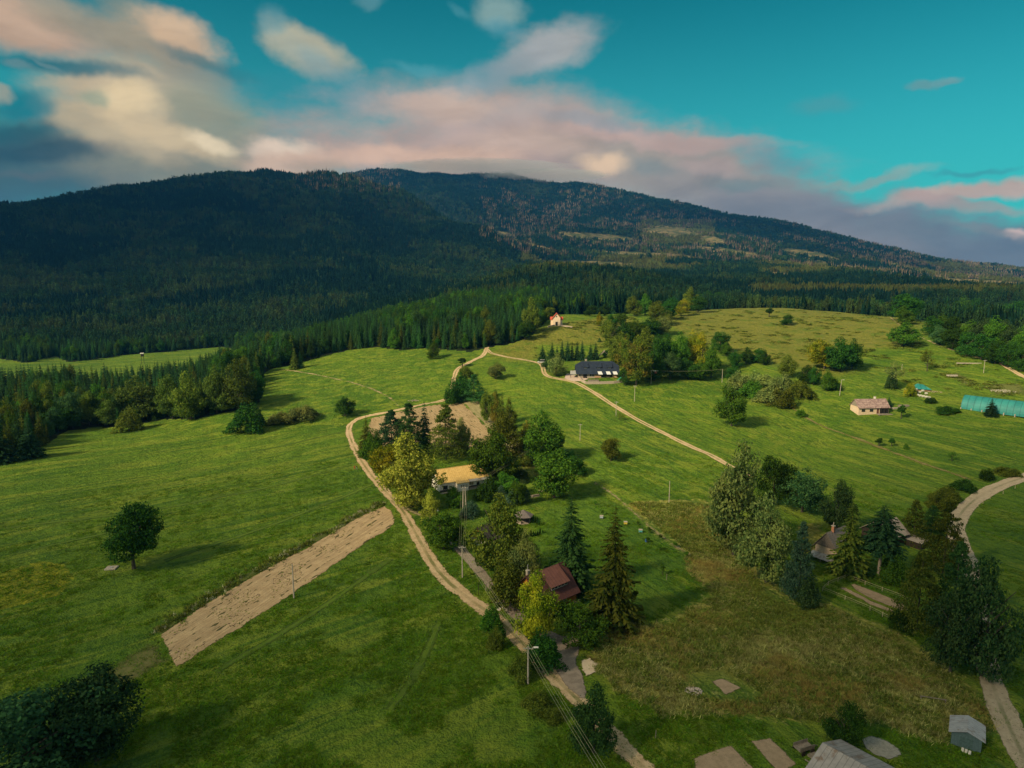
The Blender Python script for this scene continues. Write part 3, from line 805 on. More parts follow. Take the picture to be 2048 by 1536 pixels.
# ------------------------------------------------------------------ plants
def leaf_mat(name, dark, light, tip=None, trans=0.25, nscale=0.35):
    m, n = new_mat(name)
    geo = n.node('ShaderNodeNewGeometry')
    oi = n.node('ShaderNodeObjectInfo')
    f = n.noise(geo.outputs['Position'], nscale, 2, 0.6)
    v = n.math('ADD', n.math('MULTIPLY', f, 0.55), n.math('MULTIPLY', geo.outputs['Random Per Island'], 0.45))
    c = n.mix(n.ramp(v, 0.25, 0.75), dark, light)
    if tip is not None:
        c = n.mix(n.math('MULTIPLY', n.ramp(n.noise(geo.outputs['Position'], nscale * 0.5, 2, 0.5), 0.48, 0.62), 0.8), c, tip)
    hs = n.node('ShaderNodeHueSaturation', {'Hue': n.ramp(oi.outputs['Random'], 0, 1, 0.478, 0.514, smooth=False), 'Saturation': 1.0, 'Value': n.ramp(oi.outputs['Random'], 0, 1, 0.66, 1.42, smooth=False), 'Color': c})
    d = n.node('ShaderNodeBsdfDiffuse', {0: hs.outputs[0]})
    t = n.node('ShaderNodeBsdfTranslucent', {0: hs.outputs[0]})
    mx = n.node('ShaderNodeMixShader', {0: trans, 1: d.outputs[0], 2: t.outputs[0]})
    out_surface(n, mx.outputs[0])
    return m


def plain(name, c1, c2=None, rough=0.8, scale=3.0, bump=0.2, metal=0.0, spec=0.3, stripes=None, rust=None):
    m, n = new_mat(name)
    tcn = n.node('ShaderNodeTexCoord').outputs['Object']
    f = n.noise(tcn, scale, 4, 0.6)
    c2 = c2 or tuple(x * 0.72 for x in c1)
    c = n.mix(n.ramp(f, 0.35, 0.68), c1, c2)
    if rust:
        rn = n.noise(tcn, rust, 5, 0.7)
        c = n.mix(n.math('MULTIPLY', n.ramp(rn, 0.52, 0.66), 0.75), c, (0.17, 0.095, 0.05))
    h = f
    if stripes:
        ax, freq, dark = stripes
        sx = n.node('ShaderNodeSeparateXYZ', {0: tcn}).outputs[ax]
        w = n.math('FRACT', n.math('MULTIPLY', sx, freq))
        ln = n.ramp(n.math('ABSOLUTE', n.math('SUBTRACT', w, 0.5)), 0.40, 0.47)
        c = n.mix(n.math('MULTIPLY', ln, dark), c, tuple(x * 0.3 for x in c1))
        h = n.math('SUBTRACT', f, n.math('MULTIPLY', ln, 1.0))
    bp = n.node('ShaderNodeBump', {'Height': h, 'Strength': bump, 'Distance': 0.05})
    b = n.node('ShaderNodeBsdfPrincipled', {'Base Color': c, 'Roughness': rough, 'Metallic': metal, 'Specular IOR Level': spec, 'Normal': bp.outputs[0]})
    out_surface(n, b.outputs[0])
    return m


BARK = plain('bark', (0.060, 0.052, 0.036), (0.035, 0.032, 0.022), scale=2)
BARK_PALE = plain('pale_bark', (0.30, 0.25, 0.19), (0.16, 0.13, 0.1), scale=2)
LM = {
    'spruce': leaf_mat('spruce_needles', (0.021, 0.071, 0.021), (0.060, 0.144, 0.032)),
    'spruce_olive': leaf_mat('olive_spruce_needles', (0.033, 0.072, 0.012), (0.129, 0.156, 0.022)),
    'spruce_dark': leaf_mat('dark_spruce_needles', (0.014, 0.045, 0.020), (0.042, 0.098, 0.034)),
    'blue': leaf_mat('blue_spruce_needles', (0.023, 0.069, 0.041), (0.092, 0.157, 0.090)),
    'dark': leaf_mat('dark_green_leaves', (0.013, 0.048, 0.010), (0.044, 0.110, 0.014)),
    'green': leaf_mat('green_leaves', (0.024, 0.079, 0.011), (0.086, 0.173, 0.015)),
    'olive': leaf_mat('olive_leaves', (0.041, 0.078, 0.011), (0.156, 0.189, 0.024)),
    'yellow': leaf_mat('yellowing_leaves', (0.073, 0.104, 0.011), (0.302, 0.293, 0.039), (0.336, 0.342, 0.044)),
    'lime': leaf_mat('yellow_green_leaves', (0.065, 0.121, 0.009), (0.254, 0.303, 0.016), (0.376, 0.353, 0.019)),
    'rust': leaf_mat('leaves_turning_rust', (0.036, 0.074, 0.010), (0.120, 0.160, 0.018), (0.17, 0.125, 0.022)),
    'greygreen': leaf_mat('grey_green_leaves', (0.060, 0.110, 0.028), (0.228, 0.290, 0.083), (0.213, 0.249, 0.059)),
    'teal': leaf_mat('bluish_leaves', (0.018, 0.062, 0.022), (0.075, 0.139, 0.040)),
    'fresh': leaf_mat('light_green_leaves', (0.038, 0.085, 0.014), (0.130, 0.195, 0.032)),
    'dry': leaf_mat('dry_stems', (0.14, 0.12, 0.04), (0.34, 0.30, 0.12), trans=0.1),
    'dead': leaf_mat('bare_dead_twigs', (0.060, 0.051, 0.034), (0.178, 0.132, 0.081), trans=0.05),
    'far_sp': leaf_mat('far_spruce', (0.006, 0.024, 0.015), (0.014, 0.041, 0.022), nscale=0.02),
    'far_br': leaf_mat('far_broadleaf', (0.011, 0.042, 0.017), (0.040, 0.079, 0.025), (0.057, 0.089, 0.025), nscale=0.02),
    'far_pale': leaf_mat('far_young_wood', (0.048, 0.068, 0.016), (0.109, 0.109, 0.027), (0.075, 0.088, 0.020), nscale=0.02),
}


def leaves_at(cent, nrm, size, rg, aspect=0.7):
    n = len(cent)
    r1 = rg.normal(size=(n, 3))
    nn = nrm + 0.75 * r1
    nn /= np.linalg.norm(nn, axis=1)[:, None] + 1e-9
    t = np.cross(nn, rg.normal(size=(n, 3)))
    t /= np.linalg.norm(t, axis=1)[:, None] + 1e-9
    b = np.cross(nn, t)
    s = size * rg.uniform(0.6, 1.35, n)[:, None]
    a = t * s; c = b * s * aspect
    V = np.stack([cent - a, cent - c * 0.9 + a * 0.1, cent + a, cent + c - a * 0.15], 1).reshape(-1, 3)
    Fq = np.arange(n * 4).reshape(-1, 4)
    return V, Fq


def tube_np(pts, rad, sides=6):
    """tapered tube through points"""
    pts = np.asarray(pts, float); k = len(pts)
    rad = np.asarray(rad, float)
    t = np.gradient(pts, axis=0); t /= np.linalg.norm(t, axis=1)[:, None] + 1e-9
    up = np.where(np.abs(t[:, 2:3]) > 0.9, np.array([[1.0, 0, 0]]), np.array([[0, 0, 1.0]]))
    u = np.cross(t, up); u /= np.linalg.norm(u, axis=1)[:, None] + 1e-9
    v = np.cross(t, u)
    an = np.linspace(0, 2 * math.pi, sides, endpoint=False)
    V = (pts[:, None] + (u[:, None] * np.cos(an)[None, :, None] + v[:, None] * np.sin(an)[None, :, None]) * rad[:, None, None]).reshape(-1, 3)
    F = []
    for i in range(k - 1):
        for j in range(sides):
            F.append((i * sides + j, i * sides + (j + 1) % sides, (i + 1) * sides + (j + 1) % sides, (i + 1) * sides + j))
    return V, np.array(F)


def join(parts):
    Vs, Fs, o = [], [], 0
    for V_, F_ in parts:
        Vs.append(V_); Fs.append(np.asarray(F_) + o); o += len(V_)
    return np.vstack(Vs), np.vstack(Fs)


def crown_broad(seed, n=12000, z0=0.12, shape='round', leaf=0.017, lobes=19, gappy=0.0, tipn=34):
    rg = np.random.default_rng(seed)
    cz = (1 + z0) / 2; hz = (1 - z0) / 2
    C_, Rd = [], []
    for k in range(lobes):
        u = rg.normal(size=3); u /= np.linalg.norm(u)
        q = rg.uniform(0.45, 0.86)
        zz = u[2] * q
        if shape == 'cone': w = 0.40 + 0.62 * (1 - zz) / 2
        elif shape == 'egg': w = 0.74 + 0.34 * (0.45 - abs(zz + 0.15))
        elif shape in ('spread', 'bush'): w = 1.0
        else: w = 0.86
        z_ = cz + zz * hz * 0.93
        if shape == 'bush': z_ = rg.uniform(0.22, 0.68)
        C_.append((u[0] * q * w * 0.54, u[1] * q * w * 0.54, z_))
        rr = rg.uniform(0.13, 0.23) * (0.8 if shape == 'cone' else 1.0)
        Rd.append((rr, rr, rr * rg.uniform(0.75, 1.05) * min(1.3, max(0.55, hz * 1.6))))
        if shape == 'bush': Rd[-1] = (rr * 1.15, rr * 1.15, min(z_ + 0.02, 0.34))
    C_.append((0, 0, cz)); Rd.append((0.29, 0.29, hz * 0.76))
    if shape in ('cone', 'egg'):
        C_.append((rg.normal() * 0.02, rg.normal() * 0.02, 1 - 0.10)); Rd.append((0.10, 0.10, 0.11))
    C_, Rd = np.array(C_), np.array(Rd)
    pw = Rd[:, 0]**2; pw[lobes] *= 0.6
    k = rg.choice(len(C_), n, p=pw / pw.sum())
    u = rg.normal(size=(n, 3)); u /= np.linalg.norm(u, axis=1)[:, None]
    tips = rg.normal(size=(len(C_), tipn, 3)); tips /= np.linalg.norm(tips, axis=2)[:, :, None]
    tl = rg.uniform(0.82, 1.22, size=(len(C_), tipn))
    tk = rg.integers(0, tipn, n)
    u = u * 0.36 + tips[k, tk] * 0.9
    u /= np.linalg.norm(u, axis=1)[:, None]
    q = (rg.uniform(0.60, 1.02, n) * tl[k, tk])[:, None]
    P = C_[k] + u * Rd[k] * q
    if gappy > 0:
        keep = vnoise(P[:, 0] * 9 + 50, P[:, 2] * 9 + P[:, 1] * 7 + 50, seed) > gappy
        P, u = P[keep], u[keep]
    P[:, 2] = np.abs(P[:, 2] - 0.01) + 0.01
    rr_ = np.percentile(np.hypot(P[:, 0], P[:, 1]), 98)
    P[:, :2] *= 0.5 / rr_
    zt = np.percentile(P[:, 2], 99.8)
    P[:, 2] *= 1.0 / zt
    if z0 < 0.12 and shape != 'bush': P[:, 2] = np.clip(P[:, 2], 0, 1.02) ** 1.3
    if shape == 'bush':
        P[:, 2] *= np.sqrt(np.clip(1 - (np.hypot(P[:, 0], P[:, 1]) / 0.56) ** 2, 0.04, 1)) * (0.75 + 0.5 * vnoise(P[:, 0] * 5 + 20, P[:, 1] * 5 + 20, seed))
    return leaves_at(P, u + np.array([0, 0, 0.25]), leaf, rg)


def trunk_broad(seed, h=0.55, r=0.022, limbs=7):
    rg = np.random.default_rng(seed + 900)
    parts = []
    pts = np.array([[0, 0, -0.03], [0.006, 0, 0.12], [0.01 * rg.normal(), 0.01 * rg.normal(), 0.35], [0.02 * rg.normal(), 0.02 * rg.normal(), h + 0.2]])
    parts.append(tube_np(pts, [r * 1.35, r, r * 0.75, r * 0.25], 7))
    for k in range(limbs):
        z = rg.uniform(0.16, h); a = rg.uniform(0, 6.28); L = rg.uniform(0.18, 0.32)
        d = np.array([math.cos(a), math.sin(a), 0.9])
        p0 = np.array([0, 0, z])
        parts.append(tube_np(np.array([p0, p0 + d * L * 0.5 + [0, 0, 0.01], p0 + d * L]), [r * 0.55, r * 0.35, r * 0.12], 5))
    return join(parts)


def crown_spruce(seed, whorls=34, per=15, segs=5, z0=0.04, droop=0.24, power=0.85, jag=0.38, wmul=1.0):
    """tiers of drooping branches, each a spray of narrow twigs"""
    rg = np.random.default_rng(seed)
    V, F = [], []
    def quad(a, b, c, d):
        i = len(V); V.extend([a, b, c, d]); F.append((i, i + 1, i + 2, i + 3))
    for k in range(whorls):
        t = (k + rg.uniform(-0.45, 0.45)) / whorls
        t = min(max(t, 0), 0.985)
        z = z0 + (1 - z0) * t * 0.985
        L0 = 0.5 * (1 - t) ** power * wmul + 0.012
        nb = max(6, int(per * (1 - 0.5 * t)))
        a0 = rg.uniform(0, 6.28)
        for j in range(nb):
            a = a0 + 6.283 * j / nb + rg.normal() * 0.2
            L = L0 * rg.uniform(1 - jag, 1 + jag * 0.45)
            zz = z + rg.normal() * 0.008
            d = np.array([math.cos(a), math.sin(a), 0.0]); s = np.array([-math.sin(a), math.cos(a), 0.0])
            prev = np.array([0, 0, zz + 0.012])
            dr = droop * rg.uniform(0.7, 1.4)
            for q in range(segs):
                f = (q + 1) / segs
                cur = d * L * f + np.array([0, 0, zz + 0.012 - dr * L * (f ** 1.5) * 0.66 + 0.035 * L * f * f])
                w = L * 0.17 * (1.15 - 0.75 * f)
                for sg in (-1, 1):
                    tip = prev * 0.4 + cur * 0.6 + s * sg * w * rg.uniform(0.9, 1.7) + d * w * rg.uniform(0.6, 1.4) + np.array([0, 0, -w * rg.uniform(0.1, 0.55)])
                    e = (cur - prev) * 0.32
                    quad(prev, tip - e * 0.35, tip + e * 0.25, cur)
                if q > 0 and rg.uniform() < 0.55:
                    hang = np.array([0, 0, -w * rg.uniform(0.5, 1.1)])
                    quad(prev, prev + hang + s * w * 0.25, cur + hang * 0.7 - s * w * 0.25, cur)
                prev = cur
    for a in (0.3, 1.87):
        s = np.array([math.cos(a), math.sin(a), 0]) * 0.008
        quad(np.array([0, 0, 0.94]) - s, np.array([0, 0, 0.94]) + s, np.array([0, 0, 1.0]) + s * 0.2, np.array([0, 0, 1.0]) - s * 0.2)
    return np.array(V), np.array(F)


def crown_pine(seed, n=12000, z0=0.08, power=0.8):
    """loose conifer: clumps of needles on tiers"""
    rg = np.random.default_rng(seed)
    P, U = [], []
    NC = 240
    for k in range(NC):
        t = rg.uniform(0, 1) ** 1.3
        z = z0 + (1 - z0) * t
        L = (0.48 * (1 - t) ** power + 0.02) * rg.uniform(0.15, 1.0) ** 0.6
        a = rg.uniform(0, 6.28)
        c = np.array([math.cos(a) * L, math.sin(a) * L, min(z, 0.97)])
        m = n // NC
        u = rg.normal(size=(m, 3)); u /= np.linalg.norm(u, axis=1)[:, None]
        sz = np.array([0.12, 0.12, 0.040]) * (1.2 - 0.8 * t)
        P.append(c + u * sz * rg.uniform(0.3, 1.0, (m, 1))); U.append(u)
    P, U = np.vstack(P), np.vstack(U)
    rr_ = np.percentile(np.hypot(P[:, 0], P[:, 1]), 98)
    P[:, :2] *= 0.5 / rr_
    P[:, 2] = np.clip(P[:, 2], 0.02, 1)
    return leaves_at(P, U + np.array([0, 0, 0.3]), 0.016, rg, 0.55)


def trunk_conifer(top=0.97, r=0.016):
    return tube_np(np.array([[0, 0, -0.03], [0, 0, 0.3], [0, 0, 0.7], [0, 0, top]]), [r * 1.3, r, r * 0.6, r * 0.1], 7)


def lod_spruce(seed, levels=7, sides=7):
    rg = np.random.default_rng(seed)
    V, F = [], []
    for k in range(levels):
        t = k / levels
        zt = min(1.0, 0.06 + 0.94 * (t + 1.9 / levels)); zb = 0.03 + 0.93 * t
        rad = 0.5 * (1 - t) ** 0.85 + 0.02
        i0 = len(V)
        V.append((0, 0, zt))
        for j in range(sides * 2):
            a = 6.283 * j / (sides * 2) + k * 0.7
            rr = rad * (rg.uniform(0.85, 1.15) if j % 2 == 0 else rg.uniform(0.40, 0.6))
            V.append((rr * math.cos(a), rr * math.sin(a), zb + (0 if j % 2 == 0 else 0.03)))
        for j in range(sides * 2):
            F.append((i0, i0 + 1 + j, i0 + 1 + (j + 1) % (sides * 2)))
    return np.array(V), np.array(F)


def lod_broad(seed, n=150):
    """few big leaf clumps"""
    V, F = crown_broad(seed, n=n, z0=0.05, leaf=0.10, lobes=9, tipn=12)
    return V, F


def tri2quad(V, F):
    F = np.asarray(F)
    return V, np.column_stack([F, F[:, 2]])


CROWN, TRUNK = {}, {}


def get_crown(shape, var, matkey):
    key = (shape, var, matkey)
    if key not in CROWN:
        sd = var * 13 + 5
        if shape == 'spruce': V_, F_ = crown_spruce(sd)
        elif shape == 'spruce_slim': V_, F_ = crown_spruce(sd, 30, 13, power=0.7)
        elif shape == 'spruce_bare': V_, F_ = crown_spruce(sd, 22, 15, z0=0.40, power=0.6)
        elif shape == 'pine': V_, F_ = crown_pine(sd)
        elif shape == 'round': V_, F_ = crown_broad(sd, 12000, 0.08, 'round')
        elif shape == 'lone': V_, F_ = crown_broad(sd, 15000, 0.12, 'egg', 0.018, 34)
        elif shape == 'egg': V_, F_ = crown_broad(sd, 12000, 0.04, 'egg')
        elif shape == 'cone': V_, F_ = crown_broad(sd, 11000, 0.03, 'cone', 0.017, 24)
        elif shape == 'spread': V_, F_ = crown_broad(sd, 10000, 0.08, 'spread', 0.019, 20, 0.12)
        elif shape == 'sparse': V_, F_ = crown_broad(sd, 3000, 0.20, 'round', 0.018, 16, 0.4)
        elif shape == 'bush': V_, F_ = crown_broad(sd, 6000, 0.0, 'bush', 0.026, 18)
        elif shape == 'ball': V_, F_ = crown_broad(sd, 2200, 0.30, 'round', 0.04, 10)
        elif shape == 'column': V_, F_ = crown_broad(sd, 900, 0.02, 'egg', 0.07, 9)
        elif shape == 'reed':
            rg = np.random.default_rng(sd); n = 500
            b = rg.normal(size=(n, 2)) * 0.17; l = rg.normal(size=(n, 2)) * 0.12; h = rg.uniform(0.4, 1.0, n); w = 0.02
            a = rg.uniform(0, 6.28, n)
            o = np.stack([np.cos(a) * w, np.sin(a) * w], -1)
            V_ = np.stack([np.column_stack([b - o, np.zeros(n)]), np.column_stack([b + o, np.zeros(n)]), np.column_stack([b + l + o * 0.3, h]), np.column_stack([b + l - o * 0.3, h])], 1).reshape(-1, 3)
            F_ = np.arange(n * 4).reshape(-1, 4)
        elif shape == 'lod_spruce': V_, F_ = tri2quad(*lod_spruce(sd))
        elif shape == 'lod_broad': V_, F_ = lod_broad(sd)
        else: raise ValueError(shape)
        CROWN[key] = mesh_np('crown', V_, F_, LM[matkey])
    return CROWN[key]


def get_trunk(shape, var):
    con = shape in ('spruce', 'spruce_slim', 'spruce_bare', 'pine')
    key = ('con' + shape if con else shape, 0 if con else var % 3)
    if key not in TRUNK:
        if con:
            V_, F_ = trunk_conifer(0.97, 0.03 if shape == 'spruce_bare' else 0.016)
        elif shape in ('bush', 'column', 'reed'):
            V_, F_ = trunk_broad(var, 0.35, 0.014, 9)
        elif shape in ('ball',):
            V_, F_ = trunk_broad(var, 0.45, 0.05, 3)
        else:
            V_, F_ = trunk_broad(var, 0.55, 0.03 if shape == 'lone' else 0.024, 8)
        TRUNK[key] = mesh_np('trunk', V_, F_, BARK_PALE if shape == 'spruce_bare' else BARK)
    return TRUNK[key]


NAME = {'spruce': 'spruce_tree', 'spruce_slim': 'spruce_tree', 'spruce_bare': 'spruce_tree', 'pine': 'pine_tree', 'bush': 'bush', 'reed': 'reed_clump', 'column': 'thuja_shrub', 'lod_spruce': 'spruce_tree', 'lod_broad': 'broadleaf_tree'}
tree_no = [0]


def plant(shape, matkey, p, h, w, label=None, group=None, var=None, cat=None, wy=None, stems=True):
    tree_no[0] += 1
    var = tree_no[0] % 4 if var is None else var
    nm = NAME.get(shape, 'broadleaf_tree')
    e = bpy.data.objects.new(nm, None)
    C.objects.link(e)
    e.location = (p[0], p[1], p[2] - 0.1)
    e.rotation_euler = (0, 0, (tree_no[0] * 2.399) % 6.283)
    e.scale = (w, wy or w, h)
    e.empty_display_size = 0.1
    tag(e, label, cat or ('bush' if shape == 'bush' else 'reeds' if shape == 'reed' else 'shrub' if shape == 'column' else 'tree'), group)
    link('crown' if shape not in ('bush', 'column', 'reed') else 'foliage', get_crown(shape, var, matkey), e)
    if stems and shape not in ('lod_spruce', 'lod_broad', 'reed'):
        link('trunk' if shape not in ('bush', 'column') else 'stem', get_trunk(shape, var), e)
    return e


def tree(shape, matkey, px, pb, pt, wpx, label, group=None, **k):
    p = G(px, pb)
    h = height_at(p, px, pt)
    f = float(proj(p.x, p.y, p.z + h * 0.4)[2])
    k2 = 1.04 if shape.startswith('spruce') else 1.14
    return plant(shape, matkey, p, max(h, 0.5), wpx * f / F * k2, label, group, **k)

# ------------------------------------------------------------------ single trees and bushes
# around the yellow-roofed house
tree('egg', 'yellow', 824, 1014, 868, 118, 'large yellowing broadleaf tree in front of the yellow-roofed house')
tree('round', 'lime', 778, 962, 890, 66, 'yellow-green tree between the big yellowing tree and the dirt road')
tree('egg', 'green', 747, 930, 858, 46, 'slim green tree beside the dirt road, next to the olive spruce')
tree('spruce', 'spruce_olive', 734, 912, 830, 44, 'olive spruce at the bend of the dirt road')
tree('pine', 'spruce_dark', 784, 908, 818, 68, 'dark spreading conifer, first of three on the brown field edge')
tree('pine', 'spruce', 819, 912, 804, 70, 'broad dark conifer, middle of three on the brown field edge')
tree('spruce_slim', 'spruce_dark', 850, 904, 800, 40, 'slender dark spruce, last of three on the brown field edge')
tree('pine', 'spruce_olive', 892, 918, 806, 74, 'broad olive conifer behind the yellow-roofed house')
tree('egg', 'greygreen', 926, 905, 836, 40, 'grey-green tree right beside the broad olive conifer')
tree('egg', 'green', 985, 966, 850, 84, 'green broadleaf tree overhanging the right end of the yellow roof')
tree('cone', 'olive', 1006, 930, 824, 64, 'tall olive tree behind the green tree at the yellow roof')
tree('spread', 'green', 908, 1014, 974, 32, 'small green tree on the lawn in front of the white house wall')
tree('round', 'yellow', 838, 1012, 972, 30, 'small yellow tree at the foot of the large yellowing tree')
tree('cone', 'yellow', 862, 1052, 978, 36, 'narrow yellow tree beside the parked car')
tree('spread', 'green', 887, 1098, 1020, 86, 'low spreading green tree between the dirt road and the grey lane')
tree('bush', 'dark', 976, 1000, 958, 48, 'dark bush at the right front corner of the white house')
tree('round', 'green', 1015, 992, 944, 50, 'rounded green tree behind the blue spruces')
tree('pine', 'blue', 1002, 1002, 970, 34, 'bluish spruce, left one behind the willow')
tree('bush', 'blue', 1022, 1010, 980, 30, 'low bluish conifer in the middle of the garden row')
tree('pine', 'blue', 1051, 1004, 974, 26, 'bluish spruce nearest the log pile')
tree('bush', 'blue', 942, 1032, 1001, 40, 'wide bluish conifer bush beside the double pole')
tree('spread', 'green', 1034, 1010, 962, 32, 'thin young tree with a bare stem in the garden')
tree('bush', 'teal', 1042, 960, 936, 40, 'dark bluish bush near the small garden lamp')
# willow and trees by the lane
tree('cone', 'olive', 995, 1150, 988, 104, 'tall olive willow in front of the log cabin')
tree('bush', 'olive', 1012, 1215, 1120, 76, 'low olive willow growth beside the grey lane')
tree('cone', 'greygreen', 1050, 1190, 1062, 66, 'pale olive tree between the willow and the red-roofed house')
tree('egg', 'lime', 1074, 1282, 1142, 82, 'bright yellow-green tree in front of the red-roofed house')
tree('spread', 'green', 1160, 1288, 1208, 92, 'dark green apple tree below the balcony of the red-roofed house')
tree('spruce', 'spruce', 1141, 1182, 978, 112, 'tall dark spruce behind the red-roofed house')
tree('spruce', 'spruce_olive', 1226, 1244, 1006, 124, 'tallest olive spruce, right of the red-roofed house')
tree('bush', 'green', 985, 1264, 1210, 50, 'round bush standing on the verge of the dirt road')
tree('bush', 'olive', 992, 1296, 1256, 34, 'small olive bush just below the round verge bush')
tree('bush', 'dark', 1086, 1336, 1268, 74, 'dark shrub behind the lamp pole')
tree('bush', 'olive', 1040, 1356, 1308, 48, 'brownish shrub left of the lamp pole')
tree('bush', 'olive', 1075, 1418, 1384, 62, 'tall dry weeds at the foot of the lamp pole')
tree('bush', 'olive', 1108, 1440, 1414, 40, 'dry weeds beside the road below the lamp pole')
tree('cone', 'spruce', 1187, 1506, 1368, 92, 'dense dark conifer leaning over the road at the bottom')
# hedge row of yellowish conifers by the brown field
tree('cone', 'olive', 972, 846, 776, 26, 'first yellowish conifer of the row along the brown field')
tree('cone', 'rust', 990, 852, 780, 24, 'second, rust-tinged conifer of the row along the brown field')
tree('spruce_slim', 'spruce_olive', 1004, 860, 784, 24, 'third, narrow conifer of the row along the brown field')
tree('cone', 'olive', 1019, 874, 796, 30, 'last yellowish conifer of the row, nearest the tall mixed trees')
tree('egg', 'dark', 921, 800, 746, 48, 'dark round tree left of its pair on the field corner')
tree('pine', 'spruce', 948, 803, 748, 50, 'dark conifer right of its pair on the field corner')
tree('bush', 'dark', 903, 808, 770, 30, 'dark bush below the pair of dark trees on the field corner')
tree('ball', 'dark', 925, 733, 716, 18, 'little round tree beside the track above the dark pair')
tree('bush', 'olive', 932, 754, 732, 28, 'olive bush between the track and the dark pair')
# right of the row
tree('cone', 'green', 1082, 928, 824, 78, 'tall loose green tree in the hedge by the open meadow')
tree('cone', 'yellow', 1050, 918, 842, 48, 'yellow-leaved tree left of the tall loose green one')
tree('round', 'dark', 1108, 912, 858, 36, 'dark lower tree right of the tall loose green one')
tree('spread', 'green', 1108, 996, 902, 92, 'wide apple tree with a leaning crown above the log pile')
tree('bush', 'olive', 1045, 930, 905, 44, 'reddish brown thicket left of the wooden garden pole')
tree('spread', 'dark', 1154, 950, 912, 44, 'dark shrub at the hedge end next to the open meadow')
tree('bush', 'dark', 1136, 925, 900, 34, 'low dark bush between the hedge trees')
tree('round', 'olive', 1222, 922, 876, 40, 'single small tree in the open meadow, rust at its foot')
tree('round', 'greygreen', 991, 758, 724, 34, 'grey-green tree alone in the meadow below the track junction')
tree('cone', 'green', 866, 718, 682, 24, 'slim tree alone in the upper meadow by the forest')
tree('round', 'dark', 690, 832, 792, 38, 'dark rounded tree alone in the meadow above the road bend')
tree('bush', 'dark', 494, 864, 810, 66, 'big dark bush in the meadow before the left forest')
tree('bush', 'greygreen', 562, 846, 824, 56, 'low grey-green thicket, left half')
tree('bush', 'greygreen', 604, 838, 810, 62, 'grey-green thicket, taller right half')
tree('spruce', 'spruce_olive', 590, 738, 692, 22, 'olive spruce in a close pair on the meadow edge')
tree('spruce_slim', 'spruce', 601, 736, 700, 18, 'darker spruce in a close pair on the meadow edge')
tree('spruce_slim', 'spruce', 512, 745, 728, 9, 'tiny spruce alone at the forest corner')
tree('lone', 'dark', 268, 1137, 1010, 96, 'single dark tree with a visible trunk in the lower left meadow')
tree('round', 'spruce_dark', 60, 1590, 1375, 260, 'huge dark bushy tree in the bottom left corner')
tree('round', 'spruce_dark', 195, 1520, 1350, 170, 'dark bushy tree next to the huge one in the bottom corner')
# left forest edge: big broadleaved trees
g_ = 'broadleaved trees along the left forest edge'
tree('round', 'fresh', 287, 840, 752, 78, 'rounded broadleaf tree on the forest edge behind the small ball bush', g_)
tree('egg', 'fresh', 346, 838, 750, 50, 'left half of the tall double-crowned tree on the forest edge', g_)
tree('egg', 'olive', 382, 838, 744, 66, 'right half of the tall double-crowned tree on the forest edge', g_)
tree('egg', 'fresh', 434, 826, 732, 52, 'upright broadleaf tree between the double-crowned and the corner tree', g_)
tree('cone', 'fresh', 478, 822, 720, 66, 'pale pointed tree at the corner of the left forest', g_)
tree('round', 'dark', 508, 806, 762, 34, 'dark small tree at the outermost corner of the left forest', g_)
tree('round', 'olive', 487, 770, 712, 36, 'olive tree behind the forest corner', g_)
tree('bush', 'olive', 258, 862, 820, 48, 'small ball-shaped bush standing before the left forest', g_)
tree('cone', 'fresh', 220, 850, 800, 46, 'small pointed tree left of the ball-shaped bush', g_)
tree('egg', 'fresh', 184, 846, 782, 42, 'narrow pale tree in the left forest edge', g_)
tree('round', 'dark', 118, 860, 806, 74, 'dark rounded thicket in the left forest edge', g_)
tree('cone', 'olive', 18, 885, 796, 44, 'pale olive tree at the edge of the picture in the left forest', g_)
tree('spruce', 'spruce_dark', 62, 915, 842, 58, 'broad dark spruce standing out from the left forest')
tree('spruce', 'spruce_dark', 4, 925, 838, 56, 'dark spruce cut by the picture edge')
# right: group round the shaded farmhouse
tree('egg', 'greygreen', 1467, 1110, 888, 124, 'tallest grey-green tree left of the shaded farmhouse')
tree('round', 'dark', 1546, 1010, 914, 66, 'dark tree behind the tallest grey-green tree')
tree('round', 'teal', 1604, 1024, 934, 88, 'wide dark rounded tree on the meadow edge')
tree('cone', 'teal', 1674, 1060, 960, 60, 'bluish pointed tree behind the farmhouse chimney')
tree('cone', 'greygreen', 1532, 1164, 988, 104, 'leafy tree in front of the tallest grey-green tree')
tree('pine', 'blue', 1596, 1200, 1040, 66, 'blue-green pine left of the farmhouse wall')
tree('bush', 'teal', 1612, 1212, 1150, 46, 'low pine shrub under the blue-green pine')
tree('spruce', 'spruce_olive', 1694, 1148, 996, 80, 'olive spruce hiding most of the shaded farmhouse')
tree('spruce_bare', 'spruce_dark', 1757, 1153, 1008, 94, 'spruce with a long bare trunk on the farmhouse lawn')
tree('pine', 'spruce_olive', 1826, 1085, 998, 58, 'olive pine beside the end of the barn roof')
tree('pine', 'spruce_olive', 1885, 1150, 998, 84, 'tall olive pine where the road bends')
tree('pine', 'spruce', 1862, 1065, 1010, 44, 'dark pine behind the tall olive pine')
tree('pine', 'spruce_olive', 1832, 1262, 1098, 84, 'pale olive pine beside the vegetable garden')
tree('pine', 'spruce', 1902, 1262, 1080, 88, 'dark pine between the pale olive pine and the road')
tree('round', 'teal', 1900, 1345, 1180, 94, 'leafy tree left of the road, front one of two')
tree('egg', 'teal', 1962, 1352, 1120, 112, 'large leafy tree over the road, rear one of two')
tree('bush', 'green', 1785, 1165, 1105, 50, 'green bush on the farmhouse lawn')
tree('bush', 'dark', 1800, 1258, 1222, 44, 'dark shrub at the low end of the vegetable garden')
tree('bush', 'yellow', 1767, 1163, 1150, 14, 'small yellow shrub on the farmhouse lawn')
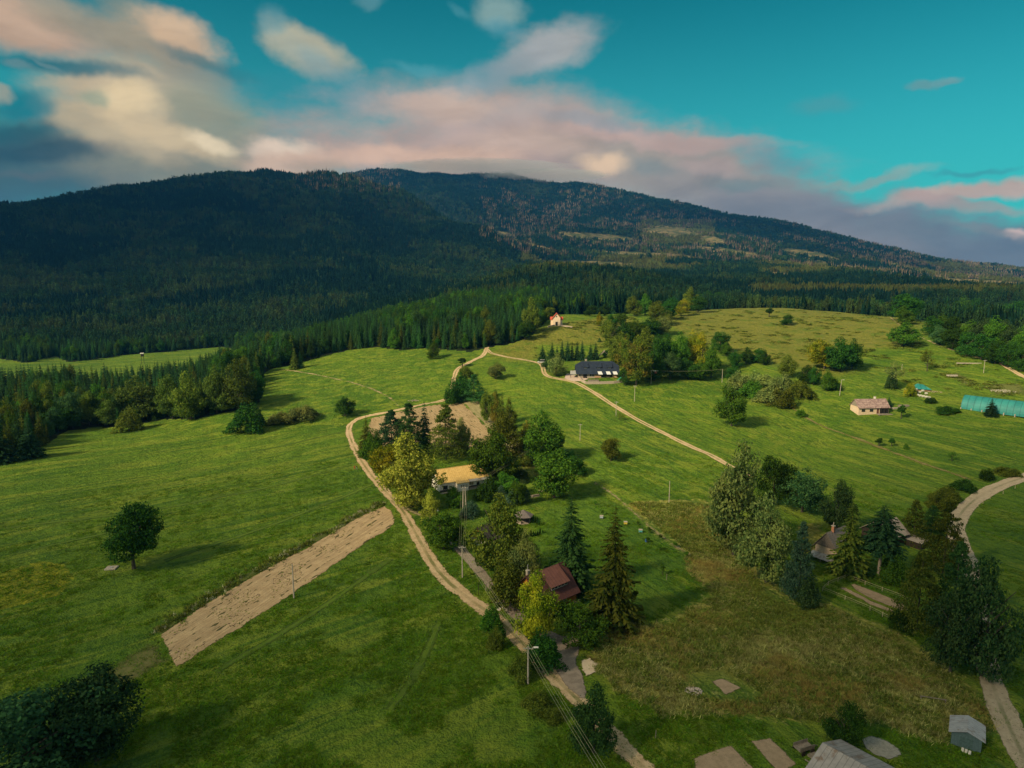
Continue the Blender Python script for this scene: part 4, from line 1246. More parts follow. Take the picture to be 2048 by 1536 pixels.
tree('egg', 'dark', 1686, 1488, 1402, 70, 'dark tree behind the corner of the corrugated roof')
tree('round', 'olive', 1870, 1022, 985, 38, 'bush with yellow tips beside the upper road')
tree('bush', 'olive', 1890, 1002, 974, 50, 'olive thicket along the upper road')
tree('bush', 'dark', 1926, 980, 958, 46, 'dark thicket above the upper road')
tree('bush', 'dark', 1972, 960, 936, 26, 'round dark bush between meadow and upper road')
tree('bush', 'olive', 2014, 948, 934, 46, 'flat dark bushes at the far end of the upper road')
# middle distance right
tree('round', 'green', 1463, 852, 768, 58, 'dense oval tree alone in the middle of the right meadow', var=1)
tree('egg', 'rust', 1272, 770, 672, 58, 'tall tree turning rust at the wall of the dark-roofed house')
g_ = 'grey-olive willow thicket'
for (a_, b_, c_, d_, mk, lb) in [(1478, 780, 744, 48, 'greygreen', 'willow bush at the left end of the thicket'), (1520, 772, 744, 52, 'greygreen', 'pale willow bush in the back row of the thicket'),
                                 (1500, 795, 762, 50, 'green', 'greener willow bush on the meadow side of the thicket'), (1535, 806, 772, 52, 'greygreen', 'willow bush in the front row of the thicket, middle'),
                                 (1563, 782, 748, 50, 'greygreen', 'willow bush behind the rust-brown one'), (1562, 812, 776, 50, 'olive', 'rust-brown willow bush at the front corner of the thicket'),
                                 (1602, 796, 762, 48, 'olive', 'brown willow bush at the right end of the thicket')]:
    tree('bush', mk, a_, b_, c_, d_, lb, g_)
tree('cone', 'olive', 1573, 755, 710, 36, 'brownish pointed tree behind the willow thicket')
tree('round', 'dark', 1608, 768, 730, 26, 'dark small tree right of the brownish pointed one')
tree('round', 'dark', 1626, 770, 732, 26, 'dark small tree, second right of the brownish pointed one')
tree('cone', 'green', 1654, 782, 738, 26, 'slim pale tree next to the leaning light pole')
tree('bush', 'dark', 1668, 780, 756, 26, 'low dark bush beside the leaning light pole')
g_ = 'cluster on the hill pasture'  # sunlit left and shaded right of one clump, put into the leaf colours
tree('round', 'lime', 1648, 738, 680, 58, 'sunlit-yellow tree on the sunny side of the hill cluster', g_)
tree('round', 'dark', 1680, 742, 676, 60, 'dark tree in the middle of the hill cluster', g_)
tree('egg', 'dark', 1704, 738, 678, 44, 'shade-dark tree on the shady side of the hill cluster', g_)
tree('ball', 'dark', 1538, 634, 616, 15, 'small round tree alone on the hill crest')
tree('round', 'dark', 1572, 650, 629, 24, 'small bushy tree just below the one on the crest')
tree('spread', 'green', 1804, 693, 644, 58, 'spreading tree beside the hill path')
tree('round', 'dark', 1808, 642, 588, 56, 'large dark tree on the crest where the path starts')
tree('spread', 'green', 1808, 650, 612, 34, 'lighter tree in front of the large dark crest tree')
tree('sparse', 'olive', 1854, 742, 698, 28, 'thin young tree with brownish leaves on the pasture')
tree('sparse', 'greygreen', 1788, 776, 722, 38, 'half-bare grey tree beside the green tent')
tree('bush', 'teal', 1782, 778, 745, 22, 'dark undergrowth at the half-bare grey tree')
tree('ball', 'dark', 1802, 837, 810, 16, 'little ball-shaped tree in front of the beige house')
tree('spruce', 'spruce_dark', 1981, 832, 794, 28, 'small dark spruce in front of the greenhouse')
tree('bush', 'dark', 1862, 806, 794, 22, 'dark bushes below the wrapped bales')
tree('bush', 'lime', 1820, 792, 766, 22, 'yellowish tree behind the wrapped bales')
tree('bush', 'dark', 1895, 825, 812, 44, 'dark weeds between the bales and the greenhouse')
tree('spruce', 'spruce_dark', 1777, 812, 792, 16, 'small spruce at the gable of the beige house')
tree('bush', 'green', 1600, 832, 818, 20, 'small bush on the boundary line below the thicket')
tree('ball', 'dark', 1758, 893, 876, 14, 'left bush of the two on the boundary line')
tree('ball', 'dark', 1783, 893, 876, 13, 'right bush of the two on the boundary line')
tree('bush', 'green', 1812, 898, 886, 10, 'tiny bush on the boundary line')
tree('sparse', 'green', 1903, 922, 902, 20, 'faint young bush at the low end of the boundary line')
tree('sparse', 'olive', 1240, 840, 826, 20, 'low brown shrub at the pole beside the farm track')
# spruce row behind the dark-roofed house
g_ = 'spruce row behind the dark-roofed house'
for k, (a_, b_, c_, d_) in enumerate([(1085, 724, 687, 22), (1104, 722, 681, 17), (1114, 722, 688, 13), (1124, 721, 678, 17), (1135, 721, 676, 17), (1144, 721, 680, 12), (1154, 720, 681, 16), (1164, 720, 678, 18), (1181, 720, 684, 17), (1191, 719, 682, 16)]):
    tree('spruce', 'spruce_dark', a_, b_, c_, d_, 'dark spruce first in the row, standing apart' if k == 0 else 'dark spruce in the close row behind the dark-roofed house', g_)
tree('cone', 'teal', 1098, 744, 704, 26, 'bluish young tree at the track bend')
tree('cone', 'greygreen', 1113, 752, 706, 34, 'pale loose tree beside the paved yard')
tree('bush', 'dark', 1218, 712, 696, 32, 'dark bush behind the leaning timber frame')
tree('pine', 'spruce', 1199, 684, 675, 8, 'tiny spruce above the end of the row')
# wood between the dark-roofed house and the pasture
WOOD = [(1235, 735, 672, 42, 'olive', 'olive'), (1252, 742, 668, 40, 'rust', 'rusty'), (1290, 730, 655, 46, 'olive', 'olive brown'), (1312, 745, 668, 44, 'dark', 'dark'), (1336, 738, 668, 46, 'dark', 'dark'),
        (1358, 742, 664, 44, 'green', 'green'), (1384, 738, 662, 46, 'lime', 'yellowish'), (1402, 745, 664, 42, 'lime', 'bright yellowish'), (1422, 756, 680, 30, 'green', 'slim green'), (1440, 705, 664, 34, 'dark', 'dark pointed'),
        (1340, 758, 704, 46, 'teal', 'bluish'), (1308, 762, 712, 40, 'dark', 'low dark'), (1376, 758, 716, 42, 'dark', 'low dark'), (1400, 760, 720, 38, 'green', 'low green'), (1452, 712, 684, 22, 'green', 'small green'),
        (1222, 700, 640, 40, 'olive', 'olive'), (1246, 690, 642, 44, 'dark', 'dark'), (1270, 678, 638, 46, 'green', 'green'), (1296, 672, 634, 48, 'dark', 'dark'), (1322, 668, 632, 42, 'greygreen', 'grey-green'),
        (1222, 655, 628, 26, 'dark', 'low dark'), (1242, 650, 626, 26, 'green', 'low green'), (1199, 652, 624, 13, 'lime', 'slim yellowish'), (1318, 650, 602, 42, 'olive', 'brownish'), (1335, 640, 596, 34, 'dark', 'dark'),
        (1470, 735, 700, 30, 'dark', 'dark'), (1492, 728, 694, 24, 'dark', 'dark'), (1512, 726, 696, 26, 'dark', 'dark'), (1528, 730, 700, 22, 'dark', 'dark'), (1466, 760, 728, 30, 'dark', 'low dark'), (1250, 770, 735, 24, 'dark', 'low dark')]
for k, (a_, b_, c_, d_, mk, lb) in enumerate(WOOD):
    tree('egg' if k % 3 else 'round', mk, a_, b_, c_, d_, lb + ' tree ' + ('high ' if b_ < 700 else '') + ('at the left end ' if a_ < 1260 else 'left of the middle ' if a_ < 1330 else 'right of the middle ' if a_ < 1400 else 'at the right end ') + 'of the wood beside the dark-roofed house', 'wood beside the dark-roofed house')
# trees on the crest
for k, (a_, b_, c_, d_, sh, mk, lb) in enumerate([
        (1268, 632, 592, 30, 'egg', 'olive', 'olive tree first of the crest group'), (1290, 630, 588, 34, 'egg', 'green', 'tall green tree of the crest group'), (1225, 628, 585, 16, 'spruce', 'spruce_dark', 'spruce on the crest beyond the pasture'),
        (1342, 628, 594, 34, 'round', 'dark', 'dark tree behind the bright yellow crest tree'), (1362, 632, 598, 28, 'round', 'lime', 'bright yellow tree on the crest'), (1378, 622, 574, 34, 'egg', 'olive', 'tallest tree of the crest group'),
        (1396, 625, 592, 34, 'round', 'dark', 'dark rounded tree at the pasture corner'), (1420, 612, 582, 40, 'round', 'dark', 'dark tree behind the crest line'), (1444, 612, 584, 36, 'round', 'dark', 'last dark tree behind the crest line'),
        (1064, 668, 596, 38, 'egg', 'olive', 'tall olive tree left of the chapel'), (1098, 640, 614, 24, 'round', 'olive', 'rounded tree behind the chapel'), (1050, 680, 640, 36, 'round', 'dark', 'dark tree below the tall olive one near the chapel'),
        (1180, 632, 610, 26, 'round', 'dark', 'dark tree on the crest right of the chapel'), (1208, 632, 608, 24, 'round', 'dark', 'low dark tree on the crest beside the spruce')]):
    tree(sh, mk, a_, b_, c_, d_, lb)
g_ = 'dark wood on the right slope'
RW = [(1862, 672, 632, 34), (1885, 668, 628, 36), (1908, 672, 632, 34), (1880, 690, 650, 38), (1905, 700, 655, 40), (1935, 685, 640, 40), (1932, 712, 665, 42), (1960, 692, 635, 44), (1962, 720, 668, 44), (1988, 700, 632, 46),
      (1990, 728, 680, 42), (2015, 705, 640, 44), (2015, 735, 684, 42), (2042, 712, 650, 44), (2042, 742, 690, 40), (2070, 730, 670, 50), (1962, 640, 588, 30), (1925, 634, 592, 36), (1946, 636, 596, 30), (2000, 645, 606, 34), (2030, 650, 602, 40), (1868, 628, 590, 18), (1760, 628, 600, 34), (1735, 626, 598, 30), (1705, 624, 598, 26)]
for k, (a_, b_, c_, d_) in enumerate(RW):
    tree('spruce' if k in (16, 21) else 'round', 'spruce_dark' if k in (16, 21) else ('dark', 'green', 'dark', 'teal')[k % 4], a_, b_, c_, d_, ('dark spruce rising behind the crest on the right' if k in (16, 21) else 'dark broadleaf tree behind the crest line on the right' if k > 15 else ('dark', 'green', 'deep green', 'bluish')[k % 4] + ' broadleaf tree ' + ('high ' if b_ < 693 else 'low ' if b_ > 715 else 'halfway up ') + ('at the left ' if a_ < 1930 else 'in the middle ' if a_ < 2000 else 'at the picture edge ') + 'of the dark wood'), g_)
# garden thujas and saplings
g_ = 'small thujas by the gazebo'
for k, (a_, b_, c_) in enumerate([(1063, 1041, 1028), (1067, 1043, 1029), (1071, 1046, 1031), (1075, 1049, 1033), (1078, 1051, 1036)]):
    tree('column', 'dark', a_, b_, c_, 4, 'little dark thuja in the row running down from the gazebo', g_, cat='shrub')
for k, (a_, b_, c_) in enumerate([(1053, 1075, 1062), (1058, 1074, 1062), (1062, 1074, 1058), (1067, 1073, 1061), (1071, 1072, 1062), (1075, 1070, 1061), (1080, 1068, 1055), (1085, 1065, 1059)]):
    tree('column', 'dark', a_, b_, c_, 4, 'little dark thuja in the curved row below the gazebo', g_, cat='shrub')
g_ = 'saplings in the orchard lawn'
for k, (a_, b_, c_, d_) in enumerate([(1298, 1066, 1054, 10), (1320, 1080, 1068, 8), (1350, 1096, 1084, 9), (1373, 1114, 1102, 9), (1320, 1100, 1088, 7), (1205, 1030, 1020, 6), (1191, 1010, 1002, 6), (1276, 1050, 1042, 6), (1325, 1150, 1128, 10), (1295, 1085, 1074, 9)]):
    tree('ball', 'green', a_, b_, c_, d_, 'small fruit sapling on the lawn right of the two tall spruces', g_)

# ------------------------------------------------------------------ the near forest: one object per tree for the 300 largest, the rest one mass
def gn_scatter(name, P, rotz, S, which, protos, label, cat='forest', kind='stuff'):
    me = bpy.data.meshes.new(name)
    me.vertices.add(len(P)); me.vertices.foreach_set('co', np.asarray(P, np.float32).ravel())
    a = me.attributes.new('rot', 'FLOAT_VECTOR', 'POINT')
    rv = np.zeros((len(P), 3), np.float32); rv[:, 2] = rotz
    a.data.foreach_set('vector', rv.ravel())
    a = me.attributes.new('scl', 'FLOAT_VECTOR', 'POINT'); a.data.foreach_set('vector', np.asarray(S, np.float32).ravel())
    a = me.attributes.new('which', 'INT', 'POINT'); a.data.foreach_set('value', np.asarray(which, np.int32))
    o = link(name, me)
    ng = bpy.data.node_groups.new(name, 'GeometryNodeTree')
    ng.interface.new_socket(name='Geometry', in_out='INPUT', socket_type='NodeSocketGeometry')
    ng.interface.new_socket(name='Geometry', in_out='OUTPUT', socket_type='NodeSocketGeometry')
    n, l = ng.nodes, ng.links
    gi, go = n.new('NodeGroupInput'), n.new('NodeGroupOutput')
    jn = n.new('GeometryNodeJoinGeometry')
    def attr(nm, typ):
        t = n.new('GeometryNodeInputNamedAttribute'); t.data_type = typ; t.inputs['Name'].default_value = nm
        return t.outputs['Attribute']
    rot, scl, wh = attr('rot', 'FLOAT_VECTOR'), attr('scl', 'FLOAT_VECTOR'), attr('which', 'INT')
    e2r = n.new('FunctionNodeEulerToRotation'); l.new(rot, e2r.inputs[0])
    for k, pm in enumerate(protos):
        po = bpy.data.objects.new(name + '_source', pm)
        oi = n.new('GeometryNodeObjectInfo'); oi.inputs['Object'].default_value = po; oi.inputs['As Instance'].default_value = False
        cmpn = n.new('FunctionNodeCompare'); cmpn.data_type = 'INT'; cmpn.operation = 'EQUAL'
        l.new(wh, cmpn.inputs[2]); cmpn.inputs[3].default_value = k
        ip = n.new('GeometryNodeInstanceOnPoints')
        l.new(gi.outputs[0], ip.inputs['Points']); l.new(cmpn.outputs[0], ip.inputs['Selection'])
        l.new(oi.outputs['Geometry'], ip.inputs['Instance'])
        l.new(e2r.outputs[0], ip.inputs['Rotation']); l.new(scl, ip.inputs['Scale'])
        l.new(ip.outputs[0], jn.inputs[0])
    l.new(jn.outputs[0], go.inputs[0])
    md = o.modifiers.new('scatter', 'NODES'); md.node_group = ng
    tag(o, label, cat, kind=kind)
    return o


rg = np.random.default_rng(99)
sp_ = 5.6
gx_, gy_ = np.meshgrid(np.arange(-560, 120, sp_), np.arange(250, 1000, sp_))
fx = (gx_ + rg.uniform(-0.42, 0.42, gx_.shape) * sp_).ravel(); fy = (gy_ + rg.uniform(-0.42, 0.42, gy_.shape) * sp_).ravel()
ok = (forest_mask(fx, fy)) & (np.hypot(fx, fy) < 960) & (np.abs(np.arctan2(fx, fy)) < R(46))
fx, fy = fx[ok], fy[ok]
fz = terr(fx, fy)
fr = np.hypot(fx, fy)
fh = (14.5 + 9.5 * rg.uniform(0, 1, len(fx)) ** 0.8) * (0.88 + 0.25 * fnoise(fx, fy, 60, 2, 31))
# lower towards the rear of the left wood, so the valley meadow shows over it
fh *= np.where((np.arctan2(fx, fy) < azp(440)) & (fr > 480), 0.92, 1.0)
ed = forest_mask(fx, fy - 7) & forest_mask(fx + 6, fy - 5) & forest_mask(fx - 6, fy - 5)
fh *= np.where(ed, 1, rg.uniform(0.45, 0.95, len(fx)))
fbro = (fnoise(fx, fy, 45, 2, 41) > 0.10) | ((~ed) & (rg.uniform(0, 1, len(fx)) < 0.5))
fbro &= rg.uniform(0, 1, len(fx)) < 0.55
fw = np.where(fbro, fh * rg.uniform(0.48, 0.72, len(fx)), fh * rg.uniform(0.26, 0.38, len(fx)))
px_, ptop, dep = proj(fx, fy, fz + fh)
pbase = proj(fx, fy, fz)[1]
order = np.argsort(fr)
hor = np.full(2600, 5000.0)
vis = np.zeros(len(fx))
for i in order:
    wpx = fw[i] / dep[i] * F * 0.5
    a, b = int(px_[i] - wpx * 0.6 + 250), int(px_[i] + wpx * 0.6 + 250) + 1
    if b < 0 or a >= 2600 or px_[i] < -30 or px_[i] > W0 + 30: continue
    a, b = max(a, 0), min(b, 2600)
    seg = hor[a:b]
    shown = np.clip(np.minimum(pbase[i], seg) - ptop[i], 0, None).mean()
    vis[i] = shown * wpx
    hor[a:b] = np.minimum(seg, ptop[i] + (pbase[i] - ptop[i]) * 0.25)
solo = np.zeros(len(fx), bool)
for cls, cnt in ((False, 255), (True, 75)):
    idx = np.nonzero(fbro == cls)[0]
    solo[idx[np.argsort(-vis[idx])[:cnt]]] = True
for i in np.nonzero(solo)[0]:
    left = fx[i] < -95 and fr[i] < 640
    where = 'of the left wood' if left else 'of the forest above the meadow'
    if fbro[i]:
        mk = ('green', 'dark', 'olive', 'teal')[i % 4]
        plant(('egg', 'cone', 'round')[i % 3], mk, (fx[i], fy[i], fz[i]), fh[i], fw[i], ('olive', 'green', 'dark')[0 if mk == 'olive' else 1 if mk == 'green' else 2] + ' broadleaf tree among the spruces ' + ('in the front row ' if not ed[i] else 'inside ') + where, 'broadleaf trees ' + where)
    else:
        mk = ('spruce', 'spruce_dark', 'spruce', 'spruce_olive', 'spruce')[i % 5]
        plant(('spruce', 'spruce_slim')[i % 2], mk, (fx[i], fy[i], fz[i]), fh[i], fw[i], ('olive-tinged' if mk == 'spruce_olive' else 'blackish' if mk == 'spruce_dark' else 'dark green') + (' slim' if i % 2 else ' broad') + ' spruce ' + ('in the front row ' if not ed[i] else 'in the dense stand ') + where, 'spruces ' + where)
rest = ~solo

# the far forest
rg = np.random.default_rng(5)
A_, R_ = [], []
r = 955.0
while r < 6200:
    s = 8.5 + (r - 955) * 0.0042
    amin = R(-40) if r < 3500 else azp(600)
    amax = R(41)
    n_ = int((amax - amin) * r / s)
    A_.append(np.linspace(amin, amax, n_) + rg.uniform(-0.5, 0.5, n_) * s / r); R_.append(r + rg.uniform(-0.5, 0.5, n_) * s)
    r += s
A_, R_ = np.concatenate(A_), np.concatenate(R_)
# stands nearer than the far start (behind the right crest)
gx_, gy_ = np.meshgrid(np.arange(20, 900, 7.0), np.arange(450, 960, 7.0))
mx_ = (gx_ + rg.uniform(-3, 3, gx_.shape)).ravel(); my_ = (gy_ + rg.uniform(-3, 3, gy_.shape)).ravel()
ok = forest_mask(mx_, my_) & (np.hypot(mx_, my_) < 955) & (mx_ > 118)
ok |= forest_mask(mx_, my_) & (np.hypot(mx_, my_) < 955) & (np.arctan2(mx_, my_) > FA[-1, 0]) & (mx_ <= 118)
ok &= np.arctan2(mx_, my_) < R(41)
mx_, my_ = mx_[ok], my_[ok]
qx, qy = np.concatenate([np.sin(A_) * R_, mx_]), np.concatenate([np.cos(A_) * R_, my_])
ok = forest_mask(qx, qy)
qx, qy = qx[ok], qy[ok]
qz = terr(qx, qy); qr = np.hypot(qx, qy)
cm = clear_mask(qx, qy, qz)
ppx, ppy, _ = proj(qx, qy, qz)
# drop what the terrain hides from any place near the camera
aa = np.arctan2(qx, qy)
tt = np.linspace(0.12, 0.97, 26)
hid = np.zeros(len(qx), bool)
for t in tt:
    hid |= terr(qx * t, qy * t) > (CAMZ + 25) + (qz + 32 - CAMZ - 25) * t
keep = ~hid & (rg.uniform(0, 1, len(qx)) > cm * 1.1)
qx, qy, qz, qr, ppx, ppy, cm = [v[keep] for v in (qx, qy, qz, qr, ppx, ppy, cm)]
nq = len(qx)
sz = 8.5 + np.maximum(qr - 955, 0) * 0.0042
stand = fnoise(qx, qy, 190, 3, 61)
bro = (stand > 0.0) & (rg.uniform(0, 1, nq) < 0.8)
bro |= rg.uniform(0, 1, nq) < 0.08
bro |= (ppx < 640) & (ppy > 520) & (stand > -0.08)
deadp = (fnoise(qx, qy, 210, 3, 71) > 0.015) & (ppx > 960) & (ppy < 560) & (qr > 2500) & (rg.uniform(0, 1, nq) < 0.32)
deadp |= (ppx > 590) & (ppx < 800) & (ppy < 385) & (rg.uniform(0, 1, nq) < 0.25)
young = ((ppx > 1280) & (ppx < 1430) & (ppy > 440) & (ppy < 492)) | ((ppx > 1500) & (ppy > 525) & (ppy < 592) & (fnoise(qx, qy, 260, 2, 81) > 0.02)) | ((ppx > 1040) & (ppx < 1400) & (ppy > 505) & (ppy < 545) & (fnoise(qx, qy, 200, 2, 83) > 0.06))
hh = rg.uniform(12, 26, nq) * (0.8 + 0.5 * (fnoise(qx, qy, 120, 2, 91) + 0.5)) * np.where(qr > 2500, 1.05, 1.0)
print('far forest points', nq, 'near rest', rest.sum())

# prototypes: a few trees of uneven height per clump in the far distance
def clump(fn, matkey, seed, n_, hmin=0.6):
    rgc = np.random.default_rng(seed)
    parts = []
    for k in range(n_):
        V_, F_ = fn(seed * 10 + k)
        s = rgc.uniform(hmin, 1.0)
        off = rgc.uniform(-0.5, 0.5, 2) * (1.0 if n_ > 1 else 0)
        wv = rgc.uniform(0.34, 0.5) if n_ > 1 else 1.0
        parts.append((np.asarray(V_) * [wv, wv, s] + [off[0], off[1], 0], F_))
    V_, F_ = join(parts)
    return mesh_np('far_clump', V_, F_, LM[matkey])


lsp = lambda s: tri2quad(*lod_spruce(s, 6, 5))
lbr = lambda s: lod_broad(s, 110)
def ldead(s):
    rgd = np.random.default_rng(s)
    V_, F_ = tube_np([[0, 0, 0], [0, 0, 1]], [0.055, 0.02], 3)
    V2, F2 = tri2quad(*lod_spruce(s, 4, 3))
    return join([(V_, F_), (np.asarray(V2) * [0.55, 0.55, 1], F2)])
P_sp = [clump(lsp, 'far_sp', s, 4) for s in (1, 2, 3)]
P_br = [clump(lbr, 'far_br', s, 3) for s in (4, 5, 6)]
P_dd = [clump(ldead, 'dead', s, 4, 0.7) for s in (7, 8)]
P_yg = [clump(lsp, 'far_pale', s, 5, 0.7) for s in (9, 10)]
N_sp = [get_crown('spruce', 0, 'spruce'), get_crown('spruce_slim', 1, 'spruce_dark')]
N_br = [get_crown('egg', 2, 'green'), get_crown('round', 3, 'dark')]
near_t = rest
def S3(w, h): return np.stack([w, w, h], -1)
sel = ~bro & ~deadp & ~young
nb = near_t & ~fbro
P1 = np.vstack([np.stack([qx[sel], qy[sel], qz[sel]], -1), np.stack([fx[nb], fy[nb], fz[nb]], -1)])
S1 = np.vstack([S3(sz[sel] * rg.uniform(1.0, 1.6, sel.sum()), hh[sel]), S3(fw[nb], fh[nb])])
W1 = np.concatenate([rg.integers(0, 3, sel.sum()), 3 + rg.integers(0, 2, nb.sum())])
gn_scatter('spruce_forest', P1, rg.uniform(0, 6.28, len(P1)), S1, W1, P_sp + N_sp, 'dark blue-green spruce forest covering the hills and the mountain', 'spruce forest')
sel = bro & ~deadp & ~young
nb = near_t & fbro
P1 = np.vstack([np.stack([qx[sel], qy[sel], qz[sel]], -1), np.stack([fx[nb], fy[nb], fz[nb]], -1)])
S1 = np.vstack([S3(sz[sel] * rg.uniform(0.9, 1.6, sel.sum()), hh[sel] * 0.86), S3(fw[nb], fh[nb])])
W1 = np.concatenate([rg.integers(0, 3, sel.sum()), 3 + rg.integers(0, 2, nb.sum())])
gn_scatter('broadleaf_forest', P1, rg.uniform(0, 6.28, len(P1)), S1, W1, P_br + N_br, 'lighter broadleaved woods mixed into the slopes of the mountain', 'broadleaf forest')
sel = deadp
gn_scatter('dead_spruce_stand', np.stack([qx[sel], qy[sel], qz[sel]], -1), rg.uniform(0, 6.28, sel.sum()), S3(sz[sel] * 1.1, hh[sel] * 1.25), rg.integers(0, 2, sel.sum()), P_dd, 'pale brown dead spruces standing on the right flank of the mountain', 'dead trees')
sel = young & ~deadp
gn_scatter('young_forest', np.stack([qx[sel], qy[sel], qz[sel]], -1), rg.uniform(0, 6.28, sel.sum()), S3(sz[sel] * 1.4, hh[sel] * 0.7), rg.integers(0, 2, sel.sum()), P_yg, 'pale yellowish young woods at the foot of the mountain on the right', 'young forest')

# ------------------------------------------------------------------ grass and weeds one cannot count
def tuft_mesh(name, matkey, seed, n_, lean=0.35, w=0.05, spread=0.4):
    rgt = np.random.default_rng(seed)
    b = rgt.normal(size=(n_, 2)) * spread; l = rgt.normal(size=(n_, 2)) * lean; h = rgt.uniform(0.4, 1.0, n_)
    a = rgt.uniform(0, 6.28, n_)
    o_ = np.stack([np.cos(a) * w, np.sin(a) * w], -1)
    V_ = np.stack([np.column_stack([b - o_, np.zeros(n_)]), np.column_stack([b + o_, np.zeros(n_)]), np.column_stack([b + l + o_ * 0.35, h]), np.column_stack([b + l - o_ * 0.35, h])], 1).reshape(-1, 3)
    return mesh_np(name, V_, np.arange(n_ * 4).reshape(-1, 4), LM[matkey])


LM['straw'] = leaf_mat('straw_stalks', (0.14, 0.15, 0.035), (0.42, 0.40, 0.14), (0.26, 0.19, 0.045), trans=0.2, nscale=0.12)
LM['weed'] = leaf_mat('green_weeds', (0.055, 0.095, 0.014), (0.175, 0.205, 0.034), trans=0.2, nscale=0.12)
LM['grass'] = leaf_mat('meadow_grass_blades', (0.035, 0.100, 0.006), (0.105, 0.190, 0.010), trans=0.25, nscale=0.1)
rg = np.random.default_rng(12)
n_ = 85000
tx, ty = rg.uniform(10, 190, n_), rg.uniform(85, 300, n_)
d0 = np.max([sdist(tx, ty, p) for p in DRY], axis=0)
dn = fnoise(tx, ty, 14, 3, 5)
ok = (d0 + dn * 14 > 0.5)
beds = [ptsG([(1385, 1518), (1462, 1490), (1515, 1545), (1530, 1580), (1400, 1580)]), ptsG([(1421, 1363), (1445, 1357), (1482, 1376), (1452, 1390)])]
for bpoly in beds + LAWN[3:]:
    ok &= sdist(tx, ty, bpoly) < -0.5
tx, ty, dn = tx[ok], ty[ok], dn[ok]
hgt_ = rg.uniform(0.30, 0.85, len(tx)) * (1 + dn)
wh_ = np.where(rg.uniform(0, 1, len(tx)) < 0.60 + dn * 1.8, 0, 1)
gn_scatter('rough_meadow_weeds', np.stack([tx, ty, terr(tx, ty)], -1), rg.uniform(0, 6.28, len(tx)), S3(rg.uniform(0.5, 1.15, len(tx)), hgt_), wh_, [tuft_mesh('straw_tuft', 'straw', 1, 14, w=0.05, lean=0.5), tuft_mesh('weed_tuft', 'weed', 2, 18, w=0.11, lean=0.5)], 'tall dry grass and weeds of the rough meadow at lower right', 'dry grass')
n_ = 45000
tr = 95 * np.exp(rg.uniform(0, 1, n_) * 1.15); ta = rg.uniform(R(-43), R(43), n_)
tx, ty = np.sin(ta) * tr, np.cos(ta) * tr
d0 = np.max([sdist(tx, ty, p) for p in DRY], axis=0)
avoid = [o for o in bpy.data.objects if o.name.split('.')[0] in ('dirt_road', 'lane', 'road', 'field', 'garden_bed', 'gravel_yard', 'pale_gravel_patch', 'path', 'stone_heap_ground', 'farm_track')]
occ = {}
for o in avoid:
    cc = np.empty(len(o.data.vertices) * 3); o.data.vertices.foreach_get('co', cc); cc = cc.reshape(-1, 3)
    eg = np.empty(len(cc)); o.data.attributes['edge'].data.foreach_get('value', eg)
    for q in cc[eg > -0.3]: occ[(int(q[0] // 1.0), int(q[1] // 1.0))] = 1
ok = (d0 < -1) & np.array([(int(a // 1.0), int(b // 1.0)) not in occ for a, b in zip(tx, ty)]) & (fnoise(tx, ty, 9, 3, 77) > -0.05)
tx, ty = tx[ok], ty[ok]
gn_scatter('meadow_grass', np.stack([tx, ty, terr(tx, ty)], -1), rg.uniform(0, 6.28, len(tx)), S3(rg.uniform(0.7, 1.5, len(tx)), rg.uniform(0.14, 0.34, len(tx))), rg.integers(0, 2, len(tx)), [tuft_mesh('grass_tuft', 'grass', 3, 16, w=0.07), tuft_mesh('grass_tuft', 'grass', 4, 12, w=0.10)], 'short green grass of the near meadows', 'grass')

# clods and weeds on the ploughed strip, pale flowering weeds along its upper edge, dark tussocks on the pastures
def lump_mesh(name, mat_, seed):
    bm = bmesh.new(); bmesh.ops.create_icosphere(bm, subdivisions=1, radius=0.5)
    rgl = random.Random(seed)
    for v in bm.verts: v.co *= rgl.uniform(0.7, 1.3); v.co.z *= 0.5
    me = bpy.data.meshes.new(name); bm.to_mesh(me); bm.free(); me.materials.append(mat_)
    return me
STRIP = ptsG([(752, 1018), (768, 1014), (785, 1040), (740, 1080), (640, 1150), (560, 1205), (470, 1262), (355, 1332), (324, 1272), (400, 1217), (500, 1159), (620, 1094), (700, 1046)])
sx0, sx1 = min(p.x for p in STRIP), max(p.x for p in STRIP); sy0, sy1 = min(p.y for p in STRIP), max(p.y for p in STRIP)
tx, ty = rg.uniform(sx0, sx1, 9000), rg.uniform(sy0, sy1, 9000)
ok = (sdist(tx, ty, STRIP) > 0.6) & (fnoise(tx, ty, 7, 2, 55) > 0.08)
tx, ty = tx[ok][:1500], ty[ok][:1500]
w_ = rg.uniform(0.10, 0.5, len(tx)) ** 1.6
gn_scatter('ploughed_clods', np.stack([tx, ty, terr(tx, ty) + 0.12], -1), np.full(len(tx), fa_) + rg.uniform(-0.3, 0.3, len(tx)), np.stack([w_ * 2.2, w_, w_ * 0.8], -1), rg.integers(0, 2, len(tx)), [lump_mesh('clod', plain('dark_clod', (0.13, 0.085, 0.05), (0.09, 0.06, 0.035)), 1), lump_mesh('weed_clod', LM['weed'], 2)], 'dark clods and small weeds lying on the ploughed strip', 'soil clods')
EL = ptsG([(764, 1006), (700, 1038), (620, 1085), (500, 1149), (400, 1207), (316, 1265)])
ex, ey = [], []
for a, b in zip(EL[:-1], EL[1:]):
    k_ = int((b - a).length * 5)
    t_ = rg.uniform(0, 1, k_); o1, o2 = rg.normal(0, 1.1, k_), rg.normal(0, 1.1, k_)
    ex.append(a.x + (b.x - a.x) * t_ + o1); ey.append(a.y + (b.y - a.y) * t_ + o2)
ex, ey = np.concatenate(ex), np.concatenate(ey)
ok = fnoise(ex, ey, 6, 2, 57) > -0.12
ex, ey = ex[ok], ey[ok]
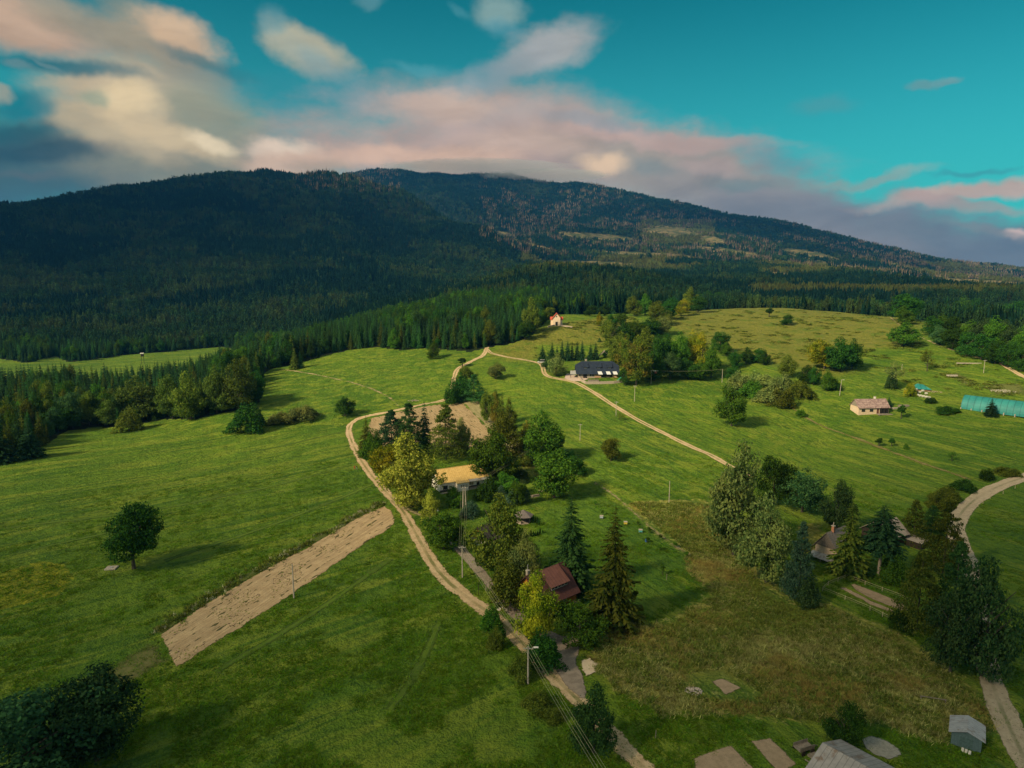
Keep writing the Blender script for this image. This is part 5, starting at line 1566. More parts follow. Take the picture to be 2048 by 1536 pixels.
LM['flower'] = leaf_mat('pale_flower_heads', (0.35, 0.33, 0.20), (0.62, 0.58, 0.40), trans=0.2, nscale=0.3)
gn_scatter('field_edge_weeds', np.stack([ex, ey, terr(ex, ey)], -1), rg.uniform(0, 6.28, len(ex)), S3(rg.uniform(0.6, 1.3, len(ex)), rg.uniform(0.5, 1.1, len(ex))), np.where(rg.uniform(0, 1, len(ex)) < 0.2, 1, 0), [tuft_mesh('weed_tuft', 'weed', 6, 16, w=0.12, lean=0.5), tuft_mesh('flower_tuft', 'flower', 7, 12, w=0.07)], 'weeds with pale flower heads along the upper edge of the ploughed strip', 'weeds')
n_ = 26000
tr = rg.uniform(230, 720, n_); ta = rg.uniform(R(2), R(39), n_)
tx, ty = np.sin(ta) * tr, np.cos(ta) * tr
dp = np.max([sdist(tx, ty, p) for p in PAST + [ptsG([(1700, 690), (1850, 680), (1960, 725), (2048, 760), (2048, 800), (1900, 790), (1780, 760)])]], axis=0)
ok = (dp > 0) & (fnoise(tx, ty, 9, 3, 65) > 0.13) & (~forest_mask(tx, ty))
tx, ty = tx[ok][:1300], ty[ok][:1300]
gn_scatter('pasture_tussocks', np.stack([tx, ty, terr(tx, ty)], -1), rg.uniform(0, 6.28, len(tx)), S3(rg.uniform(1.0, 3.2, len(tx)), rg.uniform(0.35, 0.9, len(tx))), np.zeros(len(tx)), [tuft_mesh('tussock', 'weed', 8, 26, w=0.12, lean=0.35)], 'dark tussocks scattered over the hill pasture', 'tussocks')

# ------------------------------------------------------------------ building kit
class MB:
    def __init__(self): self.v, self.f = [], []
    def box(self, x0, x1, y0, y1, z0, z1):
        i = len(self.v)
        self.v += [(x0, y0, z0), (x1, y0, z0), (x1, y1, z0), (x0, y1, z0), (x0, y0, z1), (x1, y0, z1), (x1, y1, z1), (x0, y1, z1)]
        self.f += [tuple(i + k for k in q) for q in ((0, 3, 2, 1), (4, 5, 6, 7), (0, 1, 5, 4), (1, 2, 6, 5), (2, 3, 7, 6), (3, 0, 4, 7))]
        return self
    def prism(self, pts, y0, y1):
        """polygon in XZ extruded along Y"""
        i, n = len(self.v), len(pts)
        self.v += [(x, y0, z) for x, z in pts] + [(x, y1, z) for x, z in pts]
        self.f += [tuple(i + k for k in range(n)), tuple(i + n + k for k in reversed(range(n)))]
        self.f += [(i + k, i + n + k, i + n + (k + 1) % n, i + (k + 1) % n) for k in range(n)]
        return self
    def prismx(self, pts, x0, x1):
        """polygon in YZ extruded along X"""
        i, n = len(self.v), len(pts)
        self.v += [(x0, y, z) for y, z in pts] + [(x1, y, z) for y, z in pts]
        self.f += [tuple(i + k for k in reversed(range(n))), tuple(i + n + k for k in range(n))]
        self.f += [(i + k, i + (k + 1) % n, i + n + (k + 1) % n, i + n + k) for k in range(n)]
        return self
    def poly(self, pts, faces):
        i = len(self.v); self.v += [tuple(p) for p in pts]; self.f += [tuple(i + k for k in q) for q in faces]; return self
    def slab(self, a, b, c, d, t):
        """thick quad, thickness t downwards"""
        up = [Vector(p) for p in (a, b, c, d)]
        dn = [p - Vector((0, 0, t)) for p in up]
        return self.poly(up + dn, [(0, 1, 2, 3), (7, 6, 5, 4), (0, 4, 5, 1), (1, 5, 6, 2), (2, 6, 7, 3), (3, 7, 4, 0)])
    def bar(self, a, b, r=0.05, sides=6, r2=None):
        V_, F_ = tube_np(np.array([a, b], float), [r, r if r2 is None else r2], sides)
        n = len(self.v)
        self.v += [tuple(x) for x in V_]; self.f += [tuple(int(k) + n for k in q) for q in F_]
        self.f += [tuple(n + k for k in range(sides)), tuple(n + sides + k for k in reversed(range(sides)))]
        return self
    def tube(self, pts, r, sides=5):
        V_, F_ = tube_np(np.array(pts, float), [r] * len(pts), sides)
        n = len(self.v)
        self.v += [tuple(x) for x in V_]; self.f += [tuple(int(k) + n for k in q) for q in F_]
        return self
    def obj(self, name, mat, parent=None, bevel=0.0):
        me = bpy.data.meshes.new(name)
        me.from_pydata([tuple(p) for p in self.v], [], self.f)
        bm = bmesh.new(); bm.from_mesh(me)
        bmesh.ops.recalc_face_normals(bm, faces=bm.faces[:])
        if bevel > 0:
            bmesh.ops.bevel(bm, geom=bm.edges[:], offset=bevel, segments=1, affect='EDGES')
        bm.to_mesh(me); bm.free()
        me.materials.append(mat)
        return link(name, me, parent)


def thing(name, p, rz, label, cat, group=None, z=0.0):
    e = bpy.data.objects.new(name, None); C.objects.link(e)
    e.location = (p[0], p[1], p[2] + z); e.rotation_euler = (0, 0, rz); e.empty_display_size = 0.2
    return tag(e, label, cat, group)


def base_line(pl, pr):
    """origin, angle and length of a front wall seen between two base pixels"""
    a, b = G(*pl), G(*pr)
    return a, math.atan2(b.y - a.y, b.x - a.x), math.hypot(b.x - a.x, b.y - a.y)


GLASS = plain('dark_window_glass', (0.02, 0.025, 0.03), (0.03, 0.035, 0.04), rough=0.1, spec=0.8, bump=0.0)
WHITE = plain('white_paint', (0.74, 0.68, 0.60), (0.62, 0.56, 0.48), rough=0.7)
DARKW = plain('dark_wood', (0.045, 0.032, 0.022), (0.025, 0.02, 0.015), rough=0.8, stripes=(0, 5.0, 0.7))
GREYW = plain('weathered_wood', (0.28, 0.23, 0.18), (0.18, 0.15, 0.12), rough=0.9, stripes=(0, 4.0, 0.6))
CONC = plain('concrete', (0.42, 0.36, 0.29), (0.33, 0.28, 0.22), rough=0.9)
METAL = plain('galvanised_metal', (0.40, 0.39, 0.37), (0.30, 0.29, 0.28), rough=0.55, metal=0.3, rust=0.5)
BLACK = plain('black_trim', (0.02, 0.02, 0.02), rough=0.6)
STONE = plain('rough_stone', (0.42, 0.34, 0.26), (0.24, 0.19, 0.15), rough=0.95, scale=6, bump=0.8)


def window(parent, x, z, w, h, frame=None, y=0.0, side='front', mull=1, name='window'):
    """window standing proud of a wall; side 'front' faces -Y at y, 'left' faces -X at x"""
    m = MB(); t = 0.09
    def bx(mb, a0, a1, z0, z1, d0, d1):
        if side == 'front': mb.box(a0, a1, y - d1, y - d0, z0, z1)
        elif side == 'left': mb.box(x - d1, x - d0, a0, a1, z0, z1)
        else: mb.box(x + d0, x + d1, a0, a1, z0, z1)
    a = x if side == 'front' else y
    bx(m, a, a + w, z, z + t, 0.003, 0.10); bx(m, a, a + w, z + h - t, z + h, 0.003, 0.08)
    bx(m, a, a + t, z + t, z + h - t, 0.003, 0.08); bx(m, a + w - t, a + w, z + t, z + h - t, 0.003, 0.08)
    for k in range(mull):
        c_ = a + w * (k + 1) / (mull + 1)
        bx(m, c_ - t / 2, c_ + t / 2, z + t, z + h - t, 0.003, 0.07)
    f_ = m.obj(name, frame or WHITE, parent)
    g = MB(); bx(g, a + t, a + w - t, z + t, z + h - t, 0.004, 0.04)
    g.obj('pane', GLASS, f_)
    return f_


def door(parent, x, z, w, h, mat=None, y=0.0):
    d = MB().box(x, x + w, y - 0.06, y - 0.003, z, z + h).obj('door', mat or DARKW, parent)
    MB().box(x + w * 0.82, x + w * 0.9, y - 0.12, y - 0.06, z + h * 0.45, z + h * 0.5).obj('handle', METAL, d)
    return d


def gable_shell(L, D, he, hr, z0=-0.8):
    """walls with gable ends, ridge along X"""
    m = MB()
    m.prismx([(0, z0), (D, z0), (D, he), (D / 2, hr), (0, he)], 0, L)
    return m


def gable_roof(L, D, he, hr, ov=0.5, t=0.16, ovx=0.5):
    m = MB()
    s = (hr - he) / (D / 2)
    ez = he - s * ov + 0.12
    rz = hr + 0.12
    m.slab((-ovx, -ov, ez), (L + ovx, -ov, ez), (L + ovx, D / 2 - 0.001, rz), (-ovx, D / 2 - 0.001, rz), t)
    m.slab((-ovx, D / 2 + 0.001, rz), (L + ovx, D / 2 + 0.001, rz), (L + ovx, D + ov, ez), (-ovx, D + ov, ez), t)
    m.box(-ovx, L + ovx, D / 2 - 0.12, D / 2 + 0.12, rz - 0.02, rz + 0.05)
    return m


def chimney(parent, x, y, z0, z1, mat, w=0.6):
    c_ = MB().box(x - w / 2, x + w / 2, y - w / 2, y + w / 2, z0, z1).obj('chimney', mat, parent)
    MB().box(x - w * 0.65, x + w * 0.65, y - w * 0.65, y + w * 0.65, z1 + 0.002, z1 + 0.15).obj('chimney_cap', CONC, c_)
    return c_


# ---- yellow-roofed white house
p0, an, L = base_line((880, 985), (974, 970))
print('yellow house L', L)
D, he = 11.0, 3.9
YEL = plain('yellow_roof_sheet', (0.66, 0.44, 0.15), (0.54, 0.34, 0.105), rough=0.75, scale=1.2, stripes=(0, 1.2, 0.30))
WWALL = plain('white_plaster', (0.76, 0.70, 0.60), (0.62, 0.56, 0.48), rough=0.85, scale=1.5)
h = thing('house', p0, an, 'long white house with a mustard yellow roof by the dirt road', 'house')
w = gable_shell(L, D, he, 7.4).obj('wall', WWALL, h)
MB().box(-0.06, L + 0.06, -0.10, -0.004, -0.8, 0.75).obj('plinth', plain('dark_plinth', (0.07, 0.06, 0.05), rough=0.9), h)
rf = gable_roof(L, D, he, 7.4, 0.6).obj('roof', YEL, h)
MB().slab((L * 0.56, -1.6, he - 0.95), (L + 0.5, -1.6, he - 0.95), (L + 0.5, -0.6, he - 0.30), (L * 0.56, -0.6, he - 0.30), 0.10).obj('eave_strip', METAL, rf)
x0 = L * 0.32; x1 = L * 0.56
MB().box(x0, x1, -1.9, -0.004, -0.8, he - 0.55).obj('porch', WWALL, h)
MB().slab((x0 - 0.3, -2.3, he - 0.75), (x1 + 0.3, -2.3, he - 0.75), (x1 + 0.3, 0.6, he + 0.42), (x0 - 0.3, 0.6, he + 0.42), 0.12).obj('porch_roof', YEL, h)
for k in range(4):
    window(h, x0 + 1.5 + k * 0.75, 0.9, 0.5, 1.45, y=-1.9, mull=0)
door(h, x0 + 0.35, 0.3, 0.9, 1.95, WHITE, y=-1.9)
window(h, 1.3, 0.85, 1.9, 1.5, frame=DARKW)
window(h, x1 + 1.2, 1.1, 1.7, 1.2, frame=DARKW)
door(h, x1 + 4.3, 0.5, 1.2, 2.2, BLACK)
MB().box(x1 + 0.1, L, -1.7, -0.11, -0.8, 0.25).obj('terrace', STONE, h)
m = MB()
for k in range(5): m.bar((x1 + 0.3 + k * (L - x1 - 0.4) / 4, -1.6, 0.25), (x1 + 0.3 + k * (L - x1 - 0.4) / 4, -1.6, 1.1), 0.04)
m.bar((x1 + 0.3, -1.6, 1.1), (L - 0.1, -1.6, 1.1), 0.04)
m.obj('railing', DARKW, h)
MB().box(-0.3, x0 - 0.2, -1.9, -1.0, -0.6, 0.12).obj('stone_step', STONE, h)

# ---- red-roofed house
p0, an, L = base_line((1082, 1240), (1152, 1208))
print('red house L', L)
D, he, hr = 10.0, 4.4, 9.6
ORW = plain('orange_log_wall', (0.42, 0.155, 0.020), (0.27, 0.095, 0.014), rough=0.7, stripes=(2, 3.0, 0.6))
RED = plain('red_brown_roof', (0.115, 0.045, 0.038), (0.085, 0.034, 0.030), rough=0.75, scale=2, stripes=(0, 1.0, 0.2))
RED2 = plain('brick_red_dormer_roof', (0.20, 0.082, 0.062), (0.15, 0.062, 0.048), rough=0.7, scale=1.0, stripes=(0, 1.1, 0.5))
h = thing('house', p0, an, 'orange wooden house with a red-brown roof and a wide dormer', 'house')
gable_shell(L, D, he, hr, 0.9).obj('wall', ORW, h)
MB().box(0.05, L - 0.05, 0.05, D - 0.05, -0.8, 0.898).obj('plinth', STONE, h)
rf = gable_roof(L, D, he, hr, 0.95, ovx=0.7).obj('roof', RED, h)
s_ = (hr - he) / (D / 2)
dx0, dx1 = L * 0.34, L * 0.83
dz = he + s_ * 1.15
dm = MB().prismx([(1.0, he + s_ * 1.0 + 0.2), (1.0, he + s_ * 1.0 + 1.55), (3.55, he + s_ * 3.55 + 0.2)], dx0, dx1).obj('dormer', DARKW, h)
MB().slab((dx0 - 0.3, 0.45, he + s_ * 1.0 + 1.38), (dx1 + 0.3, 0.45, he + s_ * 1.0 + 1.38), (dx1 + 0.3, D / 2 - 0.15, hr + 0.16), (dx0 - 0.3, D / 2 - 0.15, hr + 0.16), 0.12).obj('dormer_roof', RED2, dm)
for k in range(5):
    window(h, dx0 + 0.22 + k * (dx1 - dx0 - 0.3) / 5, he + s_ + 0.42, (dx1 - dx0 - 0.3) / 5 - 0.14, 0.95, y=0.998, mull=0)
window(h, L * 0.62, 1.9, 1.1, 1.3)
window(h, L * 0.15, 1.9, 1.1, 1.3)
window(h, 0, 2.0, 1.0, 1.2, y=D * 0.35, side='left')
m = MB().box(-0.3, L + 0.3, -1.35, -0.01, 0.75, 0.898)
m.obj('balcony', DARKW, h)
m = MB()
for k in range(9): m.bar((-0.2 + k * (L + 0.4) / 8, -1.3, 0.9), (-0.2 + k * (L + 0.4) / 8, -1.3, 1.75), 0.035)
m.bar((-0.25, -1.3, 1.78), (L + 0.25, -1.3, 1.78), 0.05); m.bar((-0.25, -1.3, 1.32), (L + 0.25, -1.3, 1.32), 0.04)
m.obj('railing', GREYW, h)
for k in range(4):
    MB().box(0.1 + k * (L - 0.4) / 3, 0.3 + k * (L - 0.4) / 3, -1.3, -1.1, -0.8, 0.748).obj('post', GREYW, h)
chimney(rf, 0.6, D / 2 + 0.6, hr - 0.9, hr + 1.0, STONE, 0.7)
MB().bar((0.6, D / 2 + 0.6, hr + 1.1), (0.6, D / 2 + 0.6, hr + 2.6), 0.09).obj('flue_pipe', METAL, rf)
m = MB().slab((L + 0.1, D * 0.35, 3.0), (L + 2.6, D * 0.35, 2.4), (L + 2.6, D * 0.85, 2.4), (L + 0.1, D * 0.85, 3.0), 0.1)
m.obj('side_porch_roof', METAL, h)
for q in (0.38, 0.82): MB().bar((L + 2.4, D * q, -0.5), (L + 2.4, D * q, 2.36), 0.07).obj('post', GREYW, h)

# ---- dark-roofed house
p0, an, L = base_line((1156, 757), (1235, 755))
print('dark house L', L)
D = 11.0
he = height_at(p0, 1156, 744.5); hr = he + 6.0
NAVY = plain('dark_slate_roof', (0.010, 0.018, 0.034), (0.016, 0.026, 0.046), rough=0.7, scale=0.6, stripes=(0, 0.5, 0.15))
h = thing('house', p0, an, 'long stone house with a dark half-hipped slate roof and small eyebrow dormers', 'house')
MB().prismx([(0, -1.5), (D, -1.5), (D, he), (D / 2 + 2, hr - 2.4), (D / 2 - 2, hr - 2.4), (0, he)], 0, L).obj('wall', STONE, h)
BRK = plain('brick_cladding', (0.50, 0.26, 0.13), (0.30, 0.22, 0.15), rough=0.9, scale=4, bump=0.5)
MB().box(L * 0.42, L * 0.58, -0.14, -0.004, 0.6, he - 0.3).obj('brick_panel', BRK, h)
MB().box(L * 0.87, L + 0.1, -0.14, -0.004, -1.0, he - 0.3).obj('brick_panel', BRK, h)
MB().box(L * 0.585, L * 0.865, -0.12, -0.004, 0.75, he - 0.5).obj('dark_boarding', DARKW, h)
ov, hp = 1.2, 2.6
ez = he - (hr - he) / (D / 2) * ov + 0.25
zz = hr - hp * 0.92; yh = D / 2 * (hp * 0.92) / (hr - he)
a1, b1, c1, d1 = (-ov, -ov, ez), (L + ov, -ov, ez), (L + ov, D + ov, ez), (-ov, D + ov, ez)
rl, rr2 = (hp, D / 2, hr + 0.2), (L - hp, D / 2, hr + 0.2)
lf, lb = (-ov, D / 2 - yh - 0.2, zz), (-ov, D / 2 + yh + 0.2, zz)
rf_, rb_ = (L + ov, D / 2 - yh - 0.2, zz), (L + ov, D / 2 + yh + 0.2, zz)
pts = [a1, b1, c1, d1, rl, rr2, lf, lb, rf_, rb_]
m = MB().poly(pts, [(0, 1, 8, 5, 4, 6), (2, 3, 7, 4, 5, 9), (4, 7, 6), (5, 8, 9), (0, 6, 7, 3), (1, 2, 9, 8), (0, 3, 2, 1)])
rf = m.obj('roof', NAVY, h)
sl = (hr - he) / (D / 2)
for k, fx_ in enumerate((0.14, 0.47, 0.74)):
    x = L * fx_; y0_ = 1.9; zb = he + sl * y0_
    d_ = MB().prismx([(y0_, zb + 0.1), (y0_, zb + 1.0), (y0_ + 2.6, he + sl * (y0_ + 2.6) + 0.35)], x, x + 2.9).obj('dormer', BLACK, h)
    MB().slab((x - 0.4, y0_ - 0.5, zb + 0.85), (x + 3.3, y0_ - 0.5, zb + 0.85), (x + 3.3, y0_ + 2.9, he + sl * (y0_ + 2.9) + 0.38), (x - 0.4, y0_ + 2.9, he + sl * (y0_ + 2.9) + 0.38), 0.12).obj('dormer_roof', NAVY, d_)
    window(h, x + 0.5, zb + 0.22, 1.8, 0.6, y=y0_ - 0.002, mull=2)
SKYL = plain('pale_glass_awning', (0.62, 0.62, 0.60), (0.5, 0.5, 0.5), rough=0.3)
for fx_ in (0.51, 0.72, 0.89):
    MB().slab((L * fx_, -1.9, he - 1.05), (L * fx_ + 2.6, -1.9, he - 1.05), (L * fx_ + 2.0, -0.1, he + 0.55), (L * fx_ - 0.5, -0.1, he + 0.55), 0.06).obj('awning', SKYL, h)
MB().slab((-4.8, 0.8, he - 1.2), (-ov - 0.05, -0.6, he - 1.2), (-ov - 0.05, 4.0, he + 0.6), (-4.4, 4.6, he + 0.4), 0.12).obj('porch_roof', METAL, h)
for q in ((-4.4, 1.2), (-4.2, 4.2)): MB().bar((q[0], q[1], -1.5), (q[0], q[1], he - 1.0), 0.12).obj('post', DARKW, h)
door(h, L * 0.13, 0.0, 2.4, he - 0.9, BLACK)
window(h, L * 0.30, 1.4, 0.9, 1.3, frame=BLACK)
window(h, L * 0.36, 1.4, 0.9, 1.3, frame=BLACK)
window(h, L * 0.025, 1.4, 0.7, 1.6, frame=BLACK, mull=0)
chimney(rf, L * 0.22, D / 2 + 1.2, hr - 0.8, hr + 1.1, STONE, 1.0)
# terrace in front with balustrade
g = thing('wooden_deck', G(1187, 763), an, 'small dark railed deck on the lawn before the dark-roofed house', 'deck')
MB().box(-3.2, 3.2, -0.8, 1.6, -0.3, 0.9).obj('platform', GREYW, g)
m = MB()
for k in range(9): m.bar((-3.1 + k * 0.775, -0.75, 0.9), (-3.1 + k * 0.775, -0.75, 2.2), 0.08)
m.bar((-3.15, -0.75, 2.2), (3.15, -0.75, 2.2), 0.09)
m.obj('railing', BLACK, g)
# wall round its garden
wpts = ptsG([(1158, 757), (1164, 764), (1172, 768), (1200, 768), (1228, 767), (1252, 764)])
m = MB()
for a, b in zip(wpts[:-1], wpts[1:]):
    d_ = (b - a); d_.z = 0; d_.normalize(); nrm_ = Vector((-d_.y, d_.x, 0)) * 0.3
    o_ = wpts[0]
    q = [a - nrm_ - o_, b - nrm_ - o_, b + nrm_ - o_, a + nrm_ - o_]
    m.poly([(*v.xy, v.z - 0.6) for v in q] + [(*v.xy, v.z + 1.5) for v in q], [(3, 2, 1, 0), (4, 5, 6, 7), (0, 1, 5, 4), (1, 2, 6, 5), (2, 3, 7, 6), (3, 0, 4, 7)])
o_ = m.obj('garden_wall', STONE); o_.location = wpts[0]
tag(o_, 'low stone wall round the garden of the dark-roofed house', 'wall')
# leaning timber frame
g = thing('leaning_timber', G(1206, 717), an, 'leaning timber frame on the lawn behind the dark-roofed house', 'timber frame')
for s_2 in (-1.2, 1.2):
    MB().bar((-4.8, s_2, 0.0), (1.2, s_2, 5.6), 0.35).obj('beam', GREYW, g)
MB().slab((0.2, -1.6, 5.5), (3.8, -1.4, 2.5), (3.8, 1.4, 2.5), (0.2, 1.6, 5.5), 0.2).obj('board_panel', GREYW, g)
g = thing('playground_slide', G(1243, 761), an + 0.4, 'small green slide in the garden of the dark-roofed house', 'slide')
MB().slab((-3.0, -0.5, 0.3), (-0.2, -0.5, 2.2), (-0.2, 0.5, 2.2), (-3.0, 0.5, 0.3), 0.12).obj('chute', plain('green_plastic', (0.03, 0.26, 0.16), rough=0.4), g)
for q in ((0, -0.6), (0, 0.6), (1.5, -0.6), (1.5, 0.6)): MB().bar((q[0], q[1], -0.2), (q[0], q[1], 3.2), 0.09).obj('post', GREYW, g)
MB().prism([(-0.3, 3.2), (1.8, 3.2), (0.75, 4.2)], -0.9, 0.9).obj('roof', WHITE, g)

# ---- beige house
p0, an, L = base_line((1716.5, 830.5), (1777, 826))
print('beige house L', L)
pg = G(1697, 824.5)
D = math.hypot(pg.x - p0.x, pg.y - p0.y)
he = height_at(p0, 1716.5, 814.5)
D = min(max(D, 8.0), 13.0)
hr = he + 3.6
print('beige', D, he)
BEI = plain('beige_plaster', (0.62, 0.46, 0.31), (0.54, 0.39, 0.26), rough=0.9, scale=0.8)
TIN = plain('patchy_tin_roof', (0.36, 0.25, 0.22), (0.19, 0.12, 0.11), rough=0.8, scale=0.9, stripes=(1, 0.9, 0.6))
h = thing('house', p0, an, 'small beige house with a patchy reddish roof and a wooden deck', 'house')
gable_shell(L, D, he, hr).obj('wall', BEI, h)
MB().prismx([(0.3, he + 0.05), (D - 0.3, he + 0.05), (D / 2, hr - 0.15)], -0.09, -0.004).obj('gable_boarding', GREYW, h)
MB().box(-0.06, -0.004, D * 0.25, D * 0.75, he * 0.3, he * 0.8).obj('filled_window', plain('pale_plaster', (0.68, 0.53, 0.38)), h)
rf = gable_roof(L, D, he, hr, 0.6).obj('roof', TIN, h)
window(h, L * 0.10, he * 0.42, 1.9, 1.4, frame=DARKW)
window(h, L * 0.37, he * 0.42, 1.9, 1.4, frame=DARKW)
door(h, L * 0.60, he * 0.2, 1.2, he * 0.62, plain('brown_door', (0.13, 0.05, 0.03)))
MB().box(L * 0.70, L * 0.985, -0.08, -0.004, he * 0.2, he * 0.92).obj('porch_shade_panel', BLACK, h)  # black panel painted in for the shade inside the porch
MB().box(L * 0.59, L + 1.0, -2.6, -0.09, he * 0.10, he * 0.19).obj('deck', GREYW, h)
for k in range(5):
    MB().box(L * 0.60 + k * (L * 0.40 + 0.6) / 4, L * 0.60 + k * (L * 0.40 + 0.6) / 4 + 0.25, -2.5, -2.2, -1.2, he * 0.10 - 0.003).obj('deck_post', GREYW, h)
for k in range(3):
    MB().box(L * 0.72 + k * L * 0.12, L * 0.72 + k * L * 0.12 + 0.18, -0.7, -0.5, he * 0.19 + 0.003, he - 0.25).obj('porch_post', DARKW, h)
chimney(rf, L * 0.66, D / 2 + 0.3, hr - 0.6, hr + 1.2, WHITE, 0.8)

# ---- shaded farmhouse and its barn
p0, an, D0 = base_line((1629, 1113), (1672, 1128))
print('farmhouse gable', D0)
# gable end faces the camera: local X runs along the gable, Y goes back along the ridge
W_, Ls = max(D0, 6.8), 9.0
he = 4.2; hr = 8.6
h = thing('house', p0, an, 'shaded farmhouse with a grey plank gable and brick chimney among spruces', 'house')
PINKP = plain('pinkish_plaster', (0.46, 0.35, 0.26), (0.38, 0.28, 0.2), rough=0.9)
SLATE = plain('grey_shingle_roof', (0.24, 0.20, 0.175), (0.16, 0.135, 0.12), rough=0.85, scale=1.5, stripes=(2, 2.2, 0.4))
MB().box(0, W_, 0, Ls, -0.8, he).obj('wall', PINKP, h)
MB().box(-0.05, W_ + 0.05, -0.07, -0.003, 0.2, 1.0).obj('brick_band', plain('old_brick', (0.30, 0.14, 0.09)), h)
MB().prism([(-0.1, he + 0.002), (W_ + 0.1, he + 0.002), (W_ / 2, hr)], -0.25, Ls + 0.2).obj('gable', plain('dark_planks', (0.16, 0.13, 0.11), (0.10, 0.085, 0.07), stripes=(0, 3.5, 0.7)), h)
m = MB(); s_ = (hr - he) / (W_ / 2)
m.slab((-0.7, -0.7, he - 0.7 * s_ + 0.15), (W_ / 2 - 0.001, -0.7, hr + 0.15), (W_ / 2 - 0.001, Ls + 0.6, hr + 0.15), (-0.7, Ls + 0.6, he - 0.7 * s_ + 0.15), 0.14)
m.slab((W_ / 2 + 0.001, -0.7, hr + 0.15), (W_ + 0.7, -0.7, he - 0.7 * s_ + 0.15), (W_ + 0.7, Ls + 0.6, he - 0.7 * s_ + 0.15), (W_ / 2 + 0.001, Ls + 0.6, hr + 0.15), 0.14)
rf = m.obj('roof', SLATE, h)
chimney(rf, W_ / 2 + 0.2, 2.6, hr - 0.4, hr + 1.5, plain('orange_brick', (0.48, 0.21, 0.12)), 0.75)
MB().bar((W_ / 2 + 0.2, 2.6, hr + 1.66), (W_ / 2 + 0.2, 2.6, hr + 2.6), 0.12).obj('flue_pipe', CONC, rf)
MB().slab((-0.6, -2.6, 1.1), (W_ + 0.2, -2.6, 1.1), (W_ + 0.2, -0.08, 2.0), (-0.6, -0.08, 2.0), 0.12).obj('lean_to_roof', METAL, h)
for k in range(3): MB().bar((-0.2 + k * W_ / 2, -2.4, -0.8), (-0.2 + k * W_ / 2, -2.4, 1.05), 0.1).obj('post', GREYW, h)
window(h, W_, 1.4, 1.2, 1.3, y=4.0, side='right'); window(h, W_, 1.4, 1.2, 1.3, y=8.0, side='right')
pb = G(1722, 1076)
h = thing('barn', pb, an - 0.2, 'grey-roofed barn behind the two garden spruces', 'barn')
MB().prism([(0, -0.8), (9, -0.8), (9, 3.6), (4.5, 7.0), (0, 3.6)], 0, 9).obj('wall', DARKW, h)
m = MB(); s_ = 3.4 / 4.5
m.slab((-0.6, -0.6, 3.6 - 0.6 * s_ + 0.12), (4.499, -0.6, 7.12), (4.499, 9.6, 7.12), (-0.6, 9.6, 3.6 - 0.6 * s_ + 0.12), 0.14)
m.slab((4.501, -0.6, 7.12), (9.6, -0.6, 3.6 - 0.6 * s_ + 0.12), (9.6, 9.6, 3.6 - 0.6 * s_ + 0.12), (4.501, 9.6, 7.12), 0.14)
m.obj('roof', plain('pale_grey_roof', (0.34, 0.28, 0.23), (0.25, 0.20, 0.17), rough=0.85, scale=1.2, stripes=(1, 1.5, 0.35)), h)
MB().box(3.2, 5.8, -0.08, -0.003, 0, 2.8).obj('door', GREYW, h)
h = thing('shed', G(1790, 1082), an - 0.1, 'low open woodshed with a grey roof behind the bare-trunked spruce', 'shed')
MB().box(0, 8, 0, 3, -0.5, 2.0).obj('wall', DARKW, h)
MB().slab((-0.4, -0.5, 2.15), (8.4, -0.5, 2.15), (8.4, 3.4, 2.7), (-0.4, 3.4, 2.7), 0.1).obj('roof', plain('weathered_board_roof', (0.36, 0.30, 0.25)), h)

# ---- log cabin behind the willow
p0, an, W_ = base_line((940, 1086), (975, 1098))
W_ = max(W_, 6.0)
h = thing('cabin', p0, an, 'log cabin with white stone base half hidden by the olive willow', 'cabin')
PSTO = plain('whitewashed_stone', (0.58, 0.50, 0.40), (0.36, 0.30, 0.24), scale=4, bump=0.8)
MB().box(0, W_, 0, 8, -0.6, 2.4).obj('wall', PSTO, h)
MB().prism([(0.1, 2.402), (W_ - 0.1, 2.402), (W_ / 2, 6.2)], -0.1, 8).obj('gable', ORW, h)
m = MB(); s_ = 3.8 / (W_ / 2)
m.slab((-0.8, -0.8, 2.4 - 0.8 * s_ + 0.15), (W_ / 2 - 0.001, -0.8, 6.35), (W_ / 2 - 0.001, 8.6, 6.35), (-0.8, 8.6, 2.4 - 0.8 * s_ + 0.15), 0.16)
m.slab((W_ / 2 + 0.001, -0.8, 6.35), (W_ + 0.8, -0.8, 2.4 - 0.8 * s_ + 0.15), (W_ + 0.8, 8.6, 2.4 - 0.8 * s_ + 0.15), (W_ / 2 + 0.001, 8.6, 6.35), 0.16)
m.obj('roof', plain('dark_shingle', (0.05, 0.04, 0.035), (0.08, 0.06, 0.05)), h)
window(h, W_ / 2 - 0.5, 3.2, 1.0, 1.3, y=-0.1)

# ---- chapel on the crest
pc = G(1113, 652)
sc1 = float(proj(pc.x, pc.y, pc.z)[2]) / F
an = -math.atan2(pc.x, pc.y)
hc = height_at(pc, 1113, 627)
wv = 15 * sc1
h = thing('chapel', pc, an, 'small cream chapel with a red roof and side wings on the hilltop', 'chapel')
CREAM = plain('cream_plaster', (0.72, 0.55, 0.40), (0.64, 0.48, 0.34), rough=0.9)
REDR = plain('red_tile_roof', (0.50, 0.085, 0.045), (0.38, 0.07, 0.04), rough=0.8)
e_ = hc * 0.66
MB().prism([(-wv / 2, -1.5), (wv / 2, -1.5), (wv / 2, e_), (0, hc), (-wv / 2, e_)], 0, 9).obj('wall', CREAM, h)
m = MB()
for s3 in (-1, 1):
    m.slab((s3 * (wv / 2 + 0.6), -0.5, e_ - 0.5), (0, -0.5, hc + 0.3), (0, 9.4, hc + 0.3), (s3 * (wv / 2 + 0.6), 9.4, e_ - 0.5), 0.35)
m.obj('roof', REDR, h)
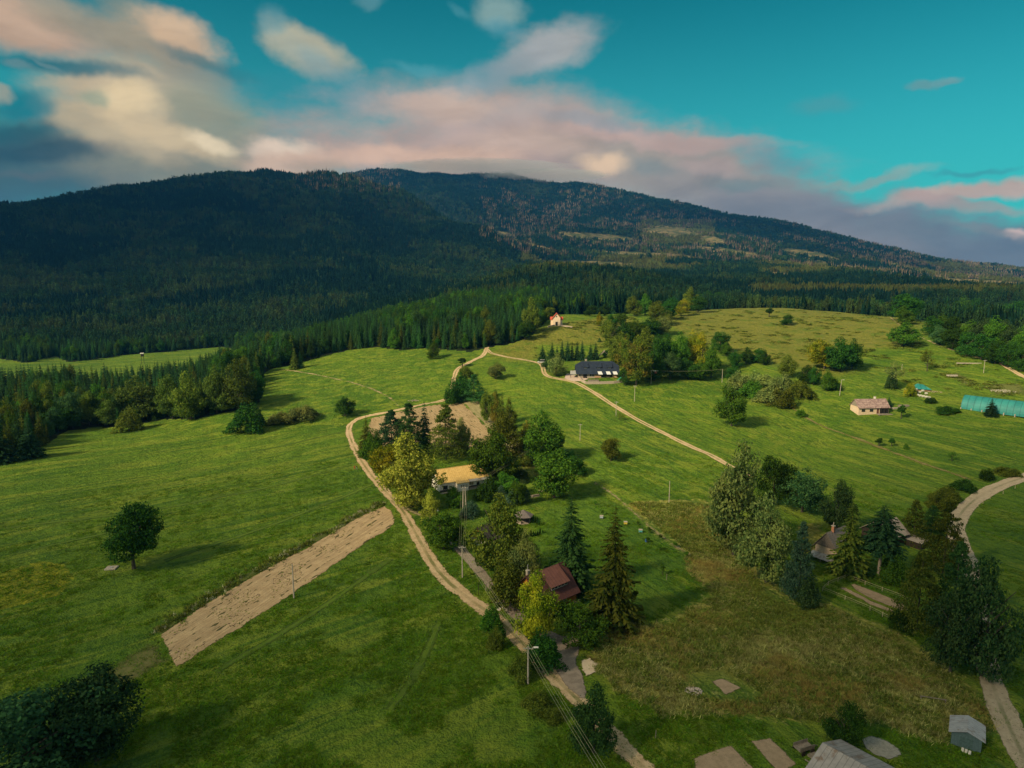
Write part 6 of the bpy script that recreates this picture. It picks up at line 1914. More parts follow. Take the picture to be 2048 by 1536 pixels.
for s3 in (-1, 1):
    x_ = s3 * (wv / 2 + 0.003)
    x2_ = s3 * (wv / 2 + 1.7)
    MB().box(min(x_, x2_), max(x_, x2_), 2.2, 6.5, -1.5, hc * 0.50).obj('side_wing', CREAM, h)
    MB().slab((x_, 1.8, hc * 0.50 + 0.1), (x2_ + s3 * 0.5, 1.8, hc * 0.50 + 0.1), (x2_ + s3 * 0.5, 4.3, hc * 0.72), (x_, 4.3, hc * 0.72), 0.25).obj('wing_roof', REDR, h)
MB().box(-0.9, 0.9, -0.1, -0.004, 0.2, 3.4).obj('door', BLACK, h)
MB().box(-0.4, 0.4, -0.1, -0.004, e_ + 0.4, e_ + 1.5).obj('window', GLASS, h)
for a_, b_, lb in (((1096, 655), (1109, 652), 'low stone wall left of the chapel'), ((1119, 652), (1145, 656), 'low stone wall right of the chapel')):
    A, B = G(*a_), G(*b_)
    d_ = B - A; ln = math.hypot(d_.x, d_.y)
    t_ = MB().box(0, ln, -0.3, 0.3, -1.0, 1.2).obj('stone_wall', STONE); t_.location = A; t_.rotation_euler = (0, -math.atan2(d_.z, ln), math.atan2(d_.y, d_.x))
    tag(t_, lb, 'wall')

# ---- greenhouse, tent, bales
p0, an, L = base_line((1921, 817), (2075, 841))
rad = height_at(p0, 1930, 789) * 0.92
rad = min(max(rad, 4), 8)
h = thing('greenhouse', p0, an, 'long arched teal foil greenhouse reaching out of the picture', 'greenhouse')
TEAL = plain('teal_foil', (0.018, 0.17, 0.16), (0.03, 0.22, 0.20), rough=0.6, scale=0.25, stripes=(0, 0.35, 0.45))
V_, F_ = [], []
nseg, nl = 16, 12
for i in range(nl + 1):
    for j in range(nseg + 1):
        a = math.pi * j / nseg
        V_.append((L * i / nl, rad * 0.85 - rad * 0.85 * math.cos(a), rad * math.sin(a) - 0.3))
for i in range(nl):
    for j in range(nseg):
        F_.append((i * (nseg + 1) + j, i * (nseg + 1) + j + 1, (i + 1) * (nseg + 1) + j + 1, (i + 1) * (nseg + 1) + j))
F_.append(tuple(range(nseg + 1)))
MB().poly(V_, F_).obj('cover', TEAL, h)
for k in range(8):
    MB().box(k * L / 7, k * L / 7 + 0.4, -0.5, -0.1, -0.8, 0.7).obj('base_block', CONC, h)
MB().box(-0.06, -0.003, rad * 0.6, rad * 1.1, 0, rad * 0.5).obj('door', WHITE, h)
p0, an2, L = base_line((1832, 783), (1861, 783))
h = thing('tent', p0, an2, 'teal tarpaulin roof over a wooden stall above the bales', 'tent')
hh_ = height_at(p0, 1838, 768)
MB().poly([(-0.5, -0.5, hh_ * 0.35), (L + 0.5, -0.5, hh_ * 0.25), (L + 0.5, 5, hh_ * 0.3), (-0.5, 5, hh_ * 0.4), (1.5, 2.2, hh_), (L * 0.6, 2.2, hh_ * 0.85)], [(0, 1, 5, 4), (1, 2, 5), (2, 3, 4, 5), (3, 0, 4), (3, 2, 1, 0)]).obj('roof', TEAL, h)
MB().box(0, L, 0, 4.4, -0.5, hh_ * 0.24).obj('wall', plain('brown_boards', (0.30, 0.18, 0.10), stripes=(0, 2.5, 0.5)), h)
BALE = plain('white_bale_wrap', (0.46, 0.44, 0.37), (0.36, 0.34, 0.28), rough=0.45, scale=1.0)
bale_me = None
bi = 0
for row, (pa, pb_) in enumerate((((1818, 788), (1858, 797)), ((1812, 781), (1852, 789)))):
    A, B = G(*pa), G(*pb_)
    n__ = 8 if row == 0 else 7
    for k in range(n__):
        q = A.lerp(B, k / (n__ - 1)); q.z = float(terr(q.x, q.y))
        if bale_me is None:
            m = MB().bar((0, -0.65, 0.62), (0, 0.65, 0.62), 0.64, 14)
            o_ = m.obj('hay_bale', BALE, None, 0.08); bale_me = o_.data
        else:
            o_ = link('hay_bale', bale_me)
        o_.location = q; o_.rotation_euler = (0, 0, random.uniform(-0.2, 0.2) + math.pi / 2)
        if row == 1 and k % 2: o_.location.z += 1.2; o_.location.y += 0.2
        tag(o_, 'pale foil-wrapped round bale in the heap beside the teal tarpaulin', 'bale', 'wrapped bales'); bi += 1
# timber beside the beige house
for (a_, b_, n__, lb) in [((1786, 819), (1800, 817), 9, 'pile of pale planks beside the beige house'), ((1800, 815), (1818, 813), 12, 'long stack of old timber behind the plank pile')]:
    A, B = G(*a_), G(*b_)
    ln = (B - A).length; an3 = math.atan2(B.y - A.y, B.x - A.x)
    m = MB()
    for k in range(n__):
        y_ = (k % 4) * 0.5; z_ = (k // 4) * 0.4 + 0.2
        m.bar((random.uniform(-0.3, 0.3), y_, z_), (ln + random.uniform(-0.4, 0.4), y_ + random.uniform(-0.2, 0.2), z_), 0.2)
    o_ = m.obj('timber_stack', GREYW if n__ == 12 else CONC); o_.location = A; o_.rotation_euler = (0, 0, an3)
    tag(o_, lb, 'timber')

# ---- bottom right sheds
p0, an, L = base_line((1901, 1487), (1944, 1501))
h = thing('shed', p0, an, 'small blue-grey shed with a pale tin roof beside the lane', 'shed')
BLU = plain('blue_grey_boards', (0.10, 0.15, 0.16), (0.07, 0.11, 0.12), stripes=(0, 2.0, 0.3))
CORR = plain('corrugated_grey_roof', (0.36, 0.36, 0.37), (0.28, 0.28, 0.29), rough=0.6, scale=1.0, stripes=(1, 1.6, 0.45), rust=0.7)
L = max(L, 4.5); Ds = 4.6
he = 2.6
MB().prism([(0, -0.5), (L, -0.5), (L, he), (L / 2, he + 0.85), (0, he)], 0, Ds).obj('wall', BLU, h)
m = MB()
m.slab((-0.5, -0.6, he - 0.05), (L / 2 - 0.001, -0.6, he + 1.0), (L / 2 - 0.001, Ds + 0.4, he + 1.0), (-0.5, Ds + 0.4, he - 0.05), 0.08)
m.slab((L / 2 + 0.001, -0.6, he + 1.0), (L + 0.5, -0.6, he - 0.05), (L + 0.5, Ds + 0.4, he - 0.05), (L / 2 + 0.001, Ds + 0.4, he + 1.0), 0.08)
m.obj('roof', CORR, h)
MB().box(L * 0.28, L * 0.72, -0.06, -0.003, 0, 2.0).obj('door', plain('dull_teal_door', (0.08, 0.13, 0.13)), h)
# the large corrugated roof cut by the lower edge
def at_height(px, py, z):
    x, y, zz_ = pix_dir(px, py); t = (z - CAMZ) / zz_
    return Vector((x * t, y * t, z))
ra, rb, rc_ = at_height(1681, 1477, 5.5), at_height(1800, 1540, 5.5), at_height(1640, 1550, 3.2)
u_ = (rb - ra); u_.z = 0; u_.normalize()
an = math.atan2(u_.y, u_.x)
h = thing('barn', (ra.x, ra.y, 0), an, 'long barn with a grey corrugated roof cut by the lower picture edge', 'barn')
MB().prismx([(-13, -0.5), (-0.6, -0.5), (-0.6, 3.0), (-6.8, 5.4), (-13, 3.0)], 0.6, 20).obj('wall', DARKW, h)
m = MB()
m.slab((0, -13.6, 3.0), (20.6, -13.6, 3.0), (20.6, -6.81, 5.6), (0, -6.81, 5.6), 0.1)
m.slab((0, -6.79, 5.6), (20.6, -6.79, 5.6), (20.6, 0, 3.0), (0, 0, 3.0), 0.1)
m.obj('roof', plain('dull_corrugated_roof', (0.33, 0.30, 0.28), (0.25, 0.23, 0.22), rough=0.7, scale=0.8, stripes=(0, 1.1, 0.55), rust=0.35), h)
h.location = (0, 0, 0)
q = at_height(1681, 1477, 3.1)
h.location = (q.x, q.y, 0)
# cart, planks
g = thing('farm_cart', G(1607, 1502), 0.35, 'old wooden farm cart standing on the grass left of the corrugated roof', 'cart')
MB().box(-1.6, 1.6, -0.8, 0.8, 0.75, 0.88).obj('bed', GREYW, g)
MB().box(-1.6, 1.6, -0.86, -0.803, 0.7, 1.5).obj('side_board', GREYW, g); MB().box(-1.6, 1.6, 0.803, 0.86, 0.7, 1.5).obj('side_board', GREYW, g)
for sx in (-1.0, 1.0):
    for sy in (-1.05, 1.05):
        MB().bar((sx, sy - 0.06, 0.45), (sx, sy + 0.06, 0.45), 0.47, 14).obj('wheel', DARKW, g)
MB().bar((1.6, 0, 0.7), (3.3, 0.1, 0.2), 0.06).obj('drawbar', GREYW, g)
o_ = MB().slab((-0.9, -0.5, 0.35), (0.9, -0.5, 0.3), (0.9, 0.5, 0.3), (-0.9, 0.5, 0.35), 0.3).obj('wooden_box', GREYW)
o_.location = G(1626, 1512); o_.rotation_euler = (0, 0, 0.5); tag(o_, 'low wooden box beside the old farm cart', 'box')
m = MB()
for k in range(6): m.bar((0, k * 0.28, 0.1 + 0.05 * (k % 2)), (3.6 - 0.2 * k, k * 0.30, 0.25), 0.08)
o_ = m.obj('timber_stack', GREYW); o_.location = G(1646, 1528); o_.rotation_euler = (0, 0, 0.75); tag(o_, 'loose poles leaning at the end of the corrugated roof', 'timber')
o_ = MB().bar((0, 0, 0.1), (3.4, -0.2, 0.12), 0.10).obj('log', BARK_PALE); o_.location = G(1610, 1520); o_.rotation_euler = (0, 0, -0.9); tag(o_, 'single pale log lying in the grass below the cart', 'log')
o_ = MB().box(-2.3, 2.3, -0.05, 0.05, 0.6, 0.75).box(-2.2, -2.05, -0.05, 0.05, 0, 0.6).box(2.05, 2.2, -0.05, 0.05, 0, 0.6).obj('wooden_rail', GREYW); o_.location = G(1866, 1402); o_.rotation_euler = (0, 0, -0.3); tag(o_, 'short wooden rail standing in the rough meadow', 'rail')
for k, (a_, b_) in enumerate([(1925, 1502), (1932, 1505), (1939, 1508)]):
    o_ = MB().bar((0, 0, 0), (0, 0, 0.55), 0.22, 10).obj('bucket', WHITE); o_.location = G(a_, b_)
    tag(o_, 'pale bucket in the row in front of the blue-grey shed', 'bucket', 'buckets at the shed')

# ---- gazebo
pg_ = G(1047, 1044)
h = thing('gazebo', pg_, 0.2, 'six-sided garden gazebo with a grey shingle roof', 'gazebo')
rad = 18 * float(proj(pg_.x, pg_.y, 2)[2]) / F
hg = 2.5
hexp = [(rad * 0.85 * math.cos(R(60 * k)), rad * 0.85 * math.sin(R(60 * k))) for k in range(6)]
n_ = 6
MB().poly([(x, y, -0.3) for x, y in hexp] + [(x, y, 0.25) for x, y in hexp], [tuple(range(6)), tuple(range(11, 5, -1))] + [(k, (k + 1) % 6, 6 + (k + 1) % 6, 6 + k) for k in range(6)]).obj('floor_platform', STONE, h)
for x, y in hexp: MB().bar((x * 0.93, y * 0.93, 0.25), (x * 0.93, y * 0.93, hg), 0.11).obj('post', DARKW, h)
m = MB()
for k in range(6):
    if k == 4: continue
    a, b = hexp[k], hexp[(k + 1) % 6]
    m.poly([(a[0] * .9, a[1] * .9, 0.26), (b[0] * .9, b[1] * .9, 0.26), (b[0] * .9, b[1] * .9, 1.2), (a[0] * .9, a[1] * .9, 1.2), (a[0] * .86, a[1] * .86, 0.26), (b[0] * .86, b[1] * .86, 0.26), (b[0] * .86, b[1] * .86, 1.2), (a[0] * .86, a[1] * .86, 1.2)], [(0, 1, 2, 3), (7, 6, 5, 4), (3, 2, 6, 7)])
m.obj('railing', GREYW, h)
hexr = [(rad * 1.15 * math.cos(R(60 * k)), rad * 1.15 * math.sin(R(60 * k)), hg) for k in range(6)]
MB().poly(hexr + [(0, 0, hg + 1.9)] + [(x, y, z - 0.12) for x, y, z in hexr], [(k, (k + 1) % 6, 6) for k in range(6)] + [(k, (k + 1) % 6, 7 + (k + 1) % 6, 7 + k) for k in range(6)] + [tuple(range(12, 6, -1))]).obj('roof', plain('grey_shingles', (0.17, 0.14, 0.13), (0.12, 0.10, 0.09), rough=0.85, scale=3), h)
# log piles, hives, small garden things
for (a_, b_, rz, lb) in [(1072, 994, 0.5, 'untidy pile of logs on the lawn under the wide apple tree'), (1084, 985, 0.2, 'smaller log heap behind the log pile')]:
    m = MB()
    for k in range(10): m.bar((random.uniform(-1.8, -1.2), (k % 4) * 0.36, 0.18 + 0.3 * (k // 4)), (random.uniform(1.2, 1.8), (k % 4) * 0.36 + random.uniform(-0.3, 0.3), 0.18 + 0.3 * (k // 4)), 0.17, 8)
    o_ = m.obj('log_pile', BARK_PALE); o_.location = G(a_, b_); o_.rotation_euler = (0, 0, rz); tag(o_, lb, 'log pile')
def hive(px, py, col, lb, sc=0.62):
    g = thing('beehive', G(px, py), random.uniform(-0.4, 0.4), lb, 'beehive', 'hives on the orchard lawn')
    MB().box(-0.9 * sc, 0.9 * sc, -0.5, 0.5, 0.3, 0.95).obj('body', col, g)
    MB().box(-1.0 * sc, 1.0 * sc, -0.56, 0.56, 0.953, 1.05).obj('lid', CONC, g)
    for sx in (-0.75, 0.75): MB().box(sx * sc - 0.08, sx * sc + 0.08, -0.4, 0.4, -0.1, 0.298).obj('leg', GREYW, g)
hive(1203, 1037, plain('pale_blue_paint', (0.35, 0.42, 0.46)), 'pale blue hive seen between the two tall spruces')
hive(1251, 1049, plain('yellow_paint', (0.60, 0.45, 0.05)), 'yellow hive just right of the tallest olive spruce')
hive(1281, 1065, plain('aqua_paint', (0.10, 0.38, 0.36)), 'turquoise hive farthest out on the orchard lawn')
hive(916, 908, plain('blue_barrel_paint', (0.03, 0.10, 0.30)), 'dark blue box on the lawn behind the yellow-roofed house', 0.7)
o_ = MB().bar((0, 0, 0), (0, 0, 0.95), 0.32, 12).obj('water_barrel', plain('blue_plastic', (0.04, 0.12, 0.35), rough=0.4)); o_.location = G(1292, 1084); tag(o_, 'blue barrel beside a sapling on the orchard lawn', 'barrel')
g = thing('garden_lamp', G(1043, 962), 0, 'short garden lamp post with a flat white head', 'lamp')
MB().bar((0, 0, -0.2), (0, 0, 2.7), 0.08).obj('post', GREYW, g); MB().box(-0.6, 0.6, -0.3, 0.3, 2.703, 2.85).obj('lamp_head', WHITE, g)
o_ = MB().slab((-1.2, -0.1, 0.3), (1.0, -0.5, 0.6), (1.4, 0.8, 1.9), (-0.8, 1.1, 1.6), 0.1).obj('board_panel', CONC); o_.location = G(1209, 1246); o_.rotation_euler = (0, 0, -0.5); tag(o_, 'pale board leaning in the grass right of the apple tree', 'board')
m = MB().box(-1.5, 1.5, -1.2, 1.2, -0.2, 0.35)
g = thing('well_cover', G(223, 1137), 0.1, 'flat grey concrete well cover beside the single dark tree', 'well cover')
m.obj('slab', CONC, g, 0.05); MB().box(-0.4, 0.4, -0.4, 0.4, 0.353, 0.45).obj('hatch', METAL, g)
# stone heaps
def heap(px, py, rx, ry, hz, n, lb, mat, name='stone_pile'):
    p = G(px, py); m = MB(); rgh = random.Random(int(px))
    for k in range(n):
        a = rgh.uniform(0, 6.28); q = rgh.uniform(0, 1) ** 0.6
        x, y = rx * q * math.cos(a), ry * q * math.sin(a); s = rgh.uniform(0.12, 0.34)
        z = hz * (1 - q) * rgh.uniform(0.4, 1)
        pts_ = [(x + s * rgh.uniform(0.6, 1) * math.cos(i * 1.257), y + s * rgh.uniform(0.6, 1) * math.sin(i * 1.257), z + rgh.uniform(-0.05, 0.05)) for i in range(5)]
        m.poly(pts_ + [(x, y, z + s * 0.8), (x, y, z - s)], [(i, (i + 1) % 5, 5) for i in range(5)] + [((i + 1) % 5, i, 6) for i in range(5)])
    o = m.obj(name, mat); o.location = (p.x, p.y, p.z + 0.05); tag(o, lb, 'stone pile')
heap(1387, 1383, 1.7, 1.4, 0.6, 90, 'small heap of pale rubble in the rough meadow', plain('pale_rubble_stone', (0.5, 0.42, 0.35), (0.3, 0.25, 0.21)))
heap(1008, 1219, 1.6, 0.8, 0.8, 60, 'white stones heaped at the roadside under the wires', plain('white_stone', (0.72, 0.62, 0.52)))
heap(994, 1204, 0.9, 0.6, 0.4, 30, 'smaller stone heap just up the road from the white stones', plain('pale_stone', (0.55, 0.47, 0.38)))
heap(828, 802, 4.0, 1.6, 0.8, 70, 'stones heaped at the top edge of the brown field', plain('grey_field_stone', (0.42, 0.34, 0.26)))
heap(2010, 782, 8.0, 5.0, 0.8, 160, 'scattered pale stones on the slope above the greenhouse', plain('slope_stone', (0.5, 0.45, 0.35)))
heap(1870, 838 - 54, 4.0, 3.0, 0.6, 60, 'stones and rubbish on the bare ground right of the tarpaulin', plain('brown_rubble', (0.36, 0.28, 0.2)))
heap(1650, 772, 3.0, 1.5, 0.5, 50, 'stones at the end of the willow thicket', plain('tan_rubble', (0.42, 0.32, 0.22)))
o_ = MB().box(-3.0, 3.0, -1.0, 1.0, 0, 1.0).obj('wooden_crate', CONC, None, 0.1); o_.location = G(1904, 753); tag(o_, 'pale crate lying on the pasture left of the right light pole', 'crate')
o_ = MB().box(-7.5, 7.5, -0.3, 0.3, 0.1, 0.8).obj('feeding_trough', CONC, None, 0.08); o_.location = G(1938, 728); o_.rotation_euler = (0, 0, -0.1); tag(o_, 'long pale feeding trough on the pasture below the dark wood', 'trough')
# hunting stand in the valley
ph = G(286, 728)
hs = max(5.0, height_at(ph, 286, 706))
g = thing('hunting_stand', ph, 0.3, 'wooden hunting stand with a white roof above the left wood', 'hunting stand')
for sx in (-1, 1):
    for sy in (-1, 1): MB().bar((sx * 1.3, sy * 1.3, -0.5), (sx * 0.9, sy * 0.9, hs * 0.7), 0.12).obj('leg', DARKW, g)
MB().box(-1.3, 1.3, -1.3, 1.3, hs * 0.7, hs * 0.93).obj('cabin', DARKW, g); MB().box(-1.7, 1.7, -1.7, 1.7, hs * 0.93 + 0.003, hs).obj('roof', WHITE, g)

# ---- garden fences
def fence(name, pix, lb, step=4.0, hp=1.15, rail=0.04, pr=0.07, mat=GREYW, loop=False):
    P = ptsG(pix)
    o0 = P[0]
    g = thing(name, o0, 0, lb, 'fence')
    m = MB()
    for a, b in zip(P[:-1], P[1:]):
        n = max(1, round((b - a).length / step))
        prev = None
        for k in range(n + 1):
            q = a.lerp(b, k / n); q.z = float(terr(q.x, q.y)); q = q - o0
            if prev is not None:
                m.bar(prev + Vector((0, 0, hp * 0.93)), q + Vector((0, 0, hp * 0.93)), rail, 4)
                m.bar(prev + Vector((0, 0, hp * 0.5)), q + Vector((0, 0, hp * 0.5)), rail * 0.6, 4)
            if k < n or b is P[-1]: MB().bar(q + Vector((0, 0, -0.3)), q + Vector((random.uniform(-.06, .06), 0, hp + 0.1)), pr, 6).obj('post', mat, g)
            prev = q
    m.obj('rail', mat, g)
PALEW = plain('pale_fence_wood', (0.46, 0.38, 0.24), (0.36, 0.29, 0.18))
fence('garden_fence', [(1645, 1182), (1656, 1171), (1695, 1156), (1730, 1170), (1800, 1196), (1830, 1212)], 'wooden rail fence round the upper side of the vegetable garden', 4.0, mat=PALEW)
fence('garden_fence', [(1645, 1182), (1690, 1200), (1740, 1221), (1790, 1246)], 'wooden rail fence along the lower side of the vegetable garden', 4.5, mat=PALEW)
for k, (a_, b_) in enumerate([(1912, 1068), (1923, 1045), (1944, 1026), (1956, 1014), (1966, 1007), (1980, 998), (2006, 988), (2030, 977)]):
    o_ = MB().bar((0, 0, -0.3), (0, 0, 1.25), 0.09, 6, 0.08).obj('marker_post', PALEW); o_.location = G(a_, b_)
    tag(o_, 'short pale post on the grass verge of the curving upper road', 'post', 'posts along the upper road')
for (a_, b_, hh_, lb) in [(1311, 1476, 1.5, 'short wooden stake in the grass at the bottom'), (1166, 1290, 1.3, 'wooden stake beside the gravel yard'), (1333, 1160, 1.8, 'garden stake at the edge of the orchard lawn'), (957, 1190, 3.2, 'thin dark post between dirt road and lane')]:
    o_ = MB().bar((0, 0, -0.2), (0.05, 0, hh_), 0.08, 6).obj('wooden_stake', GREYW if hh_ < 3 else DARKW); o_.location = G(a_, b_); tag(o_, lb, 'stake')

# ---- poles and wires
def pole(px, pb, pt, lb, r=0.17, arms=True, lamp=False, mat=CONC, lean=0.0, group=None, turn=0.0):
    p = G(px, pb); h_ = height_at(p, px, pt)
    g = thing('utility_pole', p, turn, lb, 'pole', group)
    MB().bar((0, 0, -0.4), (lean * h_, 0, h_), r, 10, r * 0.65).obj('mast', mat, g)
    if arms:
        MB().box(lean * h_ - 0.95, lean * h_ + 0.95, -0.20, -0.10, h_ - 0.45, h_ - 0.33).obj('crossarm', METAL, g)
        for s in (-0.85, -0.35, 0.35, 0.85):
            MB().bar((lean * h_ + s, -0.15, h_ - 0.33), (lean * h_ + s, -0.15, h_ - 0.10), 0.06, 8, 0.04).obj('insulator', WHITE, g)
    if lamp:
        MB().bar((0.1, 0, h_ - 0.6), (1.3, 0.1, h_ - 0.25), 0.05).obj('lamp_arm', METAL, g)
        MB().box(1.1, 2.1, -0.2, 0.3, h_ - 0.28, h_ - 0.12).obj('lamp_head', WHITE, g, 0.04)
    return g, p, h_
_, pA, hA = pole(925, 1155, 1092, 'concrete pole carrying the wires between dirt road and lane', 0.2, lamp=False)
_, pL, hL = pole(1056, 1368, 1293, 'concrete street lamp pole at the roadside near the bottom', 0.22, lamp=True)
_, pF, hF = pole(588, 1196, 1128, 'lone concrete pole at the edge of the ploughed strip', 0.2, arms=False)
_, pT, hT = pole(1074, 919, 888, 'wooden pole with crossarm in the thicket right of the yellow roof', 0.17, mat=BARK_PALE)
pH = G(929, 1030); hH = height_at(pH, 929, 974)
g = thing('double_pole', pH, 0.1, 'double concrete pole standing on the lawn before the white house', 'pole')
for s in (-0.34, 0.34): MB().bar((s * 1.6, 0, -0.4), (s, 0, hH), 0.21, 10, 0.15).obj('mast', CONC, g)
MB().box(-1.3, 1.3, -0.3, -0.16, hH - 0.4, hH - 0.25).obj('crossarm', METAL, g)
for s in (-1.1, -0.5, 0.5, 1.1): MB().bar((s, -0.23, hH - 0.25), (s, -0.23, hH), 0.06, 8).obj('insulator', WHITE, g)
for (a_, b_, c_, lb, kw) in [(1160, 881, 848, 'concrete pole alone in the meadow above the rust-footed tree', {}), (1338, 1005, 962, 'concrete pole at the upper edge of the rough meadow', dict(arms=False)),
                             (1232, 832, 803, 'concrete pole beside the farm track', {}), (1269, 803, 771, 'concrete pole below the tree turning rust', {}),
                             (1302, 768, 740, 'concrete pole with a transformer box by the wood', {}), (1444, 765, 738, 'concrete pole at the left end of the willow thicket', dict(arms=False)),
                             (1679, 791, 759, 'leaning light pole above the beige house', dict(lean=0.06, arms=False, lamp=True)), (1967, 746, 720, 'pole on the right pasture below the dark wood', {}),
                             (1803, 745, 728, 'short pole beside the half-bare grey tree', dict(arms=False))]:
    g, p, h_ = pole(a_, b_, c_, lb, 0.16, **kw)
    if 'transformer' in lb:
        MB().box(1.0, 4.2, -0.9, 0.9, h_ - 0.6, h_ - 0.35).obj('platform', WHITE, g); MB().box(2.0, 3.2, -0.5, 0.5, h_ - 1.9, h_ - 0.603).obj('transformer_box', plain('dull_red_box', (0.30, 0.10, 0.08)), g)
        pW1 = (p, h_)
    if 'willow' in lb: pW2 = (p, h_)
# small wooden posts by the lane
for (a_, b_, c_, lb) in [(972, 1182, 1166, 'stubby wooden pole beside the lane'), (1046, 1256, 1212, 'wooden pole in front of the bright yellow-green tree'), (1011, 1195, 1180, 'thin wooden pole by the lane under the willow')]:
    p = G(a_, b_); h_ = height_at(p, a_, c_)
    o_ = MB().bar((0, 0, -0.3), (0.05, 0, h_), 0.13, 8, 0.1).obj('wooden_pole', BARK_PALE); o_.location = p; tag(o_, lb, 'pole')
def sag(a, b, s, n=14):
    return [a.lerp(b, k / n) - Vector((0, 0, s * 4 * (k / n) * (1 - k / n))) for k in range(n + 1)]
pB = at_height(1225, 1575, 9.0)
WIRE = plain('bare_wire', (0.42, 0.38, 0.22), rough=0.5, metal=0.3)
names = ['wire nearest the big yellowing tree', 'second wire from the big yellowing tree', 'third wire from the big yellowing tree', 'wire nearest the willow']
offs = [-0.85, -0.35, 0.35, 0.85]
for k, s in enumerate(offs):
    T1 = Vector((pT.x + s, pT.y, pT.z + hT - 0.1)); H1 = Vector((pH.x + s * 1.25, pH.y - 0.23, pH.z + hH))
    A1 = Vector((pA.x + s, pA.y - 0.15, pA.z + hA - 0.1)); L1 = Vector((pL.x + s, pL.y - 0.15, pL.z + hL - 0.1)); B1 = Vector((pB.x + s, pB.y, pB.z))
    pts_ = sag(T1, H1, 1.0)[:-1] + sag(H1, A1, 0.7)[:-1] + sag(A1, L1, 0.7)[:-1] + sag(L1, B1, 0.4)
    o_ = MB().tube([p - pts_[0] for p in pts_], 0.024, 5).obj('power_line', WIRE); o_.location = pts_[0]
    tag(o_, names[k] + ', running down along the lane', 'wire', 'wires along the lane')
a_, b_ = Vector((pW1[0].x + 1, pW1[0].y, pW1[0].z + pW1[1] - 0.3)), Vector((pW2[0].x, pW2[0].y, pW2[0].z + pW2[1] - 0.2))
pts_ = sag(a_, b_, 0.8)
o_ = MB().tube([p - pts_[0] for p in pts_], 0.05, 5).obj('power_line', WIRE); o_.location = pts_[0]; tag(o_, 'wire from the transformer pole to the pole by the willow thicket', 'wire')

# ---- vehicles
def car(px, py, rz, lb, col, cat='car', L=4.5, Wd=1.8, Hh=1.65, name='parked_car'):
    g = thing(name, G(px, py), rz, lb, cat)
    paint = plain(name + '_paint', col, tuple(c * 0.9 for c in col), rough=0.3, spec=0.5, bump=0.0)
    w2 = Wd / 2; l2 = L / 2
    m = MB()
    prof = [(-l2, 0.35), (-l2, 0.85), (-l2 + 0.15, 0.98), (-l2 + 1.15, 1.05), (l2 - 0.12, 1.05), (l2, 0.85), (l2, 0.35)]
    m.prism(prof, -w2, w2)
    b = m.obj('body', paint, g, 0.06)
    m = MB(); z0, z1 = 1.04, Hh
    lo = [(-l2 + 1.05, -w2 + 0.06), (l2 - 0.15, -w2 + 0.06), (l2 - 0.15, w2 - 0.06), (-l2 + 1.05, w2 - 0.06)]
    hi = [(-l2 + 1.75, -w2 + 0.22), (l2 - 0.5, -w2 + 0.22), (l2 - 0.5, w2 - 0.22), (-l2 + 1.75, w2 - 0.22)]
    m.poly([(x, y, z0) for x, y in lo] + [(x, y, z1) for x, y in hi], [(3, 2, 1, 0), (4, 5, 6, 7), (0, 1, 5, 4), (1, 2, 6, 5), (2, 3, 7, 6), (3, 0, 4, 7)])
    m.obj('windows', GLASS, g)
    MB().box(-l2 + 1.78, l2 - 0.52, -w2 + 0.2, w2 - 0.2, z1 + 0.002, z1 + 0.06).obj('roof', paint, g, 0.02)
    for sx in (-l2 + 0.85, l2 - 0.85):
        for sy in (-w2 + 0.02, w2 - 0.02):
            wh = MB().bar((sx, sy - 0.11, 0.34), (sx, sy + 0.11, 0.34), 0.34, 14).obj('wheel', BLACK, g)
            MB().bar((sx, sy - 0.125, 0.34), (sx, sy + 0.125, 0.34), 0.19, 10).obj('rim', METAL, wh)
    for sy in (-0.62, 0.62):
        MB().box(-l2 - 0.03, -l2 + 0.05, sy - 0.2, sy + 0.2, 0.68, 0.84).obj('headlight', WHITE, g)
    MB().box(-l2 - 0.035, -l2 + 0.02, -0.38, 0.38, 0.5, 0.8).obj('grille', BLACK, g)
    return g
car(871, 1021, math.pi / 2 + 0.15, 'pale blue car parked under the narrow yellow tree', (0.42, 0.50, 0.52), Hh=1.9, L=4.9, Wd=2.0)
car(1083, 726, 0.1, 'white van parked at the end of the farm track by the spruce row', (0.62, 0.60, 0.56), 'van', 5.4, 2.1, 2.2, 'parked_van')

